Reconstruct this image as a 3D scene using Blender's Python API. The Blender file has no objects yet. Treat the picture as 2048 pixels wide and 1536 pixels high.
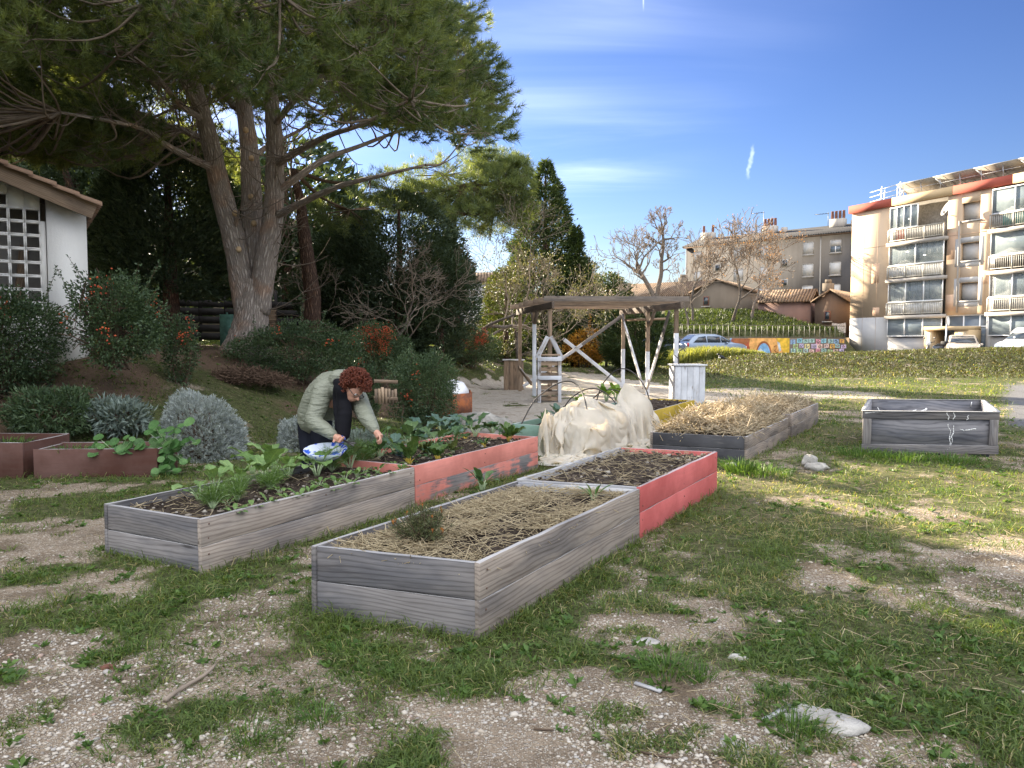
import bpy, math, random
import numpy as np
from mathutils import Vector
random.seed(11)
R = np.random.RandomState(11)
sc = bpy.context.scene
COL = sc.collection
F = 1538.0; CH = 1.55; PT = math.atan(86/1538.0)          # the phone camera: focal length in pixels, height, downward tilt
cp, sp = math.cos(PT), math.sin(PT)
def ray(px, py):
    cx = (px-1024)/F; cy = (768-py)/F
    return np.array((cx, cp+cy*sp, -sp+cy*cp))
def P(px, py, Y):                                          # the point seen at a place of the photo, Y metres ahead
    d = ray(px, py); return np.array((0, 0, CH))+d*(Y/d[1])
def sm(a, b, x):
    t = np.clip((np.asarray(x, float)-a)/(b-a), 0, 1); return t*t*(3-2*t)
def nrm(v):
    v = np.asarray(v, float); return v/np.maximum(np.linalg.norm(v, axis=-1, keepdims=True), 1e-9)
def hsh(i, j, k):
    n = (i*73856093) ^ (j*19349663) ^ (k*83492791)
    n = (n ^ (n >> 13))*1274126177 & 0x7fffffff
    n = (n ^ (n >> 16)) & 0xffff
    return n/65535.0
def vn(x, y, z=0.0):                                       # value noise 0..1
    x, y, z = np.broadcast_arrays(np.asarray(x, float), np.asarray(y, float), np.asarray(z, float))
    i, j, k = np.floor(x).astype(np.int64), np.floor(y).astype(np.int64), np.floor(z).astype(np.int64)
    u, v, w = x-i, y-j, z-k
    u, v, w = u*u*(3-2*u), v*v*(3-2*v), w*w*(3-2*w)
    L = lambda a, b, t: a+(b-a)*t
    return L(L(L(hsh(i, j, k), hsh(i+1, j, k), u), L(hsh(i, j+1, k), hsh(i+1, j+1, k), u), v),
             L(L(hsh(i, j, k+1), hsh(i+1, j, k+1), u), L(hsh(i, j+1, k+1), hsh(i+1, j+1, k+1), u), v), w)
def fbm(x, y, z=0.0, o=4):
    s = 0; a = .5; t = 0
    for q in range(o):
        f = 2**q; s = s+a*vn(np.asarray(x)*f+q*17.3, np.asarray(y)*f+q*9.1, np.asarray(z)*f); t += a; a *= .5
    return s/t
FB = np.array((28.9, 66.0)); FE = np.array((.41, -.912)); FN = np.array((-.912, -.41))   # facade of the peach block: left end, direction, outward
def H(x, y):                                               # height of the ground
    x = np.asarray(x, float); y = np.asarray(y, float)
    d = np.minimum(y-9.6, .257*(y-9.6)-.966*(x+4.5))
    d = np.where(d > 0, d*sm(-.1, 1.2, d), 0)
    z = np.minimum(.42*d, 1.35+.022*(d-3.2))
    z = z+.4*sm(27, 34, y)*sm(40, 20, x)*(1-sm(0, 2, d))
    m = (sm(6.0, 13, x)*.86+.34*sm(12, 28, x))*sm(31.6, 36.6, y)*(1-.5*sm(40, 47, y))
    z = np.where(x > 5, z*(1-sm(5, 9, x)*sm(30, 36, y))+m, z)
    left = sm(1.0, -1.0, (x-28.2)*.93+(y-66)*.36)
    wy = 58+(x-12)*.36
    bank = (1.9*sm(.0, 1.2, y-wy-.4)+2.0*sm(1, 14, y-wy))*sm(2, 7, x)*left
    z = z+bank
    near = sm(30, 15, y)
    z = z+near*((fbm(x*.9, y*.9)-.5)*.06+(fbm(x*4, y*4, 3.)-.5)*.025)
    return z
def h1(x, y): return float(H(x, y))
def GH(px, py, up=0.0):                                    # where the line of sight meets the ground
    d = ray(px, py); t = 1.5
    while t < 300:
        q = np.array((0, 0, CH))+d*t
        if q[2] < h1(q[0], q[1])+up: break
        t *= 1.004
    return q
def G(px, py, z=0.0):
    d = ray(px, py); t = (z-CH)/d[2]; return np.array((0, 0, CH))+d*t
SUN_AZ, SUN_EL = math.radians(-35), math.radians(20.5)
SUNV = np.array((math.sin(SUN_AZ)*math.cos(SUN_EL), math.cos(SUN_AZ)*math.cos(SUN_EL), math.sin(SUN_EL)))

def lit_ok(Q):                                             # False where a leaf would shade the sunny part of the lawn or the straw heap
    Q = np.atleast_2d(Q); g = Q-SUNV*(Q[:, 2]/SUNV[2])[:, None]; x, y = g[:, 0], g[:, 1]; n = (fbm(x*1.7, y*1.7, 3., 3)-.5)*.6
    a = (x+n > np.interp(y, [3.9, 5.3, 7, 8.6, 9.9], [4.1, 3.35, 2.85, 1.95, 2.3])) & (y+n*.5 > 4.1) & (y+n*.5 < 9.8+.1*(x-3)) & (x < 9.5)
    b = (x > 2.4+(y-9.2)*.68+n*.3) & (x < 3.5+(y-9.2)*.72+n*.3) & (y > 8.8) & (y < 12.8)
    return ~(a | b)
# ---------- objects
ORG = {}
def tag(o, label=None, cat=None, group=None, kind=None):
    if label: o['label'] = label
    if cat: o['category'] = cat
    if group: o['group'] = group
    if kind: o['kind'] = kind
    return o
def thing(name, label, cat, loc, group=None):
    o = bpy.data.objects.new(name, None); COL.objects.link(o); o.empty_display_size = .1
    o.location = [float(c) for c in loc]; ORG[o.name] = np.array(loc, float)
    return tag(o, label, cat, group)
def mesh_np(V, faces, attrs=None, mats=(), mi=None, smooth=False, name='mesh'):
    me = bpy.data.meshes.new(name)
    V = np.ascontiguousarray(V, np.float32)
    me.vertices.add(len(V)); me.vertices.foreach_set('co', V.ravel())
    lo = []; st = []; n = 0; tot = 0
    for a in faces:
        a = np.asarray(a, np.int32)
        if not len(a): continue
        k = a.shape[1]; lo.append(a.ravel()); st.append(n+np.arange(len(a))*k); n += a.size; tot += len(a)
    me.loops.add(n); me.polygons.add(tot)
    me.loops.foreach_set('vertex_index', np.concatenate(lo).astype(np.int32))
    me.polygons.foreach_set('loop_start', np.concatenate(st).astype(np.int32))
    if smooth: me.polygons.foreach_set('use_smooth', np.ones(tot, bool))
    if mi is not None: me.polygons.foreach_set('material_index', np.asarray(mi, np.int32))
    for m in mats: me.materials.append(m)
    for k, a in (attrs or {}).items():
        a = np.asarray(a, np.float32)
        if a.ndim == 1:
            at = me.attributes.new(k, 'FLOAT', 'POINT'); at.data.foreach_set('value', a)
        else:
            at = me.attributes.new(k, 'FLOAT_VECTOR', 'POINT'); at.data.foreach_set('vector', np.ascontiguousarray(a).ravel())
    me.update(calc_edges=True); me.validate()
    return me
def link(name, me, parent=None, org=None):
    o = bpy.data.objects.new(name, me); COL.objects.link(o)
    if parent is not None:
        o.parent = parent; ORG[o.name] = ORG[parent.name]
    elif org is not None:
        o.location = [float(c) for c in org]; ORG[o.name] = np.array(org, float)
    else: ORG[o.name] = np.zeros(3)
    return o
class MB:                                                  # collects shapes, builds ONE mesh object
    def __init__(s): s.V = []; s.F3 = []; s.F4 = []; s.M3 = []; s.M4 = []; s.g = []; s.v = []; s.n = 0; s.m = 0
    def add(s, V, f, g=None, var=None):
        V = np.asarray(V, float); f = np.asarray(f, np.int64)
        s.V.append(V); s.g.append(V*0+R.rand(3)*9 if g is None else np.asarray(g, float))
        s.v.append(np.full(len(V), R.rand()) if var is None else np.broadcast_to(np.asarray(var, float), (len(V),)))
        if f.shape[1] == 3: s.F3.append(f+s.n); s.M3.append(np.full(len(f), s.m))
        else: s.F4.append(f+s.n); s.M4.append(np.full(len(f), s.m))
        s.n += len(V); return s
    def more(s, f):                                        # further faces of the shape added last
        f = np.asarray(f, np.int64)+s.n-len(s.V[-1])
        if f.shape[1] == 3: s.F3.append(f); s.M3.append(np.full(len(f), s.m))
        else: s.F4.append(f); s.M4.append(np.full(len(f), s.m))
    def hexa(s, c8, g=None, var=None):
        return s.add(c8, [(0, 3, 2, 1), (4, 5, 6, 7), (0, 1, 5, 4), (1, 2, 6, 5), (2, 3, 7, 6), (3, 0, 4, 7)], g, var)
    def box(s, c, size, ax=None, var=None):
        ax = np.eye(3) if ax is None else np.asarray(ax, float)
        l = np.array([(-1, -1, -1), (1, -1, -1), (1, 1, -1), (-1, 1, -1), (-1, -1, 1), (1, -1, 1), (1, 1, 1), (-1, 1, 1)], float)*np.asarray(size)/2
        k = np.argsort(-np.asarray(size, float)); return s.hexa(np.asarray(c)+l@ax, l[:, k]+R.rand(3)*9, var)
    def plank(s, a, b, w, t, up=(0, 0, 1), seg=1, wob=0.0, var=None):
        a, b = np.asarray(a, float), np.asarray(b, float); L = np.linalg.norm(b-a); x = (b-a)/L
        z = np.asarray(up, float); z = z-x*(z@x); z = z/np.linalg.norm(z); y = np.cross(z, x)
        o = R.rand(3)*9; V = []; g = []
        for i in range(seg+1):
            u = i/seg; j = (R.rand(4)-.5)*wob*2; c = a+(b-a)*u
            for q, (sy, sz) in enumerate(((-1, -1), (1, -1), (1, 1), (-1, 1))):
                V.append(c+y*(sy*t/2)+z*(sz*w/2+j[q])); g.append((u*L, sz*w/2, sy*t/2))
        f = [(0, 3, 2, 1), tuple(seg*4+q for q in range(4))]
        for i in range(seg):
            for q in range(4): f.append((i*4+q, i*4+(q+1) % 4, i*4+4+(q+1) % 4, i*4+4+q))
        return s.add(V, f, np.array(g)+o, var)
    def tube(s, pts, rad, n=8, cap=True, var=None, rough=0.0):
        pts = np.asarray(pts, float); m = len(pts); rad = np.broadcast_to(np.asarray(rad, float), (m,))
        t = np.gradient(pts, axis=0); t = nrm(t)
        ref = np.array((0, 0, 1.)) if abs(t[0][2]) < .9 else np.array((1., 0, 0))
        V = np.zeros((m, n, 3)); g = np.zeros((m, n, 3)); al = 0; a = np.arange(n)/n*2*math.pi; o = R.rand(3)*9
        x = np.cross(t[0], ref); x = x/np.linalg.norm(x)
        for i in range(m):
            x = x-t[i]*(x@t[i]); x = x/max(np.linalg.norm(x), 1e-9); y = np.cross(t[i], x)
            if i: al += np.linalg.norm(pts[i]-pts[i-1])
            rr = rad[i]*(1+rough*(R.rand(n)-.5)) if rough else rad[i]*np.ones(n)
            V[i] = pts[i]+(np.cos(a)*rr)[:, None]*x+(np.sin(a)*rr)[:, None]*y
            g[i] = np.stack([np.full(n, al), np.cos(a)*rad[i], np.sin(a)*rad[i]], 1)+o
        f = []
        for i in range(m-1):
            for q in range(n): f.append((i*n+q, i*n+(q+1) % n, (i+1)*n+(q+1) % n, (i+1)*n+q))
        V = V.reshape(-1, 3); g = g.reshape(-1, 3)
        if cap:
            V = np.vstack([V, pts[:1], pts[-1:]]); g = np.vstack([g, g[:1], g[-1:]])
        s.add(V, f, g, var)
        if cap:
            c0, c1 = m*n, m*n+1
            s.more([(c0, (q+1) % n, q) for q in range(n)]+[(c1, (m-1)*n+q, (m-1)*n+(q+1) % n) for q in range(n)])
        return s
    def ball(s, c, r, n=10, ax=None, var=None, lump=0.0):
        r = np.broadcast_to(np.asarray(r, float), (3,)); k = max(4, n//2+1); V = []
        for i in range(k+1):
            th = math.pi*i/k
            for q in range(n):
                ph = 2*math.pi*q/n; V.append((math.sin(th)*math.cos(ph), math.sin(th)*math.sin(ph), math.cos(th)))
        V = np.array(V)
        if lump: V = V*(1+lump*(fbm(V[:, 0]*1.7+c[0]*7, V[:, 1]*1.7+c[1]*7, V[:, 2]*1.7, 3)-.5))[:, None]
        l = V*r; l = l if ax is None else l@np.asarray(ax)
        f = [(i*n+q, (i+1)*n+q, (i+1)*n+(q+1) % n, i*n+(q+1) % n) for i in range(k) for q in range(n)]
        return s.add(np.asarray(c)+l, f, l, var)
    def lathe(s, c, prof, n=20, ax=None, var=None):
        V = []; 
        for (r, z) in prof:
            for q in range(n):
                a = 2*math.pi*q/n; V.append((r*math.cos(a), r*math.sin(a), z))
        l = np.array(V); w = l if ax is None else l@np.asarray(ax)
        f = [(i*n+q, i*n+(q+1) % n, (i+1)*n+(q+1) % n, (i+1)*n+q) for i in range(len(prof)-1) for q in range(n)]
        return s.add(np.asarray(c)+w, f, l, var)
    def prism(s, poly, d, var=None):                       # planar polygon (3-D points) extruded by vector d, triangulated as a fan
        poly = np.asarray(poly, float); n = len(poly); V = np.vstack([poly, poly+np.asarray(d)])
        s.add(V, [(q, (q+1) % n, n+(q+1) % n, n+q) for q in range(n)], V, var)
        s.more([(0, q+1, q) for q in range(1, n-1)]+[(n, n+q, n+q+1) for q in range(1, n-1)])
        return s
    def grid(s, A, g=None, var=None):                      # A: (m, n, 3) points
        m, n = A.shape[:2]; i = np.arange(m-1)[:, None]*n+np.arange(n-1)[None]
        f = np.stack([i, i+1, i+n+1, i+n], -1).reshape(-1, 4)
        return s.add(A.reshape(-1, 3), f, A.reshape(-1, 3) if g is None else g.reshape(-1, 3), var)
    def build(s, name, mat, parent=None, org=None, smooth=False, bevel=0.0, sub=0):
        V = np.vstack(s.V); mats = mat if isinstance(mat, (list, tuple)) else [mat]
        base = ORG[parent.name] if parent is not None else (np.array(org, float) if org is not None else np.zeros(3))
        fs = []; mi = []
        if s.F3: fs.append(np.vstack(s.F3)); mi.append(np.concatenate(s.M3))
        if s.F4: fs.append(np.vstack(s.F4)); mi.append(np.concatenate(s.M4))
        me = mesh_np(V-base, fs, {'gv': np.vstack(s.g), 'var': np.concatenate(s.v)}, mats, np.concatenate(mi), smooth, name)
        o = link(name, me, parent, org)
        if bevel:
            b = o.modifiers.new('bevel', 'BEVEL'); b.width = bevel; b.segments = 2; b.limit_method = 'ANGLE'
        return o
def copy_tree(o, parent=None):
    c = o.copy(); COL.objects.link(c); ORG[c.name] = ORG[o.name]
    if parent is not None: c.parent = parent
    for ch in [k for k in bpy.data.objects if k.parent == o]: copy_tree(ch, c)
    return c
# ---------- leaves, needles and blades as arrays
def perp(D):
    r = R.normal(size=D.shape); s = np.cross(D, r); return nrm(s)
def add_leaves(mb, C, D, L, W, var, bend=.15):
    n = len(C); D = nrm(D); S = perp(D); N = np.cross(S, D); L = np.broadcast_to(L, (n,))[:, None]; W = np.broadcast_to(W, (n,))[:, None]
    V = np.stack([C, C+D*L*.5+S*W*.5+N*L*bend, C+D*L, C+D*L*.5-S*W*.5+N*L*bend], 1).reshape(-1, 3)
    f = np.arange(n*4).reshape(-1, 4); mb.add(V, f, V, np.repeat(np.broadcast_to(var, (n,)), 4))
def add_needles(mb, C, D, L, W, var):
    n = len(C); D = nrm(D); S = perp(D); L = np.broadcast_to(L, (n,))[:, None]; W = np.broadcast_to(W, (n,))[:, None]
    V = np.stack([C-S*W*.5, C+S*W*.5, C+D*L], 1).reshape(-1, 3)
    mb.add(V, np.arange(n*3).reshape(-1, 3), V, np.repeat(np.broadcast_to(var, (n,)), 3))
def add_blades(mb, C, D, L, W, var, droop=.35):
    n = len(C); D = nrm(D); S = np.cross(D, np.array((0, 0, 1.))+R.normal(size=D.shape)*.3); S = nrm(S)
    L = np.broadcast_to(L, (n,))[:, None]; W = np.broadcast_to(W, (n,))[:, None]
    h = D*np.array((1, 1, 0)); m = C+D*L*.55; t = C+D*L+h*L*droop-np.array((0, 0, 1))*L*droop*.6
    V = np.stack([C-S*W*.5, C+S*W*.5, m+S*W*.42, m-S*W*.42, t], 1).reshape(-1, 3); b = np.arange(n)[:, None]*5
    mb.add(V, b+np.array((0, 1, 2, 3)), V, np.repeat(np.broadcast_to(var, (n,)), 5)); mb.more(b+np.array((3, 2, 4)))
def add_sticks(mb, A, B, r, var):                          # thin three-sided sticks
    n = len(A); D = nrm(B-A); S = perp(D); T = np.cross(D, S); r = np.broadcast_to(r, (n,))[:, None]; V = []
    for c in (A, B):
        for k in range(3):
            a = 2*math.pi*k/3; V.append(c+(S*math.cos(a)+T*math.sin(a))*r)
    V = np.stack(V, 1).reshape(-1, 3); b = np.arange(n)[:, None]*6
    f = np.concatenate([b+np.array((k, (k+1) % 3, 3+(k+1) % 3, 3+k)) for k in range(3)])
    mb.add(V, f, V, np.repeat(np.broadcast_to(var, (n,)), 6))
def add_stones(mb, C, r, var, flat=.6):
    base = np.array([(1, 0, 0), (-1, 0, 0), (0, 1, 0), (0, -1, 0), (0, 0, 1), (0, 0, -1)], float)
    e = [(0, 2), (0, 3), (1, 2), (1, 3), (0, 4), (1, 4), (2, 4), (3, 4)]
    b2 = np.vstack([base]+[nrm(base[a]+base[b])[None]*.93 for a, b in e])
    fs = []
    for (a, b) in ((0, 2), (2, 1), (1, 3), (3, 0)):
        m1 = 6+[i for i, q in enumerate(e) if set(q) == {a, b}][0]; ma = 6+[i for i, q in enumerate(e) if set(q) == {a, 4}][0]; mb_ = 6+[i for i, q in enumerate(e) if set(q) == {b, 4}][0]
        fs += [(a, m1, ma), (m1, b, mb_), (m1, mb_, ma), (ma, mb_, 4), (a, 5, m1), (m1, 5, b)]
    n = len(C); k = len(b2); j = 1+(R.rand(n, k, 1)-.5)*.55
    sc3 = np.stack([.7+.6*R.rand(n), .7+.6*R.rand(n), flat*(.6+.7*R.rand(n))], 1)*np.broadcast_to(r, (n,))[:, None]
    a = R.rand(n)*6.28; V = b2[None]*j*sc3[:, None]; x = V[..., 0]*np.cos(a)[:, None]-V[..., 1]*np.sin(a)[:, None]; y = V[..., 0]*np.sin(a)[:, None]+V[..., 1]*np.cos(a)[:, None]
    V = np.stack([x, y, V[..., 2]], -1)+C[:, None]
    f = (np.arange(n)[:, None, None]*k+np.array(fs)[None]).reshape(-1, 3)
    mb.add(V.reshape(-1, 3), f, V.reshape(-1, 3), np.repeat(np.broadcast_to(var, (n,)), k))
def bezier(pts, n=10):                                     # Catmull-Rom through points
    p = np.asarray(pts, float); p = np.vstack([2*p[0]-p[1], p, 2*p[-1]-p[-2]]); out = []
    for i in range(1, len(p)-2):
        for t in np.linspace(0, 1, n, endpoint=False):
            out.append(.5*((2*p[i])+(-p[i-1]+p[i+1])*t+(2*p[i-1]-5*p[i]+4*p[i+1]-p[i+2])*t*t+(-p[i-1]+3*p[i]-3*p[i+1]+p[i+2])*t**3))
    out.append(p[-2]); return np.array(out)
def grow(p, d, L, r, lvl, out, tips, spread=.6, ratio=.74, curl=.18, up=.06, kids=(2, 3), nseg=4, rr=.66, rmin=.004):
    pts = [np.array(p, float)]; d = np.array(d, float)
    for i in range(nseg):
        d = nrm(d+R.normal(size=3)*curl+np.array((0, 0, up))); pts.append(pts[-1]+d*L/nseg)
    r1 = max(r*rr, rmin); out.append((pts, np.linspace(r, r1, nseg+1), lvl))
    if lvl == 0: tips.append((pts[-1], d)); return
    for k in range(random.randint(*kids)):
        ax = nrm(np.cross(d, R.normal(size=3))); a = spread*(.5+.9*R.rand())*(1 if k else .55)
        nd = d*math.cos(a)+ax*math.sin(a); q = pts[-1] if k < 2 else pts[random.randint(2, nseg)]
        grow(q, nd, L*ratio*(.75+.5*R.rand()), r1*(.95 if k == 0 else .75), lvl-1, out, tips, spread, ratio, curl, up, kids, nseg, rr, rmin)
def tubes(mb, segs, n0=8):
    for pts, rad, lvl in segs: mb.tube(pts, rad, max(3, min(n0, 3+lvl)), cap=False)
# ---------- materials
class NT:
    def __init__(s, name):
        m = s.m = bpy.data.materials.new(name); m.use_nodes = True; s.t = m.node_tree; s.t.nodes.clear()
        s.out = s.N('ShaderNodeOutputMaterial')
    def N(s, k, **kw):
        n = s.t.nodes.new(k)
        for a, b in kw.items(): setattr(n, a, b)
        return n
    def set(s, n, key, v):
        if hasattr(v, 'outputs'): v = v.outputs[0]
        if isinstance(v, bpy.types.NodeSocket): s.t.links.new(v, n.inputs[key])
        elif v is not None:
            i = n.inputs[key]
            if i.type == 'RGBA' and len(v) == 3: v = (*v, 1)
            i.default_value = v
        return n
    def math(s, op, a, b=None, c=None, clamp=False):
        n = s.N('ShaderNodeMath', operation=op, use_clamp=clamp); s.set(n, 0, a)
        if b is not None: s.set(n, 1, b)
        if c is not None: s.set(n, 2, c)
        return n.outputs[0]
    def mix(s, f, a, b, mode='MIX'):
        n = s.N('ShaderNodeMix', data_type='RGBA', blend_type=mode); s.set(n, 0, f); s.set(n, 6, a); s.set(n, 7, b); return n.outputs[2]
    def attr(s, k, o='Fac'): return s.N('ShaderNodeAttribute', attribute_name=k).outputs[o]
    def vec(s, v, scale=(1, 1, 1)):
        n = s.N('ShaderNodeMapping'); s.set(n, 'Vector', v); n.inputs['Scale'].default_value = scale; return n.outputs[0]
    def noise(s, v, scale, det=4, rough=.55, o='Fac', dist=0.0):
        n = s.N('ShaderNodeTexNoise'); s.set(n, 'Vector', v); s.set(n, 'Scale', scale); s.set(n, 'Detail', det); s.set(n, 'Roughness', rough); s.set(n, 'Distortion', dist); return n.outputs[o]
    def ramp(s, f, stops):
        n = s.N('ShaderNodeValToRGB'); s.set(n, 0, f); e = n.color_ramp.elements
        while len(e) < len(stops): e.new(.5)
        for q, (p, c) in zip(e, stops):
            q.position = p; q.color = (c, c, c, 1) if not isinstance(c, (tuple, list)) else (*c[:3], 1)
        return n.outputs[0]
    def step(s, f, a, b):
        n = s.N('ShaderNodeMapRange', interpolation_type='SMOOTHSTEP'); s.set(n, 0, f); n.inputs[1].default_value = a; n.inputs[2].default_value = b; return n.outputs[0]
    def pos(s): return s.N('ShaderNodeNewGeometry').outputs['Position']
    def bump(s, h, st=.3, d=.01):
        n = s.N('ShaderNodeBump'); s.set(n, 'Height', h); s.set(n, 'Strength', st); s.set(n, 'Distance', d); return n.outputs[0]
    def fin(s, col, rough=.7, spec=.3, metal=0.0, nor=None, trans=0.0, tcol=None, alpha=None):
        b = s.N('ShaderNodeBsdfPrincipled'); s.set(b, 'Base Color', col); s.set(b, 'Roughness', rough); s.set(b, 'Specular IOR Level', spec); s.set(b, 'Metallic', metal)
        if nor is not None: s.set(b, 'Normal', nor)
        sh = b.outputs[0]
        if trans:
            t = s.N('ShaderNodeBsdfTranslucent'); s.set(t, 'Color', tcol if tcol is not None else col)
            if nor is not None: s.set(t, 'Normal', nor)
            x = s.N('ShaderNodeMixShader'); s.set(x, 0, trans); s.t.links.new(sh, x.inputs[1]); s.t.links.new(t.outputs[0], x.inputs[2]); sh = x.outputs[0]
        s.t.links.new(sh, s.out.inputs[0]); return s.m
def m_plain(name, c, rough=.6, spec=.3, metal=0.0, var=.12, scale=6, bump=0.0):
    t = NT(name); n = t.noise(t.pos(), scale, 5); k = t.mix(t.math('MULTIPLY', t.step(n, .3, .7), 1.0), [q*(1-var*2) for q in c], [min(1, q*(1+var)) for q in c])
    return t.fin(k, rough, spec, metal, t.bump(t.noise(t.pos(), scale*8, 4), bump, .01) if bump else None)
def m_leaf(name, c1, c2, trans=.3, rough=.55, spec=.25, c3=None):
    t = NT(name); v = t.attr('var'); c = t.ramp(v, [(0, c1), (1, c2)] if c3 is None else [(0, c1), (.55, c2), (1, c3)])
    return t.fin(c, rough, spec, trans=trans, tcol=t.mix(1.0, c, (1.9, 1.75, .7), 'MULTIPLY'))
def m_wood(name, c1, c2, ring=34., paint=None, wear=.35, fine=1.0, low=None):
    t = NT(name); g = t.attr('gv', 'Vector'); sx = t.N('ShaderNodeSeparateXYZ'); t.set(sx, 0, g)
    n1 = t.noise(t.vec(g, (.8, 4.2, 4.2)), 1.0, 4, .42, dist=.35)
    y = t.math('ADD', t.math('MULTIPLY', sx.outputs[1], ring*7.), t.math('MULTIPLY', n1, 46.))
    rings = t.math('ADD', t.math('MULTIPLY', t.math('SINE', y), .5), .5)
    fib = t.noise(t.vec(g, (5, 210, 210)), 1.0, 5, .65); st = t.noise(t.vec(g, (1.6, 16, 16)), 1.0, 4, .6)
    vo = t.N('ShaderNodeTexVoronoi'); t.set(vo, 'Vector', t.vec(g, (1.5, 7.5, 4))); t.set(vo, 'Scale', 1.0)
    knot = t.step(vo.outputs['Distance'], .14, .05)
    a = t.math('ADD', t.math('MULTIPLY', t.math('POWER', rings, 3.0), -.17), t.math('ADD', t.math('MULTIPLY', fib, .42*fine), t.math('MULTIPLY', st, .5)))
    f = t.step(a, .12, .66); c = t.mix(f, c2, c1)
    c = t.mix(t.step(t.noise(t.vec(g, (.9, 3.4, 3.4)), 1.3, 4, .6), .40, .66), c, t.mix(1.0, c, (.58, .61, .67), 'MULTIPLY'))
    c = t.mix(t.math('MULTIPLY', knot, .8), c, [q*.35 for q in c2])
    pl = t.math('ADD', t.math('MULTIPLY', t.attr('var'), .5), .72); c = t.mix(1.0, c, _grey(t, pl), 'MULTIPLY')
    tz = t.N('ShaderNodeSeparateXYZ'); t.set(tz, 0, t.N('ShaderNodeNewGeometry').outputs['Normal']); h = a
    if paint is not None:
        w = t.math('ADD', t.math('MULTIPLY', st, .55), t.math('ADD', t.math('MULTIPLY', fib, .35), t.math('MULTIPLY', t.noise(g, 3.2, 5, .6), .6)))
        k = t.step(w, 1.12-wear*.5, 1.0-wear*.5)
        pc = t.mix(t.step(t.noise(g, 1.1, 5, .65), .35, .7), [q*.72 for q in paint], [min(1, q*1.06+.035) for q in paint]); pc = t.mix(t.math('MULTIPLY', t.step(st, .42, .75), .4), pc, [q*.7+.03 for q in paint]); pc = t.mix(t.math('MULTIPLY', t.step(fib, .5, .75), .35), pc, [q*.62 for q in paint]); pc = t.mix(t.math('MULTIPLY', knot, .35), pc, [q*.5 for q in paint])
        c = t.mix(k, c, pc)
        h = t.math('MULTIPLY', a, .6)
    c = t.mix(t.math('MULTIPLY', t.step(tz.outputs[2], .8, .95), .8 if paint is None or wear > .1 else .5), c, t.mix(t.step(t.math('ADD', fib, st), .7, 1.3), (.26, .255, .255), (.50, .49, .48)))  # weathered bare top edges
    if low is not None:                                    # earth splashed and rubbed-off paint near the ground
        z = t.N('ShaderNodeSeparateXYZ'); t.set(z, 0, t.pos()); e = t.math('ADD', z.outputs[2], t.math('MULTIPLY', t.math('SUBTRACT', t.noise(t.pos(), 5., 5, .6), .5), .28))
        c = t.mix(t.math('MULTIPLY', t.step(e, low, low-.07), .75), c, (.2, .175, .145))
    return t.fin(c, .82, .2, nor=t.bump(h, .4, .0035))
def _grey(t, v):
    n = t.N('ShaderNodeCombineXYZ'); [t.set(n, i, v) for i in range(3)]; return n.outputs[0]
def m_bark(name, c1, c2, scale=1.0):
    t = NT(name); g = t.attr('gv', 'Vector'); v = t.N('ShaderNodeTexVoronoi', feature='DISTANCE_TO_EDGE'); d = t.noise(g, 5*scale, 5, .65, 'Color')
    w = t.N('ShaderNodeVectorMath', operation='ADD'); t.set(w, 0, t.vec(g, (3.4*scale, 21*scale, 21*scale))); t.set(w, 1, d); t.set(v, 'Vector', w.outputs[0]); t.set(v, 'Scale', 1.0)
    e = t.step(v.outputs['Distance'], 0., .42); n = t.noise(g, 22*scale, 5, .65)
    c = t.mix(t.math('MULTIPLY', e, t.math('ADD', n, .3, clamp=True)), c2, c1); c = t.mix(t.step(t.noise(g, 1.6, 3), .5, .7), c, t.mix(1.0, c, (1.1, .9, .78), 'MULTIPLY'))
    return t.fin(c, .9, .15, nor=t.bump(t.math('ADD', e, t.math('MULTIPLY', n, .5)), .9, .03))
def m_stucco(name, c, dirt=.25, scale=.35, streak=None, bump=.25, dcol=None):
    t = NT(name); p = t.pos(); n = t.noise(p, scale, 6, .6); s = t.noise(t.vec(p, (1.2, 1.2, .12)), 1.3, 5, .6)
    dk = dcol or [q*.55 for q in c]
    k = t.mix(t.math('MULTIPLY', t.step(t.math('ADD', t.math('MULTIPLY', n, .6), t.math('MULTIPLY', s, .5)), .42, .72), dirt*2), c, dk)
    k = t.mix(t.math('MULTIPLY', t.noise(p, 14, 3), .18), k, [q*.75 for q in c])
    return t.fin(k, .88, .15, nor=t.bump(t.noise(p, 45, 4), bump, .006))
def m_glass(name, c=(.03, .04, .05), rough=.06):
    t = NT(name); n = t.noise(t.pos(), .9, 3); k = t.mix(n, [q*.4 for q in c], [q*1.6 for q in c]); return t.fin(k, rough, .7)
def m_soil(name, c1, c2, scale=9):
    t = NT(name); p = t.pos(); n = t.noise(p, scale, 8, .7); v = t.noise(p, scale*6, 5, .7)
    return t.fin(t.mix(t.step(t.math('MULTIPLY', t.math('ADD', n, v), .5), .36, .66), c1, c2), .95, .1, nor=t.bump(t.math('ADD', n, t.math('MULTIPLY', v, .5)), 1.0, .04))
def m_rock(name, c):
    t = NT(name); p = t.pos(); n = t.noise(p, 5, 8, .68); v = t.noise(p, 40, 5, .7)
    k = t.mix(t.step(n, .35, .66), [q*.5 for q in c], c); k = t.mix(t.math('MULTIPLY', t.step(v, .55, .7), .4), k, [q*.45 for q in c])
    return t.fin(k, .9, .2, nor=t.bump(t.math('ADD', n, t.math('MULTIPLY', v, .4)), .8, .03))
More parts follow.
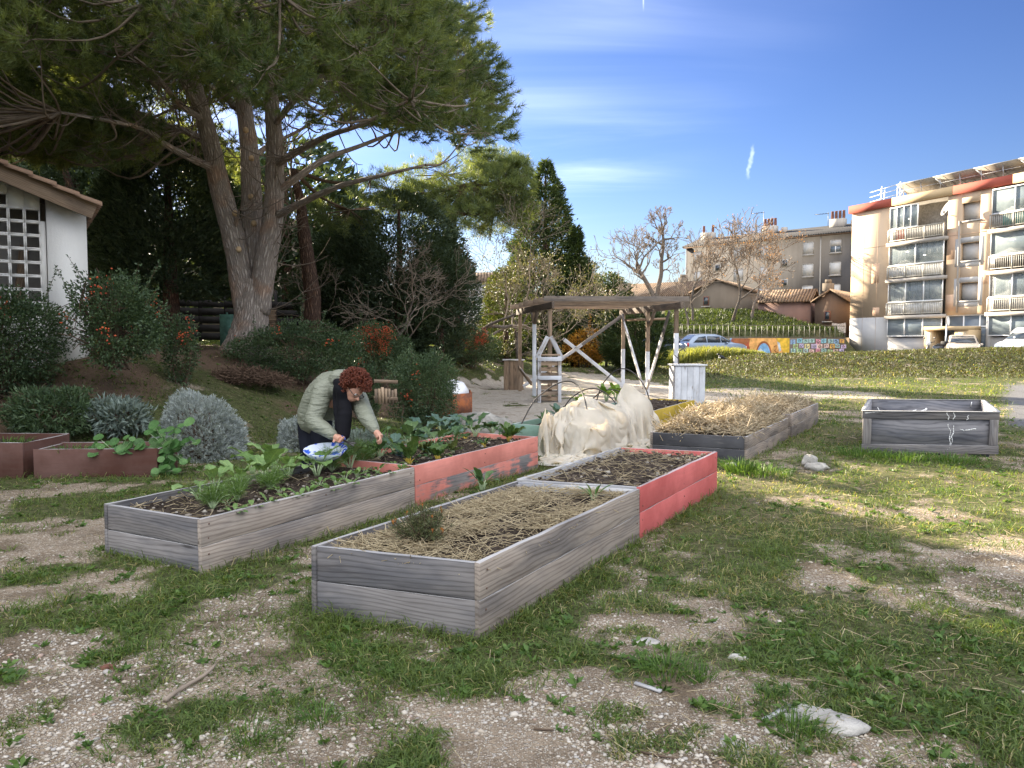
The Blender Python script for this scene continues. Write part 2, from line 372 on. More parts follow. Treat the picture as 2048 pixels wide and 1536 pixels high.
def m_tile(name, c, d, axis=(1, 0), pitch=.22):            # canal tiles running down a roof: curved ribs and staggered courses from the shape of the roof
    t = NT(name); g = t.attr('gv', 'Vector'); s = t.N('ShaderNodeSeparateXYZ'); t.set(s, 0, g)
    u = t.math('MULTIPLY', s.outputs[0], 6.283/pitch); w = t.math('ADD', t.math('MULTIPLY', t.math('SINE', u), .5), .5)
    r = t.math('FRACT', t.math('MULTIPLY', s.outputs[1], 1/.32)); n = t.noise(g, 5, 5, .7); q = t.noise(t.vec(g, (1/pitch, 1/.32, 1)), 1.0, 1)
    k = t.mix(t.step(t.math('ADD', t.math('MULTIPLY', n, .5), t.math('MULTIPLY', q, .5)), .35, .65), d, c); k = t.mix(t.step(w, .35, .0), k, [z*.35 for z in d])
    return t.fin(k, .9, .1, nor=t.bump(t.math('ADD', w, t.math('MULTIPLY', r, .5)), 1.0, .06))
M = {}
M['grey_wood'] = m_wood('weathered_grey_wood', (.255, .236, .226), (.10, .09, .085), low=.03)
M['grey_brown'] = m_wood('brownish_grey_wood', (.40, .34, .285), (.17, .135, .11), low=.03)
M['warm_wood'] = m_wood('weathered_brown_wood', (.40, .335, .275), (.17, .135, .11), low=.03)
M['top_wood'] = m_wood('sun_bleached_wood', (.5, .49, .48), (.27, .26, .26))
M['coral'] = m_wood('coral_painted_wood', (.33, .3, .28), (.16, .14, .13), paint=(.68, .235, .18), wear=.14, low=.04)
M['coral_worn'] = m_wood('worn_coral_painted_wood', (.36, .33, .31), (.18, .165, .155), paint=(.66, .225, .175), wear=.60, low=.05)
M['red'] = m_wood('red_painted_wood', (.33, .3, .28), (.16, .14, .13), paint=(.57, .125, .115), wear=.17, low=.03)
M['green_paint'] = m_wood('sage_painted_wood', (.33, .3, .28), (.16, .14, .13), paint=(.21, .34, .27), wear=.2)
M['yellow'] = m_wood('yellow_painted_wood', (.33, .3, .28), (.16, .14, .13), paint=(.55, .38, .035), wear=.2)
M['dark_wood'] = m_wood('dark_stained_wood', (.16, .15, .145), (.06, .055, .055), paint=(.055, .055, .062), wear=.3)
M['brown_paint'] = m_wood('brown_painted_wood', (.2, .12, .09), (.1, .06, .045), paint=(.115, .05, .036), wear=.2)
M['pergola'] = m_wood('brown_pergola_wood', (.37, .275, .19), (.18, .12, .08))
M['pergola_dark'] = m_wood('dark_pergola_wood', (.2, .155, .12), (.09, .07, .055))
M['white_wood'] = m_wood('whitewashed_wood', (.35, .28, .21), (.2, .15, .11), paint=(.66, .68, .72), wear=.36)
M['white_thin'] = m_wood('thinly_whitewashed_wood', (.36, .29, .22), (.2, .15, .11), paint=(.6, .6, .62), wear=.52)
M['pallet'] = m_wood('pallet_wood', (.42, .31, .21), (.22, .15, .1))
M['plywood'] = m_wood('weathered_plywood', (.27, .262, .272), (.11, .107, .115), ring=15)
M['bark'] = m_bark('pine_bark', (.54, .47, .41), (.24, .20, .17))
M['bark_red'] = m_bark('reddish_bark', (.22, .14, .1), (.06, .038, .03), 1.3)
M['bark_grey'] = m_bark('grey_bark', (.30, .265, .23), (.13, .11, .095), 2.0)
M['twig'] = m_plain('grey_twigs', (.26, .21, .165), .9, .1)
M['twig_dark'] = m_plain('brown_twigs', (.12, .085, .06), .9, .1)
M['soil'] = m_soil('dark_soil', (.022, .016, .012), (.11, .085, .066))
M['straw'] = m_leaf('dry_straw', (.30, .235, .14), (.55, .46, .30), .12, .7, .2)
M['straw_gold'] = m_leaf('golden_straw', (.33, .26, .17), (.57, .48, .34), .15, .7, .2)
M['rock'] = m_rock('pale_limestone', (.56, .53, .48)); M['rock_grey'] = m_rock('grey_boulder_stone', (.42, .4, .36))
M['wall_white'] = m_stucco('white_roughcast', (.86, .845, .81), .12, .8, bump=.8)
M['tile'] = m_tile('terracotta_tiles', (.48, .26, .15), (.26, .15, .10)); M['tile_old'] = m_tile('faded_roof_tiles', (.30, .215, .145), (.14, .10, .075), pitch=.25)
M['slate'] = m_tile('grey_roof_tiles', (.10, .097, .097), (.05, .05, .051), pitch=.3)
M['metal_dark'] = m_plain('dark_metal', (.05, .045, .042), .45, .5); M['metal_grey'] = m_plain('galvanised_metal', (.5, .52, .55), .4, .5, .6)
M['white_paint'] = m_plain('white_paint', (.8, .8, .79), .5, .3, var=.03); M['rubber'] = m_plain('black_rubber', (.02, .02, .02), .7)
M['glass'] = m_glass('window_glass', (.10, .125, .15)); M['glass_dark'] = m_glass('dark_glass')
# ---------- camera, sky, sun
cam = bpy.data.cameras.new('camera'); co = bpy.data.objects.new('camera', cam); COL.objects.link(co)
cam.sensor_width = 36; cam.lens = F/2048*36; cam.clip_end = 3000; cam.clip_start = .05
co.location = (0, 0, CH); co.rotation_euler = (math.pi/2-PT, 0, 0); sc.camera = co
sc.view_settings.view_transform = 'Standard'; sc.view_settings.look = 'None'; sc.view_settings.gamma = 1; sc.view_settings.exposure = 2.52
sc.cycles.max_bounces = 6; sc.cycles.diffuse_bounces = 4; sc.cycles.glossy_bounces = 2; sc.cycles.transmission_bounces = 3; sc.cycles.transparent_max_bounces = 6
sc.cycles.sample_clamp_indirect = 6
w = bpy.data.worlds.new('World'); sc.world = w; w.use_nodes = True
def sky():
    t = NT.__new__(NT); t.t = w.node_tree; t.t.nodes.clear()
    s = t.N('ShaderNodeTexSky', sky_type='NISHITA'); s.sun_disc = False; s.sun_elevation = SUN_EL; s.sun_rotation = SUN_AZ
    s.air_density = 1.25; s.dust_density = .25; s.ozone_density = 3.2; s.altitude = 50
    d = t.N('ShaderNodeTexCoord').outputs['Generated']
    x = t.N('ShaderNodeSeparateXYZ'); t.set(x, 0, d)
    # thin cirrus: stretched noise on the plane of a high cloud layer
    up = t.math('MAXIMUM', x.outputs[2], .06); cx = t.math('DIVIDE', x.outputs[0], up); cy = t.math('DIVIDE', x.outputs[1], up)
    cv = t.N('ShaderNodeCombineXYZ'); t.set(cv, 0, cx); t.set(cv, 1, cy); m = t.N('ShaderNodeMapping'); t.set(m, 0, cv); m.inputs['Rotation'].default_value = (0, 0, math.radians(58)); m.inputs['Scale'].default_value = (.35, 1.15, 1)
    n = t.noise(m.outputs[0], .55, 7, .56, dist=.9); n2 = t.noise(cv, .3, 3)
    k = t.math('MULTIPLY', t.step(n, .47, .86), t.step(n2, .36, .62))
    k = t.math('MULTIPLY', k, t.step(cx, 1.3, -.5))
    def trail(p0, p1, wd, wob):                             # a condensation trail between two directions
        a, b = nrm(ray(*p0)), nrm(ray(*p1)); c = nrm(np.cross(a, b)); mid = nrm(a+b); hl = np.linalg.norm(b-a)/2; ax = nrm(b-a)
        def dot(v):
            q = t.N('ShaderNodeVectorMath', operation='DOT_PRODUCT'); t.set(q, 0, d); q.inputs[1].default_value = v; return q.outputs['Value']
        e = t.math('ADD', dot(c), t.math('MULTIPLY', t.math('SUBTRACT', t.noise(d, 95, 3), .5), wob))
        al = t.math('ABSOLUTE', t.math('SUBTRACT', dot(ax), float(ax@mid)))
        f = t.math('MULTIPLY', t.step(t.math('ABSOLUTE', e), wd, wd*.1), t.step(al, hl, hl*.45))
        return t.math('MULTIPLY', t.math('MULTIPLY', f, t.step(dot(mid), .6, .7)), t.math('ADD', t.noise(d, 180, 4), .2))
    k2 = t.math('ADD', trail((1508, 285), (1493, 362), .0036, .009), trail((1286, -60), (1287, 26), .0014, .0), clamp=True)
    hz = t.step(x.outputs[2], .22, -.02)
    gm = t.N('ShaderNodeGamma'); t.set(gm, 0, t.mix(1.0, s, (.162, .162, .162), 'MULTIPLY')); gm.inputs[1].default_value = 1.45
    c = t.mix(1.0, gm, (1.40, 1.27, 1.66), 'MULTIPLY')
    # unseen bright bank added overhead and behind the viewer as fill light
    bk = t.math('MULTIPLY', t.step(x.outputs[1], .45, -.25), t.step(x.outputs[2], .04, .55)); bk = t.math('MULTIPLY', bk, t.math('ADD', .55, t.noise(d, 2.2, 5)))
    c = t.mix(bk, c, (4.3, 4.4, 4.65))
    c = t.mix(t.math('MULTIPLY', k, .75), c, (3.2, 3.5, 4.2)); c = t.mix(t.math('MULTIPLY', k2, .33), c, (3.5, 3.8, 4.4))
    b = t.N('ShaderNodeBackground'); t.set(b, 0, c); b.inputs[1].default_value = .12; o = t.N('ShaderNodeOutputWorld'); t.t.links.new(b.outputs[0], o.inputs[0])
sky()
sl = bpy.data.lights.new('sun', 'SUN'); sl.energy = 5.0; sl.angle = math.radians(.53); sl.color = (1, .86, .66)
so = bpy.data.objects.new('sun', sl); COL.objects.link(so); so.rotation_euler = Vector(SUNV).to_track_quat('Z', 'Y').to_euler()
# ---------- ground: one sheet to the horizon
def lines(lo, hi, d0, k):
    out = [0.0]
    while out[-1] < hi: out.append(out[-1]+max(d0, k*out[-1]))
    neg = [0.0]
    while neg[-1] > lo: neg.append(neg[-1]-max(d0, k*-neg[-1]))
    return np.array(neg[:0:-1]+out)
gx = lines(-420, 420, .07, .021)
gy = np.concatenate([np.linspace(-60, 1.2, 14)[:-1], 1.2+lines(0, 3.2, .05, .0), np.array([])]); g2 = [gy[-1]]
while g2[-1] < 640: g2.append(g2[-1]*1.0125)
gy = np.concatenate([gy, g2[1:]])
GX, GY = np.meshgrid(gx, gy); GZ = H(GX, GY)
def inpoly(x, y, poly):
    c = np.zeros(x.shape, bool); n = len(poly)
    for i in range(n):
        (x0, y0), (x1, y1) = poly[i], poly[(i+1) % n]
        if y0 == y1: continue
        k = ((y0 > y) != (y1 > y)) & (x < (x1-x0)*(y-y0)/(y1-y0)+x0); c ^= k
    return c
def gpoly(pts): return [tuple(G(*p)[:2]) for p in pts]
court = [(-1.5, 13.6), (-1.6, 21.5), (-1.25, 24.5), (.2, 30.5), (3.0, 31), (5.4, 28), (5.6, 20.5), (4.2, 16.2), (1.5, 14.6)]
bare_spots = [(60, 1090, .75, 1.0, 1.0), (140, 1180, .45, .5, .8), (90, 1300, .6, .3, .9), (300, 1330, .55, .28, .7), (560, 1400, .5, .22, .7), (760, 1420, .45, .2, .75), (1000, 1440, .6, .22, 1.0), (1250, 1400, .5, .3, .95), (1330, 1290, .4, .3, .8),
    (1500, 1380, .55, .26, .95), (1700, 1470, .4, .16, .8), (420, 1490, .5, .2, .8), (150, 1500, .5, .2, .7), (850, 1500, .5, .16, .9), (1450, 1490, .5, .2, .9), (120, 1080, .5, 1.3, 1.0), (1230, 1500, .7, .14, 1.0), (600, 1500, .7, .14, .9), (250, 1440, .6, .18, .8), (1640, 1150, .25, .3, .6), (1960, 1185, .5, .33, 1.0), (2000, 1125, .4, .3, .8), (1050, 1330, .5, .2, .35), (1900, 1400, .25, .2, .3),
    (760, 1240, .45, .3, .35), (-100, 1500, .8, .4, .8), (1560, 905, .9, .7, .5), (1700, 1010, .8, .5, .35), (1500, 1080, .4, .6, .3)]
def bare(x, y):
    v = np.zeros(np.shape(x))
    for (px, py, rx, ry, s) in bare_spots:
        c = G(px, py); v = np.maximum(v, s*np.exp(-(((x-c[0])/rx/1.25)**2+((y-c[1])/ry/1.25)**2)))
    v = np.maximum(v, .78*sm(4.1, 3.0, y+(fbm(x*.8, y*.8, 17., 3)-.5)*1.2)*sm(1.9, 1.1, x)*sm(-3.2, -2.2, x))
    n = fbm(x*1.6, y*1.6, 5., 5); b = sm(.22, .80, v*.8+.10+(n-.5)*1.5+(fbm(x*6, y*6, 8., 3)-.5)*.8)
    b = np.maximum(b, sm(.62, .74, fbm(x*.8, y*.8, 9., 4))*.7*sm(30, 12, y)*(1-sm(9, 10, y)*sm(-1.5, -3, x)))
    ct = inpoly(x+(fbm(x*.7, y*.7, 2.)-.5)*1.6, y+(fbm(x*.7, y*.7, 4.)-.5)*2.2, court)
    e = ((x-7.2)/4.2)**2+((y-22.5)/2.6)**2; side = sm(1.2, .5, e+(fbm(x*.9, y*.9, 8.)-.5)*2.6)*.62
    return np.maximum(np.maximum(b, ct*sm(.72, .6, fbm(x*1.3, y*1.3, 6.))), side), np.maximum(ct*1.0, side)
def mask_asph(x, y): return sm(0, .5, x-(.632*y)+(fbm(x*2, y*2)-.5)*.6)*sm(13.2, 14, y)*sm(29, 26, y)
bm_, ct_ = bare(GX.ravel(), GY.ravel())
gxr, gyr = GX.ravel(), GY.ravel()
road = sm(-.2, .5, np.minimum(gyr-43.5-.05*gxr, 57.6+(gxr-12)*.36-gyr))*sm(5, 7, gxr); road = np.maximum(road, sm(44, 46, gyr)*sm(20, 22, gxr)*sm(0, -1, (gxr-28.9)*FN[0]*-1+(gyr-66)*FN[1]*-1)*0)
needle = sm(6.0, 2.4, np.hypot(gxr+6.9, gyr-18)+(fbm(gxr, gyr, 2.)-.5)*4); needle = np.maximum(needle, sm(2.4, 1., np.hypot((gxr+7.6)*.8, gyr-11.9)))
dryb = sm(.42, .62, fbm(gxr*.7, gyr*.7, 13.))*sm(-1, 2.5, gxr); dryb = np.maximum(dryb, .1*sm(6, 9, gxr)*sm(29, 33, gyr)*sm(46, 42, gyr))
asp = np.maximum(mask_asph(gxr, gyr), road)
n = len(gx); V = np.stack([gxr, gyr, GZ.ravel()], 1); i = (np.arange(len(gy)-1)[:, None]*n+np.arange(n-1)[None]).ravel()
t = NT('ground_turf_and_gravel'); p = t.pos()
aB, aC, aA, aN, aD = [t.attr(k) for k in ('bare', 'court', 'asphalt', 'needles', 'dry')]
n1 = t.noise(p, 2.2, 6, .62); n2 = t.noise(p, 13, 6, .66); n3 = t.noise(p, 60, 5, .7)
earth = t.mix(t.step(n1, .35, .68), (.19, .145, .10), (.36, .285, .205)); earth = t.mix(t.step(n3, .4, .7), earth, t.mix(1.0, earth, (.6, .58, .55), 'MULTIPLY'))
def pebbles(scale, a, b):
    v = t.N('ShaderNodeTexVoronoi'); t.set(v, 'Vector', p); t.set(v, 'Scale', scale); r = t.N('ShaderNodeSeparateColor'); t.set(r, 0, v.outputs['Color'])
    return t.math('MULTIPLY', t.step(v.outputs['Distance'], .55, .3), t.step(r.outputs[0], a, b)), t.ramp(r.outputs[1], [(0, (.34, .27, .20)), (.4, (.50, .43, .34)), (.8, (.64, .58, .49)), (1, (.36, .31, .27))]), v.outputs['Distance']
s1, c1, d1 = pebbles(52, .42, .5); s2, c2, d2 = pebbles(115, .3, .4)
st = t.math('MULTIPLY', t.step(n1, .3, .55), 1.0); e2 = t.mix(t.math('MULTIPLY', s2, st), earth, c2); e2 = t.mix(t.math('MULTIPLY', s1, st), e2, c1)
grit = t.mix(t.step(n2, .3, .7), (.38, .33, .27), (.56, .505, .43)); e2 = t.mix(t.math('MULTIPLY', aC, t.step(n1, .25, .5)), e2, grit)
gr = t.mix(t.step(n2, .3, .7), (.032, .042, .014), (.105, .122, .044)); gr = t.mix(t.step(n1, .45, .75), gr, (.105, .1, .045)); gr = t.mix(t.math('MULTIPLY', aD, t.step(n2, .35, .62)), gr, (.155, .135, .07)); gr = t.mix(t.step(n3, .48, .66), gr, (.045, .040, .022)); gr = t.mix(t.step(t.noise(p, 31, 4, .7), .54, .68), gr, (.15, .125, .075))
k = t.step(t.math('ADD', aB, t.math('MULTIPLY', t.math('SUBTRACT', t.math('ADD', n2, t.math('MULTIPLY', n3, .6)), .8), 1.1)), .06, .52)
c = t.mix(k, gr, e2); nd = t.mix(n2, (.085, .055, .035), (.17, .12, .085)); c = t.mix(t.step(t.math('ADD', aN, t.math('MULTIPLY', t.math('SUBTRACT', n2, .5), .6)), .35, .7), c, nd)
asph = t.mix(n3, (.10, .10, .105), (.17, .17, .175)); c = t.mix(aA, c, asph)
h = t.math('ADD', t.math('MULTIPLY', n2, .7), t.math('ADD', t.math('MULTIPLY', n3, .35), t.math('MULTIPLY', t.math('MULTIPLY', t.math('ADD', s1, s2), k), .25)))
mg = t.fin(c, .95, .1, nor=t.bump(h, .9, .035))
me = mesh_np(V, [np.stack([i, i+1, i+n+1, i+n], 1)], {'bare': bm_, 'court': ct_, 'asphalt': asp, 'needles': needle, 'dry': dryb}, [mg], None, True, 'ground')
tag(link('ground', me), kind='structure')
# ---------- places where nothing grows (under beds), filled as beds are built
FOOT = []                                                   # (corner, u, v) footprints
def clear(x, y, pad=0.0):
    ok = np.ones(x.shape, bool)
    for (c, u, v, L, W) in FOOT:
        A = np.array([[u[0], v[0]], [u[1], v[1]]]); q = np.linalg.solve(A, np.stack([x-c[0], y-c[1]])); ok &= ~((q[0] > -pad) & (q[0] < L+pad) & (q[1] > -pad) & (q[1] < W+pad))
    return ok
def edge_boost(x, y):
    s = np.zeros(x.shape)
    for (c, u, v, L, W) in FOOT:
        A = np.array([[u[0], v[0]], [u[1], v[1]]]); q = np.linalg.solve(A, np.stack([x-c[0], y-c[1]])); dx = np.maximum(np.maximum(-q[0], q[0]-L), 0); dy = np.maximum(np.maximum(-q[1], q[1]-W), 0); s = np.maximum(s, np.exp(-(np.hypot(dx, dy)/.14)**2))
    return s
def scatter(n, y0, y1, ang=1.02, pw=1.0):                   # more per square metre near the viewer's side of the lawn
    r = y0*(y1/y0)**(R.rand(n)**pw); a = (R.rand(n)*2-1)*ang*.72
    return np.tan(a)*r, r
def make_grass():
    x, y = scatter(420000, 2.0, 48)
    b, ctv = bare(x, y); aa = mask_asph(x, y); nd = sm(6.5, 3, np.hypot(x+6.5, y-17.5))*.9
    e = edge_boost(x, y); tuft = fbm(x*3.2, y*3.2, 1., 3); big = fbm(x*.9, y*.9, 3.3, 3)
    dens = np.clip((1-b)*(.42+1.4*sm(.40, .64, tuft)), 0, 1); dens = np.maximum(dens, b*(1-ctv)*sm(.66, .72, fbm(x*4.5, y*4.5, 7., 2))); dens = np.maximum(dens*(1-ctv*.8), e*.95)*(1-aa)*(1-nd)
    dens *= 1-sm(43, 44, y)*sm(5, 7, x)
    k = (R.rand(len(x)) < dens) & clear(x, y); x, y, e, tuft, big = x[k], y[k], e[k], tuft[k], big[k]; n = len(x); z = H(x, y)
    far = y; L = (.022+.035*R.rand(n)+.03*sm(.5, .7, tuft))*(1+.035*far)+e*.10*R.rand(n); L *= .55+.9*big
    wd = np.maximum(.0035+.003*R.rand(n), far*.00075)
    D = R.normal(size=(n, 3))*np.array((.75, .75, .15))+np.array((0, 0, .85))
    dry = sm(.5, .64, fbm(x*1.1, y*1.1, 21., 3)); var = np.clip(R.rand(n)*.55+.12*big-.05, 0, .66); isd = R.rand(n) < .05+.22*dry*sm(-1, 2, x); var = np.where(isd, .8+.2*R.rand(n), var)
    mb = MB(); add_blades(mb, np.stack([x, y, z-.004], 1), D, L, wd, var, .5)
    o = mb.build('grass', m_leaf('grass_blades', (.05, .085, .022), (.15, .205, .055), .38, .5, .3, c3=(.40, .34, .18))); tag(o, 'short patchy winter grass over the whole garden', 'grass', kind='stuff')
    # broad low weeds: clover, dandelion and plantain leaves in rosettes
    x, y = scatter(9000, 2.1, 16); b, ctv = bare(x, y); k = (R.rand(len(x)) < np.clip(1-b, 0, 1)*sm(.42, .58, fbm(x*1.4, y*1.4, 31.))*(1-ctv)+.03) & clear(x, y); x, y = x[k], y[k]
    m = 9; a = R.rand(len(x), m)*6.28; C = np.stack([x, y, H(x, y)+.004], 1)[:, None].repeat(m, 1); D = np.stack([np.cos(a), np.sin(a), .15+.6*R.rand(len(x), m)], -1)
    n = len(x)*m; mb = MB(); Lw = (.022+.035*R.rand(len(x)))[:, None].repeat(m, 1).ravel(); add_leaves(mb, C.reshape(-1, 3)+R.normal(size=(n, 3))*.008*np.array((1, 1, 0)), D.reshape(-1, 3), Lw*(.6+.7*R.rand(n)), Lw*.42, R.rand(n), .2)
    o = mb.build('weeds', m_leaf('weed_leaves', (.05, .1, .025), (.12, .2, .05), .3)); tag(o, 'low leafy weeds growing flat among the grass', 'weeds', kind='stuff')
def make_litter():
    x, y = scatter(64000, 1.9, 9, 1.02, .95); b, c = bare(x, y); k = (R.rand(len(x)) < np.clip(b-.15, 0, 1)*sm(.36, .58, fbm(x*1.1, y*1.1, 41., 3)+.07*sm(3.6, 2.4, y))*1.25+.012) & clear(x, y); x, y = x[k], y[k]; n = len(x)
    r = .0028+.0085*R.rand(n)**2.4+.010*(R.rand(n) < .014); mb = MB(); add_stones(mb, np.stack([x, y, H(x, y)+r*.15], 1), r, R.rand(n))
    t = NT('gravel_stones'); v = t.attr('var'); cc = t.ramp(v, [(0, (.32, .26, .20)), (.35, (.46, .40, .32)), (.8, (.60, .55, .48)), (.95, (.33, .31, .29)), (1, (.42, .24, .16))]); m = t.fin(t.mix(t.math('MULTIPLY', t.noise(t.pos(), 70, 3), .5), cc, (.3, .27, .23)), .85, .25)
    tag(mb.build('gravel', m), 'loose pale limestone gravel on the bare ground', 'gravel', kind='stuff')
    x, y = scatter(5200, 2.0, 18, 1.02, .85); k = (R.rand(len(x)) < .10+.9*sm(-.5, 2, x)*sm(.38, .58, fbm(x*.8, y*.8, 51., 3))) & clear(x, y); x, y = x[k], y[k]; n = len(x)
    a = R.rand(n)*6.28; L = .03+.15*R.rand(n)**2; A = np.stack([x, y, H(x, y)+.008+.02*R.rand(n)], 1); B = A+np.stack([np.cos(a)*L, np.sin(a)*L, (R.rand(n)-.35)*.05], 1); B[:, 2] = np.maximum(B[:, 2], H(B[:, 0], B[:, 1])+.006)
    mb = MB(); add_sticks(mb, A, B, np.maximum(.0010+.0008*R.rand(n), y*.0003), R.rand(n)); tag(mb.build('straw_litter', M['straw']), 'dry straw stalks scattered over the grass', 'straw', kind='stuff')
# ---------- raised beds
def frame(C, u): u = nrm(np.array([u[0], u[1]], float)); return u
M['rust'] = m_plain('rusty_screw', (.12, .07, .05), .7, .3)
def screws(mb, pts, n):
    mb.m = 1; y = np.array((0, 0, 1.)); x = np.cross(y, n)
    for c in pts: mb.lathe(np.asarray(c)+(R.rand(3)-.5)*.012, [(.0065, -.003), (.0065, .001), (0, .002)], 8, [x, y, -n])
    mb.m = 0
def raised_bed(label, C, u, v, L, W, hgt, mats, soil=.05, soilm='soil', planks=2, group='raised garden beds', t=.032, end_near=True, end_far=True, mound=0.0, dy=0.0, top=None):
    # C: right front corner on the ground, u: unit vector along, v: unit vector across (to the left)
    C = np.array([C[0], C[1]]); u = np.array(u); v = np.array(v); FOOT.append((C, u, v, L, W))
    W3 = lambda a, b, z: np.array((*(C+u*a+v*b), z))
    r = thing('raised_bed', label, 'raised bed', (*(C+u*L/2+v*W/2), 0), group)
    ph = hgt/planks; z0 = dy-.03
    for side, (b, mk) in enumerate(((0, mats[0]), (W, mats[1]))):
        mb = MB()
        for i in range(planks):
            lo = z0 if i == 0 else i*ph+.003; hi = (i+1)*ph; o = .002*(i % 2)*(1 if side == 0 else -1)
            bb = b+(t/2 if side == 0 else -t/2)+o
            mb.m = 2 if mk == 'coral' and i == 0 else 0; mb.plank(W3(0, bb, (lo+hi)/2), W3(L, bb, (lo+hi)/2), hi-lo, t, seg=10, wob=.004); screws(mb, [W3(a, bb+(-t/2-.001 if side == 0 else t/2+.001), z) for a in (.045+.02*R.rand(), L-.05-.02*R.rand(), L*.5) for z in (lo+.25*(hi-lo), lo+.75*(hi-lo))], np.array((*v, 0)))
        mb.build('side_board', [M[mk], M['rust']]+([M['coral_worn']] if mk == 'coral' else []), r, bevel=.003)
    for a, mk, on in ((0, mats[2], end_near), (L, mats[3], end_far)):
        if not on: continue
        mb = MB()
        for i in range(planks):
            lo = z0 if i == 0 else i*ph+.003; hi = (i+1)*ph-.004; aa = a+(t/2+.004+.003*i if a == 0 else -t/2-.004)
            mb.plank(W3(aa, t+.002, (lo+hi)/2), W3(aa, W-t-.002, (lo+hi)/2), hi-lo, t, seg=5, wob=.002)
        mb.build('end_board', M[mk], r, bevel=.003)
    for a in (t+.03, L-t-.03):
        for b in (t+.028, W-t-.028): MB().plank(W3(a, b, -.02), W3(a, b, hgt-.018), .045, .045, up=(*u, 0)).build('corner_post', M['grey_wood'], r)
    na, nb = int(L/.045), int(W/.045); A, B = np.meshgrid(np.linspace(t+.001, L-t-.001, na), np.linspace(t+.001, W-t-.001, nb))
    X = C[0]+u[0]*A+v[0]*B; Y = C[1]+u[1]*A+v[1]*B; e = np.minimum(np.minimum(A-t, L-t-A), np.minimum(B-t, W-t-B))
    Z = hgt-soil+mound*sm(0, .35, e)+(fbm(X*5, Y*5, 1.)-.5)*.06+(fbm(X*16, Y*16, 2.)-.5)*.035-.02*sm(.08, 0, e)
    mb = MB(); mb.grid(np.stack([X, Y, Z], -1)); mb.build('soil', M[soilm], r, smooth=True)
    return r, W3, (lambda a, b: W3(a, b, hgt-soil+mound*float(sm(0, .35, min(a, L-a, b, W-b)))))
def uv(u): u = nrm(np.array(u, float)); return u, np.array((-u[1], u[0]))
def straw_heap(name, W3, L, W, z, n, mat, label, hump=.06, ln=(.07, .24), a0=.05, b0=.05, dens=None, org=None, tilt=.25, rad=.0018):
    a = a0+R.rand(n)*(L-2*a0); b = b0+R.rand(n)*(W-2*b0); A = np.array([W3(p, q, 0) for p, q in zip(a, b)])
    if dens is not None:
        k = R.rand(n) < dens(A[:, 0], A[:, 1], a, b); A, a, b = A[k], a[k], b[k]; n = len(A)
    e = np.minimum(np.minimum(a, L-a), np.minimum(b, W-b)); hh = hump*sm(0, .3, e)*(.35+1.3*fbm(A[:, 0]*2.6, A[:, 1]*2.6, 3.))
    A[:, 2] = z+hh*R.rand(n)**.5+.012; th = R.rand(n)*6.28; l = ln[0]+(ln[1]-ln[0])*R.rand(n)**1.8
    D = np.stack([np.cos(th), np.sin(th), R.normal(size=n)*tilt], 1); mb = MB(); add_sticks(mb, A-D*l[:, None]/2, A+D*l[:, None]/2, rad*(.6+R.rand(n)), R.rand(n))
    o = mb.build(name, M[mat], None, org); tag(o, label, 'straw', kind='stuff'); return o
H1 = .37; u1, v1 = uv((2.37, 4.345)); C1 = np.array((-2.06, 5.03))
b1a, W1, S1 = raised_bed('weathered grey plank bed of mustard greens and fennel seedlings', C1, u1, v1, 2.40, 1.03, H1, ('grey_brown', 'grey_wood', 'grey_wood', 'grey_wood'), end_far=False)
b1b, W1b, S1b = raised_bed('coral painted bed with worn lower board, full of chard and cabbages', C1+u1*2.412, u1, v1, 2.56, 1.03, H1+.012, ('coral', 'coral', 'coral', 'coral'))
H2 = .40; u2 = nrm(np.array((2.29, 3.97))); v2 = nrm(np.array((-.955, .34))); C2 = np.array((-.165, 3.926))
b2a, W2, S2 = raised_bed('nearest grey plank bed, mulched with straw, marigold bush at its front', C2, u2, v2, 2.33, 1.03, H2, ('grey_brown', 'grey_wood', 'grey_wood', 'top_wood'), soil=.055)
b2b, W2b, S2b = raised_bed('red painted bed of bare dark soil beyond the straw', C2+u2*2.342, u2, v2, 2.24, 1.03, H2+.01, ('red', 'top_wood', 'top_wood', 'red'), soil=.045, mound=.03)
H3 = .335; u3, v3 = uv((2.73, 4.7)); v3 = nrm(np.array((-.92, .40))); C3 = np.array((2.99, 9.72))
b3a, W3_, S3 = raised_bed('black fronted bed heaped with golden straw in the sun', C3, u3, v3, 2.75, 1.25, H3, ('warm_wood', 'warm_wood', 'dark_wood', 'warm_wood'), mound=.08)
b3b, W3b, S3b = raised_bed('plain brown plank bed behind the black fronted one, weedy straw on top', C3+u3*2.78-v3*.05, u3, v3, 2.6, 1.25, H3+.06, ('warm_wood', 'warm_wood', 'warm_wood', 'warm_wood'), mound=.06)
H4 = .40; u4, v4 = uv((.459, .889)); v4 = nrm(np.array((-.85, .53))); C4 = np.array((1.02, 10.06))
b4a, W4, S4 = raised_bed('sage green painted bed half covered by the pale fleece', C4, u4, v4, 2.7, 1.2, H4, ('yellow', 'green_paint', 'green_paint', 'green_paint'), soil=.06)
b4b, W4b, S4b = raised_bed('yellow painted bed of dark soil behind the fleece', C4+u4*2.72, u4, v4, 2.85, 1.2, H4, ('yellow', 'green_paint', 'yellow', 'yellow'), soil=.05, mound=.04)
straw_heap('straw_mulch', W2, 2.33, 1.03, H2-.05, 5600, 'straw', 'thick pale straw mulch over the nearest bed', .05, (.05, .24), dens=lambda x, y, a, b: np.clip(.22+1.5*sm(.4, .56, fbm(x*3, y*3, 6., 3)), 0, 1))
straw_heap('straw_litter', W2b, 2.24, 1.03, H2-.01, 420, 'straw', 'sparse straw stalks on the dark soil of the red bed', .02, (.04, .2))
